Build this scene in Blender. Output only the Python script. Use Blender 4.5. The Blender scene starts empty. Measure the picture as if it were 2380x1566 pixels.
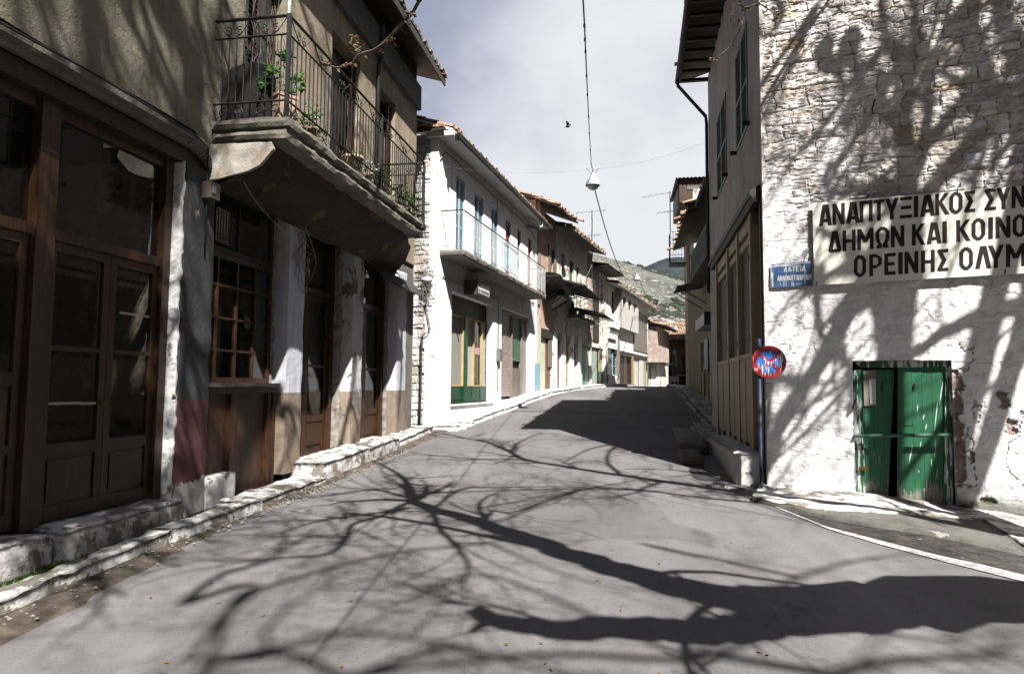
import bpy, math, random
import numpy as np
from mathutils import Vector, Matrix, noise as mnoise
random.seed(7); RNG = np.random.default_rng(11)
SC = bpy.context.scene
COL = SC.collection

# ---------------------------------------------------------------- camera
PITCH, ROLL = math.radians(4.0), .008
CAM = np.array([0, 0, 1.6])
_fw = np.array([0, math.cos(PITCH), math.sin(PITCH)]); _rt = np.array([1., 0, 0]); _up = np.array([0, -math.sin(PITCH), math.cos(PITCH)])
CR = _rt * math.cos(ROLL) + _up * math.sin(ROLL); CU = _up * math.cos(ROLL) - _rt * math.sin(ROLL); CF = _fw
FPX, CX, CY = 1587., 1190., 783.
cam = bpy.data.cameras.new('camera'); cam.lens = 24.0; cam.sensor_width = 36; cam.clip_start = .05; cam.clip_end = 5000
camo = bpy.data.objects.new('camera', cam); COL.objects.link(camo)
camo.matrix_world = Matrix(((CR[0], CU[0], -CF[0], 0), (CR[1], CU[1], -CF[1], 0), (CR[2], CU[2], -CF[2], 1.6), (0, 0, 0, 1)))
SC.camera = camo

# ---------------------------------------------------------------- sun
ELEV, HEAD = math.radians(50), math.radians(-20)        # heading in which the light travels, from +Y
SUN = np.array([math.sin(HEAD) * math.cos(ELEV), math.cos(HEAD) * math.cos(ELEV), -math.sin(ELEV)])
sl = bpy.data.lights.new('sun', 'SUN'); sl.energy = 5.0; sl.angle = math.radians(.55); sl.color = (1, .965, .91)
so = bpy.data.objects.new('sun', sl); COL.objects.link(so)
so.rotation_euler = Vector(SUN).to_track_quat('-Z', 'Y').to_euler(); so.location = (6, -12, 20)

# ---------------------------------------------------------------- view
SC.view_settings.view_transform = 'Standard'; SC.view_settings.look = 'None'
SC.view_settings.exposure = 1.9; SC.view_settings.gamma = 1; SC.view_settings.use_curve_mapping = False
SC.render.engine = 'CYCLES'
SC.cycles.max_bounces = 6; SC.cycles.diffuse_bounces = 1; SC.cycles.glossy_bounces = 3; SC.cycles.transparent_max_bounces = 8
SC.cycles.caustics_reflective = False; SC.cycles.caustics_refractive = False
SC.cycles.use_denoising = True

# ---------------------------------------------------------------- node helper
class NT:
    def __init__(s, nt): s.nt = nt
    def n(s, t, **k):
        x = s.nt.nodes.new('ShaderNode' + t)
        for a, b in k.items(): setattr(x, a, b)
        return x
    def set(s, inp, v):
        if isinstance(v, bpy.types.NodeSocket): s.nt.links.new(v, inp)
        elif isinstance(v, (tuple, list)) and inp.type == 'RGBA' and len(v) == 3: inp.default_value = (*v, 1)
        else: inp.default_value = v
    def pos(s): return s.n('NewGeometry').outputs['Position']
    def uv(s): return s.n('UVMap').outputs[0]
    def map(s, vec, sc=(1, 1, 1), loc=(0, 0, 0), rot=(0, 0, 0)):
        m = s.n('Mapping'); s.set(m.inputs[0], vec); m.inputs['Scale'].default_value = sc; m.inputs['Location'].default_value = loc; m.inputs['Rotation'].default_value = rot
        return m.outputs[0]
    def noise(s, vec, scale, detail=4, rough=.55, dist=0):
        x = s.n('TexNoise'); s.set(x.inputs['Vector'], vec); x.inputs['Scale'].default_value = scale; x.inputs['Detail'].default_value = detail
        x.inputs['Roughness'].default_value = rough; x.inputs['Distortion'].default_value = dist
        return x.outputs[0]
    def voro(s, vec, scale, feature='F1', out=0):
        x = s.n('TexVoronoi', feature=feature); s.set(x.inputs['Vector'], vec); x.inputs['Scale'].default_value = scale
        return x.outputs[out]
    def ramp(s, f, a, b, lo=0., hi=1.):
        x = s.n('MapRange', interpolation_type='SMOOTHSTEP'); s.set(x.inputs[0], f)
        x.inputs[1].default_value = a; x.inputs[2].default_value = b; x.inputs[3].default_value = lo; x.inputs[4].default_value = hi
        return x.outputs[0]
    def m(s, op, a, b=0., c=0.):
        x = s.n('Math', operation=op); s.set(x.inputs[0], a); s.set(x.inputs[1], b); s.set(x.inputs[2], c); return x.outputs[0]
    def mix(s, f, a, b, bt='MIX'):
        x = s.n('Mix', data_type='RGBA', blend_type=bt); s.set(x.inputs[0], f); s.set(x.inputs[6], a); s.set(x.inputs[7], b); return x.outputs[2]
    def xyz(s, v):
        x = s.n('SeparateXYZ'); s.set(x.inputs[0], v); return x.outputs
    def bump(s, h, st=.5, d=.02):
        x = s.n('Bump'); s.set(x.inputs['Height'], h); x.inputs['Strength'].default_value = st; x.inputs['Distance'].default_value = d; return x.outputs[0]

# ---------------------------------------------------------------- sky: a bank of cloud ahead, darkened out of view to cut fill light
W_ = bpy.data.worlds.new('World'); SC.world = W_; W_.use_nodes = True
t = NT(W_.node_tree); W_.node_tree.nodes.clear()
sk = t.n('TexSky', sky_type='NISHITA'); sk.sun_disc = False; sk.sun_elevation = ELEV; sk.sun_rotation = math.radians(160)
dirv = t.n('TexCoord').outputs['Generated']
dx, dy, dz = t.xyz(dirv)
cl = t.noise(t.map(dirv, (1.5, 1., 2.2), (.35, 0, .1)), 1.15, 5, .48, .15)
fine = t.noise(t.map(dirv, (1, 1, 1.6)), 4., 5, .55)
v = t.m('ADD', t.m('MULTIPLY', cl, .82), t.m('MULTIPLY', fine, .18))
v = t.m('ADD', v, t.m('SUBTRACT', t.m('MULTIPLY', dx, .34), t.m('MULTIPLY', t.m('ABSOLUTE', t.m('SUBTRACT', dz, .16)), .22)))
ccol = t.mix(t.ramp(v, .36, .60), (.090, .102, .136), (.222, .228, .240))
over = t.ramp(t.m('ADD', dz, t.m('MULTIPLY', cl, .25)), .62, .95, 1., .16)                       # cloud overhead, out of view, added dark to deepen the shade
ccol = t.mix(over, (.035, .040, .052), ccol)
# clear sky only round the sun; beyond the view, added cloud dims the fill
sd = t.n('VectorMath', operation='DOT_PRODUCT'); t.set(sd.inputs[0], dirv); sd.inputs[1].default_value = tuple(-SUN)
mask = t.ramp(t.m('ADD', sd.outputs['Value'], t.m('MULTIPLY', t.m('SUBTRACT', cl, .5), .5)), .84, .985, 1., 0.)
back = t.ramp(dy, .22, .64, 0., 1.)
ccol = t.mix(back, (.022, .025, .032), ccol)  # sides and rear of the sky darkened to cut light in the shade
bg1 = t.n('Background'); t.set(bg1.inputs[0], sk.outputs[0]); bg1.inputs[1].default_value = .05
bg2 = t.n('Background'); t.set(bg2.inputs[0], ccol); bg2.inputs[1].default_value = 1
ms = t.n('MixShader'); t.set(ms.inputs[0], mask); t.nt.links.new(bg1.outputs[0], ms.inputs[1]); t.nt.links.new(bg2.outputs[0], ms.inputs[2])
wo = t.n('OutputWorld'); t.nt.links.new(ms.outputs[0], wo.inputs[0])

# ---------------------------------------------------------------- geometry helpers
K = 4096 / 2380.
def zm(x0, y0, sc): return lambda x, y: ((x0 + x / sc) / K, (y0 + y / sc) / K)
def ray(u, v): return CF + CR * (u - CX) / FPX - CU * (v - CY) / FPX
class Fac:
    """a facade: o origin, d along, n outwards"""
    def __init__(s, o, deg, flip=False):
        a = math.radians(deg); s.o = np.array([o[0], o[1], 0.]); s.d = np.array([math.sin(a), math.cos(a), 0]); s.n = np.array([math.cos(a), -math.sin(a), 0]) * (-1 if flip else 1)
    def P(s, a, o, z): return s.o + s.d * a + s.n * o + np.array([0, 0, z])
    def px(s, uv, o=0.):
        r = ray(*uv); q = s.o + s.n * o; k = ((q - CAM) @ s.n) / (r @ s.n); P = CAM + r * k - s.o
        return float(P @ s.d), float(P[2])
    def rect(s, cv, x0, yt, yb, x1, o=0.):
        a, zt = s.px(cv(x0, yt), o); _, zb = s.px(cv(x0, yb), o); b, _ = s.px(cv(x1, (yt + yb) / 2), o)
        return (a, b, zb, zt)
dp = lambda u, v: (u, v)
WF = Fac((0, 0), 90)                                    # world frame: s = x
_HY = [-30, 0, 4, 6, 8, 10, 12, 14, 17, 22, 27, 33, 40, 46, 60, 80, 120, 400]
_HZ = [-.6, -.22, -.15, 0, .06, .1, .2, .3, .48, .85, 1.22, 1.48, 1.58, 1.5, .9, -.6, -4, -4]
_dense = np.linspace(-30, 400, 1721); _dz = np.interp(_dense, _HY, _HZ)
_k = np.hanning(13); _k /= _k.sum(); _dz2 = np.convolve(np.pad(_dz, 6, 'edge'), _k, 'valid')
def H(x, y):
    z = np.interp(y, _dense, _dz2)
    return z - .085 * np.clip(x - 4.3, 0, 6) * np.clip((13 - y) / 4, 0, 1)
def G(u, v, dz=0.):
    """pixel to ground point"""
    r = ray(u, v); z = 0.
    for _ in range(40):
        k = (z + dz - 1.6) / r[2]; P = CAM + r * k; z = .6 * z + .4 * float(H(P[0], P[1]))
    return P

WL = {}
class MB:
    def __init__(s, F=WF): s.v = []; s.f = []; s.F = F; s.tint = None
    def add(s, vs, fs):
        b = len(s.v); s.v += [tuple(map(float, p)) for p in vs]; s.f += [tuple(i + b for i in q) for q in fs]
    def box(s, a0, a1, o0, o1, z0, z1, jit=0.):
        P = s.F.P; j = lambda: random.uniform(-jit, jit) if jit else 0
        vs = [P(a + j(), o + j(), z + j()) for a in (a0, a1) for o in (o0, o1) for z in (z0, z1)]
        s.add(vs, [(0, 1, 3, 2), (4, 6, 7, 5), (0, 4, 5, 1), (2, 3, 7, 6), (0, 2, 6, 4), (1, 5, 7, 3)])
    def quad(s, a, b, c, d): s.add([a, b, c, d], [(0, 1, 2, 3)])
    def prism(s, pts, o0, o1):
        """(s,z) outline extruded from o0 to o1"""
        n = len(pts); vs = [s.F.P(a, o0, z) for a, z in pts] + [s.F.P(a, o1, z) for a, z in pts]
        s.add(vs, [tuple(range(n)), tuple(range(2 * n - 1, n - 1, -1))] + [(i, (i + 1) % n, n + (i + 1) % n, n + i) for i in range(n)])
    def sweep(s, prof, s0, s1, cap=True):
        """(o,z) profile extruded along s"""
        n = len(prof); vs = [s.F.P(s0, o, z) for o, z in prof] + [s.F.P(s1, o, z) for o, z in prof]
        fs = [(i, (i + 1) % n, n + (i + 1) % n, n + i) for i in range(n)]
        if cap: fs += [tuple(range(n)), tuple(range(2 * n - 1, n - 1, -1))]
        s.add(vs, fs)
    def tube(s, pts, r, k=6, cap=True):
        pts = [np.array(p, float) for p in pts]; n = len(pts)
        rs = r if hasattr(r, '__len__') else [r] * n
        vs = []; up = None
        for i in range(n):
            tdir = pts[min(i + 1, n - 1)] - pts[max(i - 1, 0)]; L = np.linalg.norm(tdir); tdir = tdir / L if L > 1e-9 else np.array([0, 0, 1.])
            if up is None: up = np.array([0, 0, 1.]) if abs(tdir[2]) < .9 else np.array([1., 0, 0])
            a = np.cross(tdir, up); a /= (np.linalg.norm(a) + 1e-9); b = np.cross(a, tdir); up = b
            for q in range(k):
                th = 2 * math.pi * q / k; vs.append(pts[i] + (a * math.cos(th) + b * math.sin(th)) * rs[i])
        fs = [(i * k + q, i * k + (q + 1) % k, (i + 1) * k + (q + 1) % k, (i + 1) * k + q) for i in range(n - 1) for q in range(k)]
        if cap: fs += [tuple(range(k)), tuple(range((n - 1) * k, n * k))]
        s.add(vs, fs)
    def lathe(s, c, prof, k=16, axis=None):
        """(r,h) profile round a vertical axis at c"""
        vs = [(c[0] + r * math.cos(2 * math.pi * q / k), c[1] + r * math.sin(2 * math.pi * q / k), c[2] + h) for r, h in prof for q in range(k)]
        fs = [(i * k + q, i * k + (q + 1) % k, (i + 1) * k + (q + 1) % k, (i + 1) * k + q) for i in range(len(prof) - 1) for q in range(k)]
        s.add(vs, fs)
    def rough(s, a0, a1, o0, o1, z0, z1, res=.08, amp=.02, fr=4., rnd=.0, warp=None):
        """subdivided box with a lumpy surface and worn edges"""
        na, no, nz = [max(1, int(math.ceil((q1 - q0) / res))) for q0, q1 in ((a0, a1), (o0, o1), (z0, z1))]
        idx = {}; vs = []; fs = []
        ca, co, cz = (a0 + a1) / 2, (o0 + o1) / 2, (z0 + z1) / 2
        def vert(i, j, k):
            if (i, j, k) in idx: return idx[(i, j, k)]
            a = a0 + (a1 - a0) * i / na; o = o0 + (o1 - o0) * j / no; z = z0 + (z1 - z0) * k / nz
            ne = (i in (0, na)) + (j in (0, no)) + (k in (0, nz))
            if rnd and ne >= 2:
                q = rnd * (.6 + .8 * mnoise.noise(Vector((a * 3, o * 3, z * 3 + 9))))
                if i in (0, na): a += q * (1 if i == 0 else -1)
                if j in (0, no): o += q * (1 if j == 0 else -1)
                if k in (0, nz): z += q * (1 if k == 0 else -1)
            p = s.F.P(a, o, z); d = mnoise.noise_vector(Vector(p) * fr) * .65 + mnoise.noise_vector(Vector(p) * fr * 2.7) * .35
            p = p + np.array(d) * amp
            if warp is not None: p = p + warp(a, o, z)
            idx[(i, j, k)] = len(vs); vs.append(p); return len(vs) - 1
        def face(fn, n1, n2):
            for p in range(n1):
                for q in range(n2): fs.append((fn(p, q), fn(p + 1, q), fn(p + 1, q + 1), fn(p, q + 1)))
        for k in (0, nz): face(lambda p, q: vert(p, q, k), na, no)
        for j in (0, no): face(lambda p, q: vert(p, j, q), na, nz)
        for i in (0, na): face(lambda p, q: vert(i, p, q), no, nz)
        s.add(vs, fs)
    def build(s, name, mat, parent=None, smooth=False, base=None, **tags):
        V = np.array(s.v, float).reshape(-1, 3)
        if parent is not None: b = WL[parent.name]
        elif base is not None: b = np.array(base, float)
        else: b = np.array([V[:, 0].mean(), V[:, 1].mean(), V[:, 2].min()])
        me = bpy.data.meshes.new(name); me.from_pydata((V - b).tolist(), [], s.f); me.update()
        F = s.F; n = len(me.loops)
        li = np.zeros(n, np.int32); me.loops.foreach_get('vertex_index', li)
        fn = np.zeros(len(me.polygons) * 3); me.polygons.foreach_get('normal', fn); fn = fn.reshape(-1, 3)
        lt = np.zeros(len(me.polygons), np.int32); me.polygons.foreach_get('loop_total', lt)
        ln = np.repeat(fn, lt, 0); L = V[li] - F.o; a, o, z = L @ F.d, L @ F.n, L[:, 2]
        ka, ko, kz = abs(ln @ F.d), abs(ln @ F.n), abs(ln[:, 2])
        U = np.where((ka > ko) & (ka > kz), o, a); Vv = np.where((kz >= ka) & (kz >= ko), o, z)
        uv = me.uv_layers.new(name='UVMap'); uv.data.foreach_set('uv', np.stack([U, Vv], 1).ravel().astype(np.float32))
        if s.tint is not None:
            at = me.attributes.new('tint', 'FLOAT_COLOR', 'POINT'); c = np.ones((len(V), 4), np.float32); c[:, :3] = s.tint; at.data.foreach_set('color', c.ravel())
        if smooth: me.polygons.foreach_set('use_smooth', np.ones(len(me.polygons), bool))
        me.materials.append(mat)
        ob = bpy.data.objects.new(name, me); COL.objects.link(ob)
        WL[ob.name] = b
        if parent is not None: ob.parent = parent
        else: ob.location = b
        for k_, v_ in tags.items(): ob[k_] = v_
        return ob
def thing(name, base, label, category, group=None):
    o = bpy.data.objects.new(name, None); COL.objects.link(o); o.location = base; o.empty_display_size = .2
    o['label'] = label; o['category'] = category
    if group: o['group'] = group
    WL[o.name] = np.array(base, float); return o
def copy_tree(o, loc, label=None, parent=None):
    c = o.copy(); COL.objects.link(c)
    if parent is None:
        c.location = loc; WL[c.name] = np.array(loc, float)
        if label: c['label'] = label
    else: c.parent = parent
    for ch in list(o.children): copy_tree(ch, None, None, c)
    return c

# value noise on numpy arrays
def vnoise(x, y, seed=0, octaves=4, rough=.5):
    tot = np.zeros_like(x, float); amp = 1.; nrm = 0
    for k in range(octaves):
        g = np.random.default_rng(seed + k).random((64, 64)); xi = np.floor(x).astype(int); yi = np.floor(y).astype(int); fx = x - xi; fy = y - yi
        fx = fx * fx * (3 - 2 * fx); fy = fy * fy * (3 - 2 * fy); q = lambda a, b: g[a % 64, b % 64]
        tot += amp * ((q(xi, yi) * (1 - fx) + q(xi + 1, yi) * fx) * (1 - fy) + (q(xi, yi + 1) * (1 - fx) + q(xi + 1, yi + 1) * fx) * fy)
        nrm += amp; amp *= rough; x = x * 2.03 + 11.3; y = y * 2.03 + 5.7
    return tot / nrm
def stones(S, Z, hmin, hmax, wmin, wmax, seed, joint=.02, warp=.03):
    """random rubble courses: returns relief 0..1, stone id value 0..1"""
    r = np.random.default_rng(seed)
    S = S + (vnoise(S * 5, Z * 5, seed + 5, 3) - .5) * warp * 2; Z = Z + (vnoise(S * 2.5 + 7, Z * 4, seed + 9, 3) - .5) * warp * 2
    zs = [float(Z.min()) - .3]
    while zs[-1] < Z.max() + .3: zs.append(zs[-1] + r.uniform(hmin, hmax))
    zs = np.array(zs); row = np.clip(np.searchsorted(zs, Z) - 1, 0, len(zs) - 2)
    rel = np.zeros_like(S); idv = np.zeros_like(S)
    for k in range(len(zs) - 1):
        mk = row == k
        if not mk.any(): continue
        e = [float(S.min()) - .6 - r.uniform(0, .4)]; h = zs[k + 1] - zs[k]
        while e[-1] < S.max() + .6: e.append(e[-1] + r.uniform(wmin, wmax) * (h / hmax * .5 + .5))
        e = np.array(e); c = np.clip(np.searchsorted(e, S[mk]) - 1, 0, len(e) - 2); s_, z_ = S[mk], Z[mk]
        d = np.minimum(np.minimum(s_ - e[c], e[c + 1] - s_), np.minimum(z_ - zs[k], zs[k + 1] - z_))
        rv = r.random(len(e)); tl = r.normal(0, .35, len(e)); t2 = r.normal(0, .35, len(e))
        q = np.clip(d / joint, 0, 1); q = q * (2 - q)
        rel[mk] = q * (.55 + .45 * rv[c] + tl[c] * (z_ - zs[k]) + t2[c] * (s_ - e[c])); idv[mk] = rv[c]
    return rel, idv
# ---------------------------------------------------------------- materials
MATS = {}
AL = .52                                                # overall albedo level of this weathered street
def newmat(name):
    m = bpy.data.materials.new(name); m.use_nodes = True; nt = m.node_tree; nt.nodes.clear(); t = NT(nt)
    p = t.n('BsdfPrincipled'); o = t.n('OutputMaterial'); nt.links.new(p.outputs[0], o.inputs[0]); MATS[name] = m
    return m, t, p, o
def fin(t, p, col, rough=.8, bump=None, metal=0., spec=.3):
    t.set(p.inputs['Base Color'], t.mix(1., col, (AL, AL, AL), 'MULTIPLY')); t.set(p.inputs['Roughness'], rough); t.set(p.inputs['Metallic'], metal); p.inputs['Specular IOR Level'].default_value = spec
    if bump is not None: t.set(p.inputs['Normal'], bump)
def plaster(name, c1, c2, stain=None, st_amt=.5, peel=None, pth=.62, bump=.5, sc=1.0, fine=60., streak=True, rough=.9):
    m, t, p, o = newmat(name); P = t.pos()
    a = t.noise(t.map(P, (sc, sc, sc)), 1.3, 6, .6); col = t.mix(t.ramp(a, .35, .65), c1, c2)
    f = t.noise(P, fine, 3, .6); f2 = t.noise(P, 9., 5, .6)
    col = t.mix(t.ramp(f2, .3, .75, 0, .28), col, tuple(x * .62 for x in c1))
    if stain:
        q = t.noise(t.map(P, (3.2, 3.2, .35) if streak else (1.1, 1.1, 1.1), (3, 1, 2)), 1.6, 6, .65)
        col = t.mix(t.ramp(q, .5, .72, 0, st_amt), col, stain)
    h = t.m('ADD', t.m('MULTIPLY', f, .35), t.m('MULTIPLY', f2, 1.))
    if peel:
        q = t.noise(P, 1.7 * sc, 7, .62, .3); k = t.ramp(q, pth, pth + .012)
        pc = t.mix(t.noise(P, 14, 4), tuple(x * .55 for x in peel), tuple(min(1, x * 1.35) for x in peel)); col = t.mix(k, col, pc)
        h = t.m('SUBTRACT', h, t.m('MULTIPLY', k, .9))
    fin(t, p, col, rough, t.bump(h, bump, .02)); return m
def wood(name, c1, c2, board=0., worn=None, wth=.6, rough=.6, bump=.35, spec=.35, wz=None):
    """grain up the uv v axis, optional boards of a width, optional worn bare patches"""
    m, t, p, o = newmat(name); U = t.uv()
    g = t.noise(t.map(U, (26, 1.6, 1)), 1.0, 6, .65, .6); col = t.mix(t.ramp(g, .3, .72), c1, c2)
    big = t.noise(t.pos(), 2.3, 4); col = t.mix(t.ramp(big, .35, .75, 0, .45), col, tuple(x * .5 for x in c1)); h = t.m('MULTIPLY', g, .5)
    if board:
        fr = t.m('FRACT', t.m('DIVIDE', t.xyz(U)[0], board)); e = t.m('MINIMUM', fr, t.m('SUBTRACT', 1., fr)); k = t.ramp(e, 0., .05)
        idn = t.n('TexWhiteNoise', noise_dimensions='1D'); t.set(idn.inputs['W'], t.m('FLOOR', t.m('DIVIDE', t.xyz(U)[0], board)))
        col = t.mix(t.m('MULTIPLY', idn.outputs[0], .45), col, tuple(x * .6 for x in c2)); h = t.m('ADD', h, t.m('MULTIPLY', k, 1.6))
    if worn:
        w = t.noise(t.map(U, (22, 2.4, 1), (2, 7, 0)), 1., 7, .68); w2 = t.noise(t.pos(), 1.6, 4)
        ww = t.m('ADD', t.m('MULTIPLY', w, .7), t.m('MULTIPLY', w2, .3))
        if wz: ww = t.m('ADD', ww, t.ramp(t.xyz(t.pos())[2], wz[0], wz[1], wz[2], 0))
        col = t.mix(t.ramp(ww, wth, wth + .04), col, worn)
    if board: col = t.mix(t.ramp(e, .0, .035, .8, 0), col, (.01, .01, .008))
    fin(t, p, col, rough, t.bump(h, bump, .008), 0, spec); return m
def metal(name, c, rust=None, rth=.55, rough=.55, met=0., spec=.4):
    m, t, p, o = newmat(name); P = t.pos(); n = t.noise(P, 7, 6, .65); col = t.mix(t.ramp(n, .3, .7), c, tuple(x * .6 for x in c))
    if rust: col = t.mix(t.ramp(t.noise(P, 3.3, 7, .7), rth, rth + .1), col, rust)
    fin(t, p, col, rough, t.bump(t.noise(P, 30, 4), .15, .01), met, spec); return m
def flat(name, c, rough=.7, var=.25, sc=8., spec=.3, bump=.2):
    m, t, p, o = newmat(name); n = t.noise(t.pos(), sc, 5, .6); fin(t, p, t.mix(t.ramp(n, .3, .7, 0, var), c, tuple(x * .45 for x in c)), rough, t.bump(n, bump, .01), 0, spec); return m

# asphalt, sun-bleached, coarse chippings, worn lighter where the wheels run, old patches
m, t, p, o = newmat('asphalt'); P = t.pos()
big = t.noise(t.map(P, (.5, .22, 1)), 1.4, 6, .6, .3); sp = t.noise(P, 160, 2, .7); sp2 = t.noise(P, 42, 4, .65); med = t.noise(P, 3.1, 6, .65)
col = t.mix(t.ramp(big, .3, .7), (.138, .130, .138), (.205, .193, .199))
col = t.mix(t.ramp(med, .48, .72, 0, .5), col, (.115, .108, .11)); col = t.mix(t.ramp(t.noise(P, 14, 5, .7), .5, .72, 0, .4), col, (.10, .095, .096))
col = t.mix(t.ramp(sp, .54, .70, 0, .75), col, (.30, .285, .275)); col = t.mix(t.ramp(sp2, .56, .72, 0, .65), col, (.06, .058, .06))
x, y, z = t.xyz(P)
wh = t.noise(t.map(P, (.16, .9, 1)), 4, 5, .6)                       # long cracks and seams across
col = t.mix(t.ramp(t.m('ABSOLUTE', t.m('SUBTRACT', t.noise(t.map(P, (.35, .35, 1), (4, 2, 0)), 1.1, 5, .5), .5)), .0, .0025, .35, 0), col, (.07, .066, .066))
oil = t.noise(t.map(P, (.9, .5, 1), (9, 4, 0)), 1.9, 3, .5); col = t.mix(t.ramp(oil, .63, .74, 0, .55), col, (.06, .058, .06))
pk = t.noise(t.map(P, (.22, .16, 1), (7, 3, 0)), 1., 3, .4); col = t.mix(t.ramp(pk, .535, .54, 0, .34), col, (.085, .08, .085)); wt = t.noise(t.map(P, (1.1, .05, 1), (3, 8, 0)), 1., 4, .55); col = t.mix(t.ramp(wt, .52, .68, 0, .30), col, (.30, .285, .29)); bl = t.noise(t.map(P, (1, 1, 1), (11, 3, 0)), .8, 7, .72); col = t.mix(t.ramp(bl, .55, .70, 0, .45), col, (.085, .08, .084)); tr = t.m('ABSOLUTE', t.m('SUBTRACT', t.m('ADD', y, t.m('MULTIPLY', x, .12)), 21.2)); col = t.mix(t.ramp(tr, .28, .31, .4, 0), col, (.06, .057, .06))
leaf = t.voro(P, 2.2); col = t.mix(t.ramp(leaf, .02, .032, .75, 0), col, (.07, .045, .03))
fin(t, p, col, .85, t.bump(t.m('ADD', t.m('MULTIPLY', sp, .5), t.m('MULTIPLY', sp2, .8)), .5, .012), 0, .25)
# dirt of the gutters
m, t, p, o = newmat('dirt'); P = t.pos(); a = t.noise(P, 5, 8, .7); b = t.noise(P, 38, 4, .7)
col = t.mix(t.ramp(a, .3, .7), (.050, .038, .028), (.16, .13, .105)); col = t.mix(t.ramp(b, .6, .75), col, (.36, .31, .26)); col = t.mix(t.ramp(t.noise(P, 2.1, 5), .52, .68, 0, .7), col, (.05, .05, .028))
fin(t, p, col, .95, t.bump(t.m('ADD', a, t.m('MULTIPLY', b, .4)), .9, .05))
m, t, p, o = newmat('earth'); P = t.pos(); a = t.noise(P, .4, 8, .65); fin(t, p, t.mix(a, (.10, .09, .055), (.26, .23, .16)), .95)
# whitewash over stone: flakes off to grey stone and grime
def whitewash(name, w=(.70, .68, .66), stone=(.26, .235, .205), th=.57, grime=.5, sc=1.):
    m, t, p, o = newmat(name); P = t.pos(); a = t.noise(P, 3.4 * sc, 8, .66, .2); b = t.noise(P, 24, 5, .65)
    col = t.mix(t.ramp(t.noise(P, 1.2, 5), .3, .7), w, tuple(x * .84 for x in w)); col = t.mix(t.ramp(t.noise(P, 6.3, 7, .72), .5, .72, 0, grime), col, (.20, .18, .155))
    col = t.mix(t.ramp(a, th, th + .03), col, t.mix(b, tuple(x * .6 for x in stone), tuple(x * 1.4 for x in stone)))
    fin(t, p, col, .92, t.bump(t.m('ADD', a, t.m('MULTIPLY', b, .5)), .75, .035)); return m
whitewash('kerb_whitewash', (.84, .82, .80), th=.50, grime=1.); whitewash('clean_whitewash', (.98, .96, .95), th=.61, grime=.6)
# stone walls painted through a tint attribute
def tinted(name, bump=.5, sc=40.):
    m, t, p, o = newmat(name); P = t.pos(); at = t.n('Attribute', attribute_name='tint'); f = t.noise(P, sc, 5, .65); g = t.noise(P, 7, 6, .65)
    col = t.mix(t.ramp(g, .42, .72, 0, .38), at.outputs[0], (.33, .30, .27)); col = t.mix(t.ramp(f, .55, .8, 0, .3), col, (.25, .225, .2))
    fin(t, p, col, .93, t.bump(t.m('ADD', t.m('MULTIPLY', f, .5), g), bump, .02)); return m
tinted('tinted_stone')
plaster('tan_stucco', (.235, .208, .155), (.315, .28, .215), (.07, .062, .05), .6, bump=1.0, fine=75)
plaster('tan_smooth', (.34, .275, .195), (.43, .355, .26), (.10, .085, .065), .5, bump=.6, fine=60)
plaster('grey_band', (.10, .105, .115), (.15, .155, .165), (.05, .05, .055), .6, bump=.6)
plaster('white_plaster', (1.30, 1.30, 1.30), (1.2, 1.195, 1.19), (.6, .57, .53), .45, bump=.35)
plaster('shop_plaster', (1.12, 1.11, 1.10), (1.02, 1.005, .99), (.45, .42, .38), .5, bump=.5)
plaster('worn_white', (1.12, 1.10, 1.06), (1.0, .97, .91), (.42, .36, .29), .65, (.42, .33, .25), .60, bump=.6)
plaster('worn_pale', (.92, .87, .79), (.80, .74, .65), (.32, .27, .21), .7, (.34, .26, .19), .58, bump=.7)
plaster('pink_brick', (.52, .34, .25), (.60, .42, .32), (.30, .2, .15), .5, (.62, .55, .48), .6, bump=.9)
plaster('pink_rubble', (.46, .36, .31), (.56, .45, .40), (.26, .2, .17), .5, (.60, .52, .46), .56, bump=1.)
plaster('ochre', (.30, .20, .085), (.38, .26, .12), (.20, .13, .07), .6, bump=.5)
plaster('street_face', (.72, .67, .66), (.60, .54, .50), (.34, .25, .15), .75, bump=.7)
plaster('concrete', (.17, .155, .13), (.24, .22, .185), (.06, .05, .035), .7, (.30, .27, .22), .6, bump=1.0, streak=False)
plaster('concrete_dark', (.10, .095, .085), (.17, .16, .145), (.05, .045, .035), .7, (.34, .32, .29), .64, bump=1.0, streak=False)
plaster('concrete_under', (.20, .21, .19), (.27, .27, .245), (.24, .16, .09), .6, bump=.6, streak=False)
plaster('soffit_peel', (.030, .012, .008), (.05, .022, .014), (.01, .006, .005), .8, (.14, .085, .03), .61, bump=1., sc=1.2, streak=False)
plaster('cove_white', (.50, .47, .42), (.40, .37, .33), (.45, .29, .09), .7, (.25, .18, .12), .6, bump=.8, streak=False)
plaster('dark_room', (.005, .0045, .004), (.008, .007, .006), bump=.3)
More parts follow.
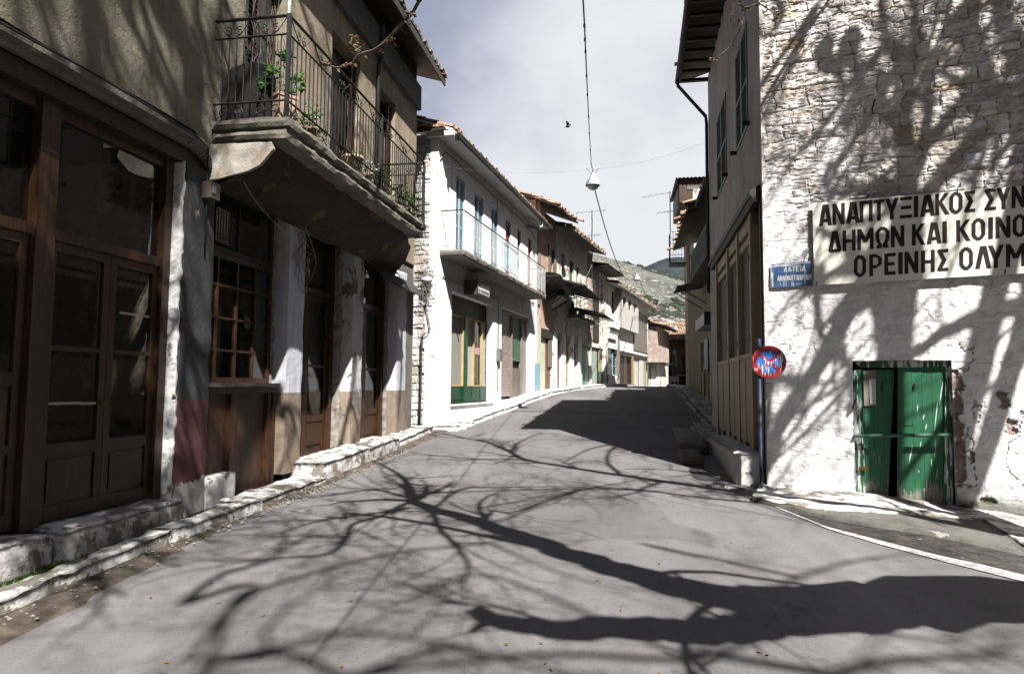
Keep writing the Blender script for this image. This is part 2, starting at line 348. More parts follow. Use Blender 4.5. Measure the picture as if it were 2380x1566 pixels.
def pillar_mat(name, low, high, zb, zw=None, peelth=.60, rub=(.33, .27, .235)):
    m, t, p, o = newmat(name); P = t.pos(); x, y, z = t.xyz(P); n = t.noise(P, 9, 7, .66); n2 = t.noise(t.map(P, (5, 5, .7)), 2, 6, .6)
    ze = t.m('ADD', z, t.m('MULTIPLY', t.m('SUBTRACT', n, .5), .03))
    col = t.mix(t.ramp(ze, zb - .006, zb + .006), low, high); col = t.mix(t.ramp(n2, .45, .75, 0, .5), col, t.mix(.5, col, (.12, .11, .11)))
    col = t.mix(t.ramp(t.noise(P, 26, 4, .6), .66, .72, 0, .4), col, (.6, .57, .53))
    h = t.m('MULTIPLY', t.noise(P, 50, 3), .3)
    if zw is not None:
        zn = t.m('ADD', z, t.m('MULTIPLY', t.m('SUBTRACT', t.noise(P, 4, 6, .6), .5), .5)); k = t.ramp(zn, zw - .01, zw + .01, 1, 0); col = t.mix(k, col, (.50, .48, .455))
    q = t.noise(t.map(P, (1, 1, .6), (2, 5, 1)), 2.6, 8, .62); k = t.ramp(q, peelth, peelth + .012); col = t.mix(k, col, t.mix(n, tuple(x_ * .5 for x_ in rub), tuple(x_ * 1.5 for x_ in rub)))
    fin(t, p, col, .85, t.bump(t.m('SUBTRACT', t.m('ADD', h, n), t.m('MULTIPLY', k, 1.2)), .6, .02)); return m
pillar_mat('pillar_grey_red', (.115, .040, .046), (.052, .056, .062), 1.40, .47, .66)
pillar_mat('pillar_white_brown', (.26, .20, .155), (.62, .64, .70), 1.455, None, .70)
pillar_mat('pillar_patchy', (.36, .28, .22), (.62, .63, .66), 1.455, None, .53, (.2, .18, .16))
wood('brown_wood', (.030, .0125, .006), (.088, .037, .016), rough=.42, spec=.35); wood('brown_boards', (.034, .014, .0065), (.10, .043, .018), board=.21, rough=.5)
wood('dark_wood', (.016, .011, .008), (.036, .025, .018)); wood('grey_boards', (.16, .14, .12), (.27, .235, .2), board=.14); wood('grey_wood', (.20, .175, .15), (.32, .28, .24))
wood('white_boards', (.74, .72, .68), (.66, .63, .58), board=.24, worn=(.36, .29, .22), wth=.66)
wood('green_door_paint', (.017, .135, .058), (.034, .20, .095), board=.118, worn=(.30, .27, .235), wth=.60, rough=.5, wz=(.05, .55, .17))
wood('green_frame_paint', (.012, .09, .042), (.03, .15, .075), worn=(.86, .90, .88), wth=.505, rough=.5); wood('green_shop', (.008, .055, .024), (.016, .085, .04), rough=.4)
wood('pale_green_boards', (.46, .55, .50), (.38, .44, .40), board=.16, worn=(.34, .29, .24), wth=.6); wood('teal_door', (.02, .22, .14), (.03, .30, .19)); wood('blue_paint', (.22, .42, .50), (.30, .50, .57), worn=(.5, .47, .42), wth=.66)
wood('shutter_blue', (.42, .66, .80), (.52, .76, .88), worn=(.8, .8, .78), wth=.68); wood('shutter_greygreen', (.20, .25, .235), (.27, .315, .29), worn=(.33, .29, .24), wth=.64)
wood('orange_wood', (.26, .085, .02), (.36, .13, .035)); wood('redbrown_door', (.22, .085, .06), (.30, .13, .09), board=.2, worn=(.42, .36, .32), wth=.66); wood('beige_panel', (.62, .49, .31), (.52, .40, .25), board=.19, rough=.6); wood('beige_frame', (.70, .56, .37), (.58, .46, .30), rough=.6)
wood('brown_shutter', (.075, .052, .038), (.11, .08, .06), board=.12); wood('yellow_frame', (.52, .38, .15), (.60, .46, .22)); wood('ochre_door', (.34, .22, .06), (.42, .28, .09)); wood('yellow_door', (.52, .48, .26), (.44, .42, .22), board=.1); wood('cream_panel', (.66, .66, .50), (.58, .58, .44), worn=(.4, .36, .3), wth=.64)
metal('iron', (.012, .012, .013), None, rough=.6); metal('iron_rust', (.05, .04, .035), (.12, .05, .025)); metal('white_iron', (.72, .74, .74), (.45, .33, .22), .68); metal('blue_iron', (.50, .66, .72)); metal('galv', (.36, .37, .38), (.16, .13, .10), .62, .45, .6); metal('rust_sheet', (.085, .07, .058), (.12, .058, .035), .5, .7)
metal('dark_sheet', (.05, .05, .048), (.10, .07, .05), .6, .6); metal('roller_pink', (.50, .41, .37), None, .5, .5); metal('roller_green', (.10, .24, .15)); metal('roller_purple', (.24, .10, .11)); metal('pole_blue', (.010, .028, .085), (.03, .05, .04), .5); metal('green_pipe', (.05, .16, .105), (.30, .30, .26), .66); metal('brass', (.45, .30, .07), None, .5, .3, .9)
flat('rubber', (.02, .02, .02)); flat('cable_grey', (.30, .29, .27)); flat('paper', (.50, .47, .36), .9, .15); flat('curtain', (.55, .52, .47), .95, .4, 22); flat('lace', (.34, .32, .28), .95, .5, 60); flat('pink_paper', (.62, .34, .42), .9, .1)
flat('moss', (.06, .12, .02), .9, .5, 20); flat('bark', (.16, .135, .105), .9, .5, 9, bump=.6); flat('bud', (.20, .13, .04), .8, .4, 30); flat('bird_grey', (.10, .10, .085)); m, t, p, o = newmat('wet_dirt'); P = t.pos(); a = t.noise(P, 6, 8, .7); fin(t, p, t.mix(t.ramp(a, .35, .7), (.022, .020, .018), (.095, .08, .068)), .6, t.bump(a, .9, .05)); flat('bird_pale', (.35, .34, .31)); flat('pot_beige', (.46, .33, .235)); flat('pot_red', (.22, .085, .05)); flat('black_plastic', (.008, .008, .009), .6)
flat('road_paint', (.60, .58, .58), .9, 1., 17); flat('sign_cream', (1.12, 1.11, 1.0), .55, .12, 2); flat('letter_brown', (.022, .010, .008), .5, .2); flat('letter_white', (.74, .77, .80), .6, .2, 40); flat('sign_red', (.36, .012, .016), .4, .35, 5, .5); flat('sign_blue', (.03, .19, .66), .4, .25, 9, .5)
flat('paint_drip', (.82, .80, .80), .5, .05); flat('lamp_glass', (.95, .97, 1.), .2, .1, spec=.6); metal('lamp_enamel', (.85, .90, .98), None, .5, .35, .3); flat('ink', (.03, .03, .03)); flat('foam', (.62, .56, .34), .9, .4, 20); flat('balcony_blue', (.020, .035, .055)); flat('stone', (.36, .325, .285), .95, .6, 7, bump=.8)
# worn blue street plate
m, t, p, o = newmat('enamel_blue'); P = t.pos(); n = t.noise(t.map(P, (16, 16, 1.6)), 1.3, 6, .7); x, y, z = t.xyz(P)
col = t.mix(t.noise(P, 6, 4), (.035, .085, .21), (.07, .17, .36)); col = t.mix(t.ramp(n, .60, .66, 0, .85), col, (.60, .66, .72)); fin(t, p, col, .45, None, 0, .4)
# roof tiles
m, t, p, o = newmat('terracotta'); P = t.pos(); n = t.noise(P, 2.4, 6, .7); idv = t.voro(t.map(P, (4.5, 4.5, 6)), 1., 'F1', 1)
col = t.mix(t.ramp(n, .3, .7), (.40, .15, .085), (.52, .28, .17)); col = t.mix(.45, col, t.mix(t.xyz(idv)[0], (.30, .13, .08), (.60, .40, .27))); col = t.mix(t.ramp(t.noise(P, 9, 6, .7), .55, .7, 0, .6), col, (.20, .17, .13)); fin(t, p, col, .9, t.bump(t.noise(P, 30, 4), .3, .01))
m, t, p, o = newmat('old_tile'); P = t.pos(); n = t.noise(P, 2.4, 6, .7); idv = t.voro(t.map(P, (4.5, 4.5, 6)), 1., 'F1', 1)
col = t.mix(t.xyz(idv)[0], (.30, .16, .10), (.52, .38, .27)); col = t.mix(t.ramp(n, .45, .7, 0, .7), col, (.16, .12, .09)); fin(t, p, col, .9, t.bump(t.noise(P, 30, 4), .3, .01))
m, t, p, o = newmat('dark_tile'); P = t.pos(); n = t.noise(P, 2.4, 6, .7); idv = t.voro(t.map(P, (4.5, 4.5, 6)), 1., 'F1', 1)
col = t.mix(t.xyz(idv)[0], (.13, .075, .05), (.26, .18, .13)); col = t.mix(t.ramp(n, .45, .7, 0, .7), col, (.16, .12, .09)); fin(t, p, col, .9, t.bump(t.noise(P, 30, 4), .3, .01))
# glass
def glass(name, dark=None):
    m = bpy.data.materials.new(name); m.use_nodes = True; nt = m.node_tree; nt.nodes.clear(); t = NT(nt); MATS[name] = m
    o = t.n('OutputMaterial'); g = t.n('BsdfGlossy'); g.inputs['Roughness'].default_value = .02; g.inputs[0].default_value = (.9, .9, .9, 1)
    if dark: b = t.n('BsdfDiffuse'); t.set(b.inputs[0], dark)
    else: b = t.n('BsdfTransparent'); b.inputs[0].default_value = (.72, .74, .72, 1)
    fr = t.n('Fresnel'); fr.inputs[0].default_value = 1.45; w = t.n('MixShader'); t.set(w.inputs[0], t.m('MINIMUM', t.m('MULTIPLY', fr.outputs[0], .12), .12))
    nt.links.new(b.outputs[0], w.inputs[1]); nt.links.new(g.outputs[0], w.inputs[2]); nt.links.new(w.outputs[0], o.inputs[0])
glass('window_glass'); glass('dark_glass', (.012, .012, .012)); glass('grey_glass', (.10, .10, .10))
# leaves: a little light comes through
def leafm(name, a, b):
    m, t, p, o = newmat(name); oi = t.n('NewGeometry'); col = t.mix(oi.outputs['Random Per Island'], a, b); fin(t, p, col, .45, None, 0, .4)
    tr = t.n('BsdfTranslucent'); t.set(tr.inputs[0], col); w = t.n('MixShader'); w.inputs[0].default_value = .3; t.nt.links.new(p.outputs[0], w.inputs[1]); t.nt.links.new(tr.outputs[0], w.inputs[2]); t.nt.links.new(w.outputs[0], o.inputs[0])
leafm('leaf_bright', (.06, .17, .03), (.14, .28, .06)); leafm('leaf_dark', (.03, .09, .015), (.07, .16, .03)); leafm('petal', (.60, .55, .50), (.75, .70, .66)); leafm('grass_blade', (.06, .13, .02), (.12, .19, .04))
# hillside: thin grass, limestone, scrub
m, t, p, o = newmat('hillside'); P = t.pos(); a = t.noise(P, .035, 7, .6); b = t.noise(t.map(P, (1, 1, 2.2)), .22, 5, .7); c = t.noise(P, .11, 6, .65)
col = t.mix(t.ramp(a, .35, .65), (.066, .076, .062), (.118, .118, .104)); col = t.mix(t.ramp(c, .5, .66, 0, .7), col, (.048, .060, .046)); col = t.mix(t.ramp(b, .53, .63, 0, .85), col, (.34, .33, .315)); fin(t, p, col, .95)
m, t, p, o = newmat('wooded_hill'); P = t.pos(); a = t.noise(P, .05, 7, .65); col = t.mix(t.ramp(a, .42, .6), (.012, .022, .028), (.028, .042, .046)); col = t.mix(t.ramp(t.noise(P, .018, 5), .55, .66), col, (.13, .115, .085)); fin(t, p, col, .95, t.bump(a, 1., 6.))
flat('scrub', (.035, .046, .030), .95, .6, .3)
M = MATS
# ---------------------------------------------------------------- frames of the facades
_a = math.radians(9.6); LF = Fac((-5 * math.cos(_a), 5 * math.sin(_a)), 9.6)       # near left shops
W1 = Fac((-1.9, 17.0), 16)                                                         # white balcony house
W1E = 10.44; _e = W1.P(W1E, 0, 0); W2 = Fac(_e[:2], 21)                            # the rest of the row
EW = Fac((3.75, 10.1), 114)                                                        # stone end wall on the right
RF = Fac((3.75, 10.1), 10.5, True)                                                 # its street face
RG = Fac((5.85, 17.67), 9.6, True)                                   # houses beyond it
STR = dict(kind='structure')

# ---------------------------------------------------------------- ground
def sheet(name, mat, xs, ys, zf, **tags):
    X, Y = np.meshgrid(xs, ys); Z = zf(X, Y); mb = MB(); nx, ny = len(xs), len(ys)
    mb.v = [tuple(q) for q in np.stack([X.ravel(), Y.ravel(), Z.ravel()], 1).tolist()]
    mb.f = [(j * nx + i, j * nx + i + 1, (j + 1) * nx + i + 1, (j + 1) * nx + i) for j in range(ny - 1) for i in range(nx - 1)]
    return mb.build(name, M[mat], None, True, (0, 0, 0), **tags)
sheet('road', 'asphalt', np.arange(-11, 18.01, .25), np.arange(-16, 74.01, .25), lambda X, Y: H(X, Y) + .012 * (vnoise(X * .9 + 30, Y * .5 + 30, 3, 3) - .5), **STR)
sheet('ground', 'earth', np.linspace(-900, 900, 25), np.linspace(-700, 1500, 30), lambda X, Y: np.where((Y > 60), -6.0, -1.6) + 0 * X, **STR)

def hillz(X, Y):
    r = X / np.maximum(Y, 60); e = np.interp(r, [-.6, -.2, .1, .126, .145, .164, .195, .26, .4, .7], [.22, .245, .206, .196, .191, .186, .180, .163, .15, .13])
    hr = 400 * e; tt = np.clip((Y - 78) / 322., 0, 1); z = -5 + (hr + 5) * tt ** 1.12 - .30 * np.clip(Y - 400, 0, 500)
    return z + (vnoise(X * .03 + 20, Y * .03 + 20, 21, 5) - .5) * 13 * np.clip(tt * 3, 0, 1) * (1 - tt * .72)
def farz(X, Y):
    r = X / np.maximum(Y, 60); e = np.interp(r, [-.6, .12, .17, .19, .21, .228, .245, .26, .3, .6], [.12, .14, .165, .178, .187, .193, .1945, .193, .20, .19])
    tt = np.clip((Y - 430) / 320., 0, 1); z = -5 + (750 * e + 5) * tt ** 1.05 - .3 * np.clip(Y - 750, 0, 500)
    return z + (vnoise(X * .02 + 9, Y * .02 + 3, 33, 5) - .5) * 14 * (1 - tt * .6)
sheet('hill', 'hillside', np.linspace(-260, 420, 171), np.linspace(76, 520, 112), hillz, **STR)
sheet('far_hill', 'wooded_hill', np.linspace(-300, 700, 101), np.linspace(420, 900, 60), farz, **STR)
def lumps(mb, pts, lo, hi, squash, rng):
    ph = (1 + 5 ** .5) / 2; ico = np.array([(-1, ph, 0), (1, ph, 0), (-1, -ph, 0), (1, -ph, 0), (0, -1, ph), (0, 1, ph), (0, -1, -ph), (0, 1, -ph), (ph, 0, -1), (ph, 0, 1), (-ph, 0, -1), (-ph, 0, 1)]) / 1.9
    fc = [(0, 11, 5), (0, 5, 1), (0, 1, 7), (0, 7, 10), (0, 10, 11), (1, 5, 9), (5, 11, 4), (11, 10, 2), (10, 7, 6), (7, 1, 8), (3, 9, 4), (3, 4, 2), (3, 2, 6), (3, 6, 8), (3, 8, 9), (4, 9, 5), (2, 4, 11), (6, 2, 10), (8, 6, 7), (9, 8, 1)]
    for q in pts:
        s_ = rng.uniform(lo, hi); v = ico * (1 + rng.uniform(-.35, .35, (12, 1))) * s_ * np.array([1, 1, squash]); mb.add(v + np.array(q), fc)
def hillpts(n, rng, thr, seed):
    out = []
    while len(out) < n:
        y = rng.uniform(95, 398); x = y * rng.uniform(.09, .28)
        if vnoise(np.array([x * .025]), np.array([y * .025]), seed, 3)[0] > thr: out.append((x, y, float(hillz(np.array(x), np.array(y)))))
    return out
mb = MB(); lumps(mb, hillpts(900, RNG, .55, 71), .5, 1.7, .7, RNG); mb.build('scrub', M['scrub'], None, False, (60, 240, 20), kind='stuff')
mb = MB(); lumps(mb, hillpts(1300, RNG, .47, 55), .25, 1.0, .5, RNG); mb.build('limestone_rocks', M['stone'], None, False, (60, 240, 20), kind='stuff')

# left edge of the road
def Lh(s_, o=.5): q = LF.P(s_, o, 0); return float(H(q[0], q[1]))
def strip(name, F, mat, pts, o0, o1, dz, n=40, **tags):
    """ground-hugging strip in a facade frame between offsets o0(s), o1(s)"""
    mb = MB(F); s0, s1 = pts; vs = []
    for i in range(n + 1):
        s_ = s0 + (s1 - s0) * i / n
        for j in range(5):
            o = o0(s_) + (o1(s_) - o0(s_)) * j / 4; q = F.P(s_, o, 0); vs.append(F.P(s_, o, float(H(q[0], q[1])) + (dz if j < 4 else -.03) + .02 * mnoise.noise(Vector(q) * 3)))
    mb.add(vs, [(i * 5 + j, i * 5 + j + 1, (i + 1) * 5 + j + 1, (i + 1) * 5 + j) for i in range(n) for j in range(4)])
    return mb.build(name, M[mat], None, True, **tags)
strip('gutter', LF, 'dirt', (-2, 16.2), lambda s: .05, lambda s: .78 + .10 * mnoise.noise(Vector((s * 1.3, 0, 0))) + .30 * max(0, min(1, (7.2 - s) / 2.2)) + .06 * mnoise.noise(Vector((s * 4.1, 7, 0))), .03, 110, **STR)
mb = MB(LF)
def kerb(mb, F, s0, s1, o0, o1, top, below=.22, res=.075, amp=.035, seg=None):
    s_ = s0
    while s_ < s1 - .05:
        L = min(random.uniform(1.6, 2.9), s1 - s_); q = F.P(s_ + L / 2, (o0 + o1) / 2, 0); g = float(H(q[0], q[1])); q0 = F.P(s_, o1, 0); q1 = F.P(s_ + L, o1, 0); g0, g1 = float(H(q0[0], q0[1])), float(H(q1[0], q1[1]))
        w = lambda a, o, z, s_=s_, L=L, g0=g0, g1=g1: np.array([0, 0, g0 + (g1 - g0) * (a - s_) / L]); tp = top(s_ + L / 2) if callable(top) else top
        mb.rough(s_ + .002, s_ + L - .002, o0 + random.uniform(-.02, .02), o1 + random.uniform(-.03, .03), -below, tp + random.uniform(-.015, .015), res, amp, 5., .03, w); s_ += L
kerb(mb, LF, -2, 7.75, .36, .66, .155); kerb(mb, LF, 7.75, 9.75, .02, .55, .10)
mb.build('kerb', M['kerb_whitewash'], None, True, **STR)
mb = MB(LF); kerb(mb, LF, 9.75, 13.2, -.15, .52, lambda s: .27, .3, .085, .03); kerb(mb, LF, 13.2, 15.9, -.15, .46, lambda s: .17, .3, .085, .03)
mb.build('pavement', M['kerb_whitewash'], None, True, **STR)
# row pavement
mb = MB(W1); kerb(mb, W1, -.15, 10.6, -.2, .62, lambda s: .13 + .02 * s / 10, .3, .1, .028); mb.F = W2; kerb(mb, W2, 0.1, 17.5, -.2, .6, lambda s: .13, .3, .14, .03)
mb.F = W1; mb.rough(.15, .9, .25, .75, .45, .68, .08, .06, 4, .05)
mb.build('pavement_row', M['clean_whitewash'], None, True, **STR)
# right edge: apron, gutter and painted line
zE = zm(2950, 1100, 1.2042)
def poly_strip(name, mat, A, B, dz, n=40, **tags):
    """strip between two pixel-traced ground lines, resampled"""
    def rs(pts):
        P = np.array([G(*q) for q in pts])[:, :2]; d = np.r_[0, np.cumsum(np.linalg.norm(np.diff(P, axis=0), axis=1))]; k = np.linspace(0, d[-1], n + 1); return np.stack([np.interp(k, d, P[:, 0]), np.interp(k, d, P[:, 1])], 1)
    a, b = rs(A), rs(B); mb = MB(); vs = []
    for i in range(n + 1):
        for j in range(4):
            q = a[i] + (b[i] - a[i]) * j / 3; vs.append((q[0], q[1], float(H(q[0], q[1])) + dz))
    mb.add(vs, [(i * 4 + j, i * 4 + j + 1, (i + 1) * 4 + j + 1, (i + 1) * 4 + j) for i in range(n) for j in range(3)])
    return mb.build(name, M[mat], None, True, **tags)
poly_strip('road_marking', 'road_paint', [zE(*q) for q in ((25, 1062), (190, 1120), (420, 1212), (700, 1285), (1000, 1362), (1380, 1452), (1900, 1560))], [zE(*q) for q in ((60, 1070), (205, 1130), (440, 1228), (700, 1305), (1000, 1385), (1380, 1482), (1900, 1620))], .012, **STR)
poly_strip('gutter_right', 'wet_dirt', [zE(*q) for q in ((-120, 1000), (60, 1070), (205, 1118), (420, 1205), (700, 1280), (1000, 1355), (1380, 1440), (1900, 1550))], [zE(*q) for q in ((20, 1000), (110, 1070), (230, 1105), (420, 1170), (700, 1215), (1000, 1260), (1380, 1350), (1900, 1440))], .006, **STR)
def apron_top(a): return float(np.interp(a, [-.4, .2, .9, 1.1, 2.3, 3.2, 8], [.10, .085, .03, -.05, -.06, -.22, -.5]))
def _rs(pts, dz, n):
    Q = np.array([G(*zE(*q), dz) for q in pts]); sv = [float((q - EW.o) @ EW.d) for q in Q]; ov = [float((q - EW.o) @ EW.n) for q in Q]; k = np.linspace(-.12, 6.2, n + 1); return k, np.interp(k, sv, ov)
n = 150; _k, _oa = _rs(((60, 1052), (200, 1086), (420, 1118), (700, 1136), (1000, 1152), (1200, 1176), (1380, 1290), (1900, 1440)), .09, n); _, _ob = _rs(((60, 1066), (200, 1104), (420, 1168), (700, 1216), (1000, 1264), (1380, 1352), (1900, 1480)), .03, n)
mb = MB(EW); m2 = MB(EW); vs = []; v2 = []
for i in range(n + 1):
    s_ = _k[i]; oa = max(.06, float(_oa[i])) + .03 * mnoise.noise(Vector((s_ * 4, 1, 0))); ob = max(oa + .05, float(_ob[i])); ga, gb = (float(H(*EW.P(s_, o, 0)[:2])) for o in (oa, ob)); tw = max(apron_top(s_), ga + .06); N_ = lambda o, a: a * mnoise.noise(Vector((s_ * 5, o * 6, 2)))
    for o, z in ((-.08, tw + .02), (oa * .35, tw), (oa * .7, .6 * tw + .4 * (ga + .09)), (oa, ga + .085), (oa + .02, ga + .06)): vs.append(EW.P(s_, o, z + N_(o, .018)))
    for f in (0, .3, .6, .9, 1.): o = oa - .01 + (ob - oa) * f; v2.append(EW.P(s_, o, (ga + .066) * (1 - f) + (gb + .035) * f - (.12 if f == 1. else 0) + N_(o, .012)))
mb.add(vs, [(i * 5 + j, i * 5 + j + 1, (i + 1) * 5 + j + 1, (i + 1) * 5 + j) for i in range(n) for j in range(4)]); m2.add(v2, [(i * 5 + j, i * 5 + j + 1, (i + 1) * 5 + j + 1, (i + 1) * 5 + j) for i in range(n) for j in range(4)])
m2.build('pavement_edge', M['concrete_dark'], None, True, **STR)
mb.build('pavement_right', M['kerb_whitewash'], None, True, **STR)
mb = MB(RF); mb.rough(-.18, .55, -.05, .62, -.05, .13, .06, .04, 4, .05); mb.rough(-.12, .2, -.05, .22, .0, .17, .05, .05, 5, .05); kerb(mb, RF, 4.4, 8, -.1, .55, .1, .4, .12, .05); mb.F = RG; kerb(mb, RG, .2, 20, -.1, .75, .13, .4, .16, .05)
mb.build('kerb_right', M['kerb_whitewash'], None, True, **STR)
strip('gutter_beside_steps', RF, 'wet_dirt', (.5, 7.5), lambda s: -.1, lambda s: 1.25 + .1 * mnoise.noise(Vector((s, 3, 0))), .012, 30, **STR)
# moss and loose stones in the left gutter
mb = MB(LF)
for (u, v, n, r) in ((50, 1335, 420, .16), (95, 1320, 420, .14), (130, 1300, 300, .12), (500, 1195, 220, .10), (455, 1205, 160, .1), (250, 1262, 120, .07), (120, 1308, 160, .07)):
    c = G(u, v, .08)
    for _ in range(n):
        q = c + np.array([random.gauss(0, r), random.gauss(0, r * 1.3), 0]); q[2] = H(q[0], q[1]) + .05; h = random.uniform(.015, .05); a = random.uniform(0, 6.28); w = np.array([math.cos(a), math.sin(a), 0]) * random.uniform(.006, .014)
        mb.add([q - w, q + w, q + w * .4 + np.array([random.uniform(-.02, .02), random.uniform(-.02, .02), h])], [(0, 1, 2)])
mb.build('grass', M['grass_blade'], None, False, kind='stuff')
mb = MB(); pts = []
for _ in range(700):
    s_ = random.uniform(3.9, 13); o = random.choice((random.gauss(.78, .07), random.gauss(.3, .09) if s_ < 7.4 else random.gauss(.75, .06))); q = LF.P(s_, o, 0); pts.append((q[0], q[1], float(H(q[0], q[1])) + .03))
lumps(mb, pts, .004, .017, .6, RNG)
mb.build('gravel', M['stone'], None, False, kind='stuff')
for i, (u, v, sz, lab) in enumerate(((20, 1345, .15, 'rough grey stone lying nearest the left edge below the whitewashed doorstep'), (65, 1318, .14, 'pale angular stone leaning beside the moss under the doorstep'), (108, 1296, .15, 'flat brown stone lying above the moss patch by the doorstep'))):
    q = G(u, v, .08); mb = MB(); mb.rough(q[0] - sz, q[0] + sz, q[1] - sz, q[1] + sz * .9, H(q[0], q[1]) - .02, H(q[0], q[1]) + sz * .95, .05, .06, 4, .05)
    mb.build('stone', M['stone'], None, True, label=lab, category='stone', group='loose stones by the doorstep')

mb = MB()
for _ in range(420):
    y_ = random.uniform(2.2, 17); x_ = random.uniform(-1, 1); x_ = (-4.2 + .17 * y_) * .5 + x_ * (2.2 + .05 * y_) + (1.2 if y_ < 9 else .8); sz = random.uniform(.008, .026); a = random.uniform(0, 6.28); z_ = float(H(x_, y_)) + .012
    u_ = np.array([math.cos(a), math.sin(a), random.uniform(-.2, .2)]) * sz; v_ = np.array([-math.sin(a), math.cos(a), random.uniform(-.3, .3)]) * sz * .5; c = np.array([x_, y_, z_])
    mb.add([c - u_, c + v_, c + u_, c - v_], [(0, 1, 2), (0, 2, 3)])
mb.build('fallen_leaves', M['bud'], None, False, (0, 6, 0), kind='stuff')
# ---------------------------------------------------------------- builders shared by the houses
def bx(name, mat, parent, F, *boxes, **k):
    mb = MB(F)
    for q in boxes: mb.box(*q)
    return mb.build(name, M[mat], parent, **k)
def wall(mb, s0, s1, z0, z1, holes=(), o=0., depth=.25, jag=0.):
    """front skin of a wall with openings and their reveals, closed to a depth"""
    ss = sorted(set([s0, s1] + [h[0] for h in holes] + [h[1] for h in holes])); zs = sorted(set([z0, z1] + [h[2] for h in holes] + [h[3] for h in holes]))
    ss = [q for q in ss if s0 - 1e-6 <= q <= s1 + 1e-6]; zs = [q for q in zs if z0 - 1e-6 <= q <= z1 + 1e-6]; P = mb.F.P
    for a, b in zip(ss, ss[1:]):
        for c, d in zip(zs, zs[1:]):
            m_, n_ = (a + b) / 2, (c + d) / 2
            if any(h[0] < m_ < h[1] and h[2] < n_ < h[3] for h in holes): continue
            mb.quad(P(a, o, c), P(b, o, c), P(b, o, d), P(a, o, d))
    for h in list(holes) + [(s0, s1, z0, z1)]:
        a, b, c, d = h; i = o - depth
        mb.quad(P(a, o, c), P(a, i, c), P(a, i, d), P(a, o, d)); mb.quad(P(b, o, c), P(b, i, c), P(b, i, d), P(b, o, d))
        mb.quad(P(a, o, c), P(b, o, c), P(b, i, c), P(a, i, c)); mb.quad(P(a, o, d), P(b, o, d), P(b, i, d), P(a, i, d))
def leaf(parent, F, s0, s1, z0, z1, o, mat, rails=(), zp=None, pane='window_glass', st=.085, th=.045, name='door', knob=None, panels=1):
    """a framed leaf: stiles, rails, raised panels below zp, panes above"""
    mb = MB(F); mb.box(s0, s0 + st, o - th, o, z0, z1); mb.box(s1 - st, s1, o - th, o, z0, z1); mb.box(s0 + st, s1 - st, o - th, o - .002, z1 - st, z1); mb.box(s0 + st, s1 - st, o - th, o - .002, z0, z0 + st * 1.6)
    zl = z0 + st * 1.6
    if zp is not None:
        mb.box(s0 + st, s1 - st, o - th, o - .002, zp - st * .5, zp + st * .8); n = panels
        for k in range(n):
            c0 = zl + (zp - st * .5 - zl) * k / n; c1 = zl + (zp - st * .5 - zl) * (k + 1) / n
            mb.box(s0 + st, s1 - st, o - th + .008, o - th + .02, c0, c1); mb.box(s0 + st + .035, s1 - st - .035, o - th + .02, o - .008, c0 + .04, c1 - .04)
            if k: mb.box(s0 + st, s1 - st, o - th, o - .003, c0 - .04, c0 + .04)
        zl = zp + st * .8
    for r in rails: mb.box(s0 + st, s1 - st, o - th, o - .004, r - .022, r + .022)
    d = mb.build(name, M[mat], parent)
    if pane: bx('pane', pane, d, F, (s0 + st * .6, s1 - st * .6, o - th * .6, o - th * .6 + .006, zl - .02, z1 - st * .5))
    if knob:
        k_ = MB(F); c = F.P(knob[0], o, knob[1]); k_.tube([c, c + F.n * .03, c + F.n * .035, c + F.n * .06], [.010, .010, .026, .018], 10); k_.build('handle', M['brass'], d)
    return d
def louvre(parent, F, s0, s1, z0, z1, o, mat, st=.055, th=.035, pitch=.055, name='shutter', split=None):
    mb = MB(F); mb.box(s0, s0 + st, o, o + th, z0, z1); mb.box(s1 - st, s1, o, o + th, z0, z1); rl = [z0, z1 - st] + ([split] if split else [])
    for r in rl: mb.box(s0 + st, s1 - st, o + .001, o + th - .001, r, r + st)
    z = z0 + st + .01
    while z < z1 - st - .02:
        if not (split and split - .03 < z < split + st):
            P = F.P; mb.add([P(s0 + st, o + .002, z + .035), P(s1 - st, o + .002, z + .035), P(s1 - st, o + th - .002, z), P(s0 + st, o + th - .002, z), P(s0 + st, o + .002, z + .043), P(s1 - st, o + .002, z + .043), P(s1 - st, o + th - .002, z + .008), P(s0 + st, o + th - .002, z + .008)], [(0, 1, 2, 3), (4, 5, 6, 7), (2, 3, 7, 6), (0, 1, 5, 4)])
        z += pitch
    return mb.build(name, M[mat], parent)
def window(parent, F, r, o, fmat, pane='dark_glass', nv=1, nh=2, st=.05, th=.05, name='window', sill=None):
    s0, s1, z0, z1 = r; mb = MB(F); mb.box(s0, s0 + st, o - th, o, z0, z1); mb.box(s1 - st, s1, o - th, o, z0, z1); mb.box(s0 + st, s1 - st, o - th, o - .001, z0, z0 + st); mb.box(s0 + st, s1 - st, o - th, o - .001, z1 - st, z1)
    for k in range(1, nv + 1): c = s0 + (s1 - s0) * k / (nv + 1); mb.box(c - .018, c + .018, o - th, o - .002, z0 + st, z1 - st)
    for k in range(1, nh + 1): c = z0 + (z1 - z0) * k / (nh + 1); mb.box(s0 + st, s1 - st, o - th, o - .004, c - .014, c + .014)
    w = mb.build(name, M[fmat], parent); bx('pane', pane, w, F, (s0 + .01, s1 - .01, o - th * .7, o - th * .6, z0 + .01, z1 - .01))
    return w
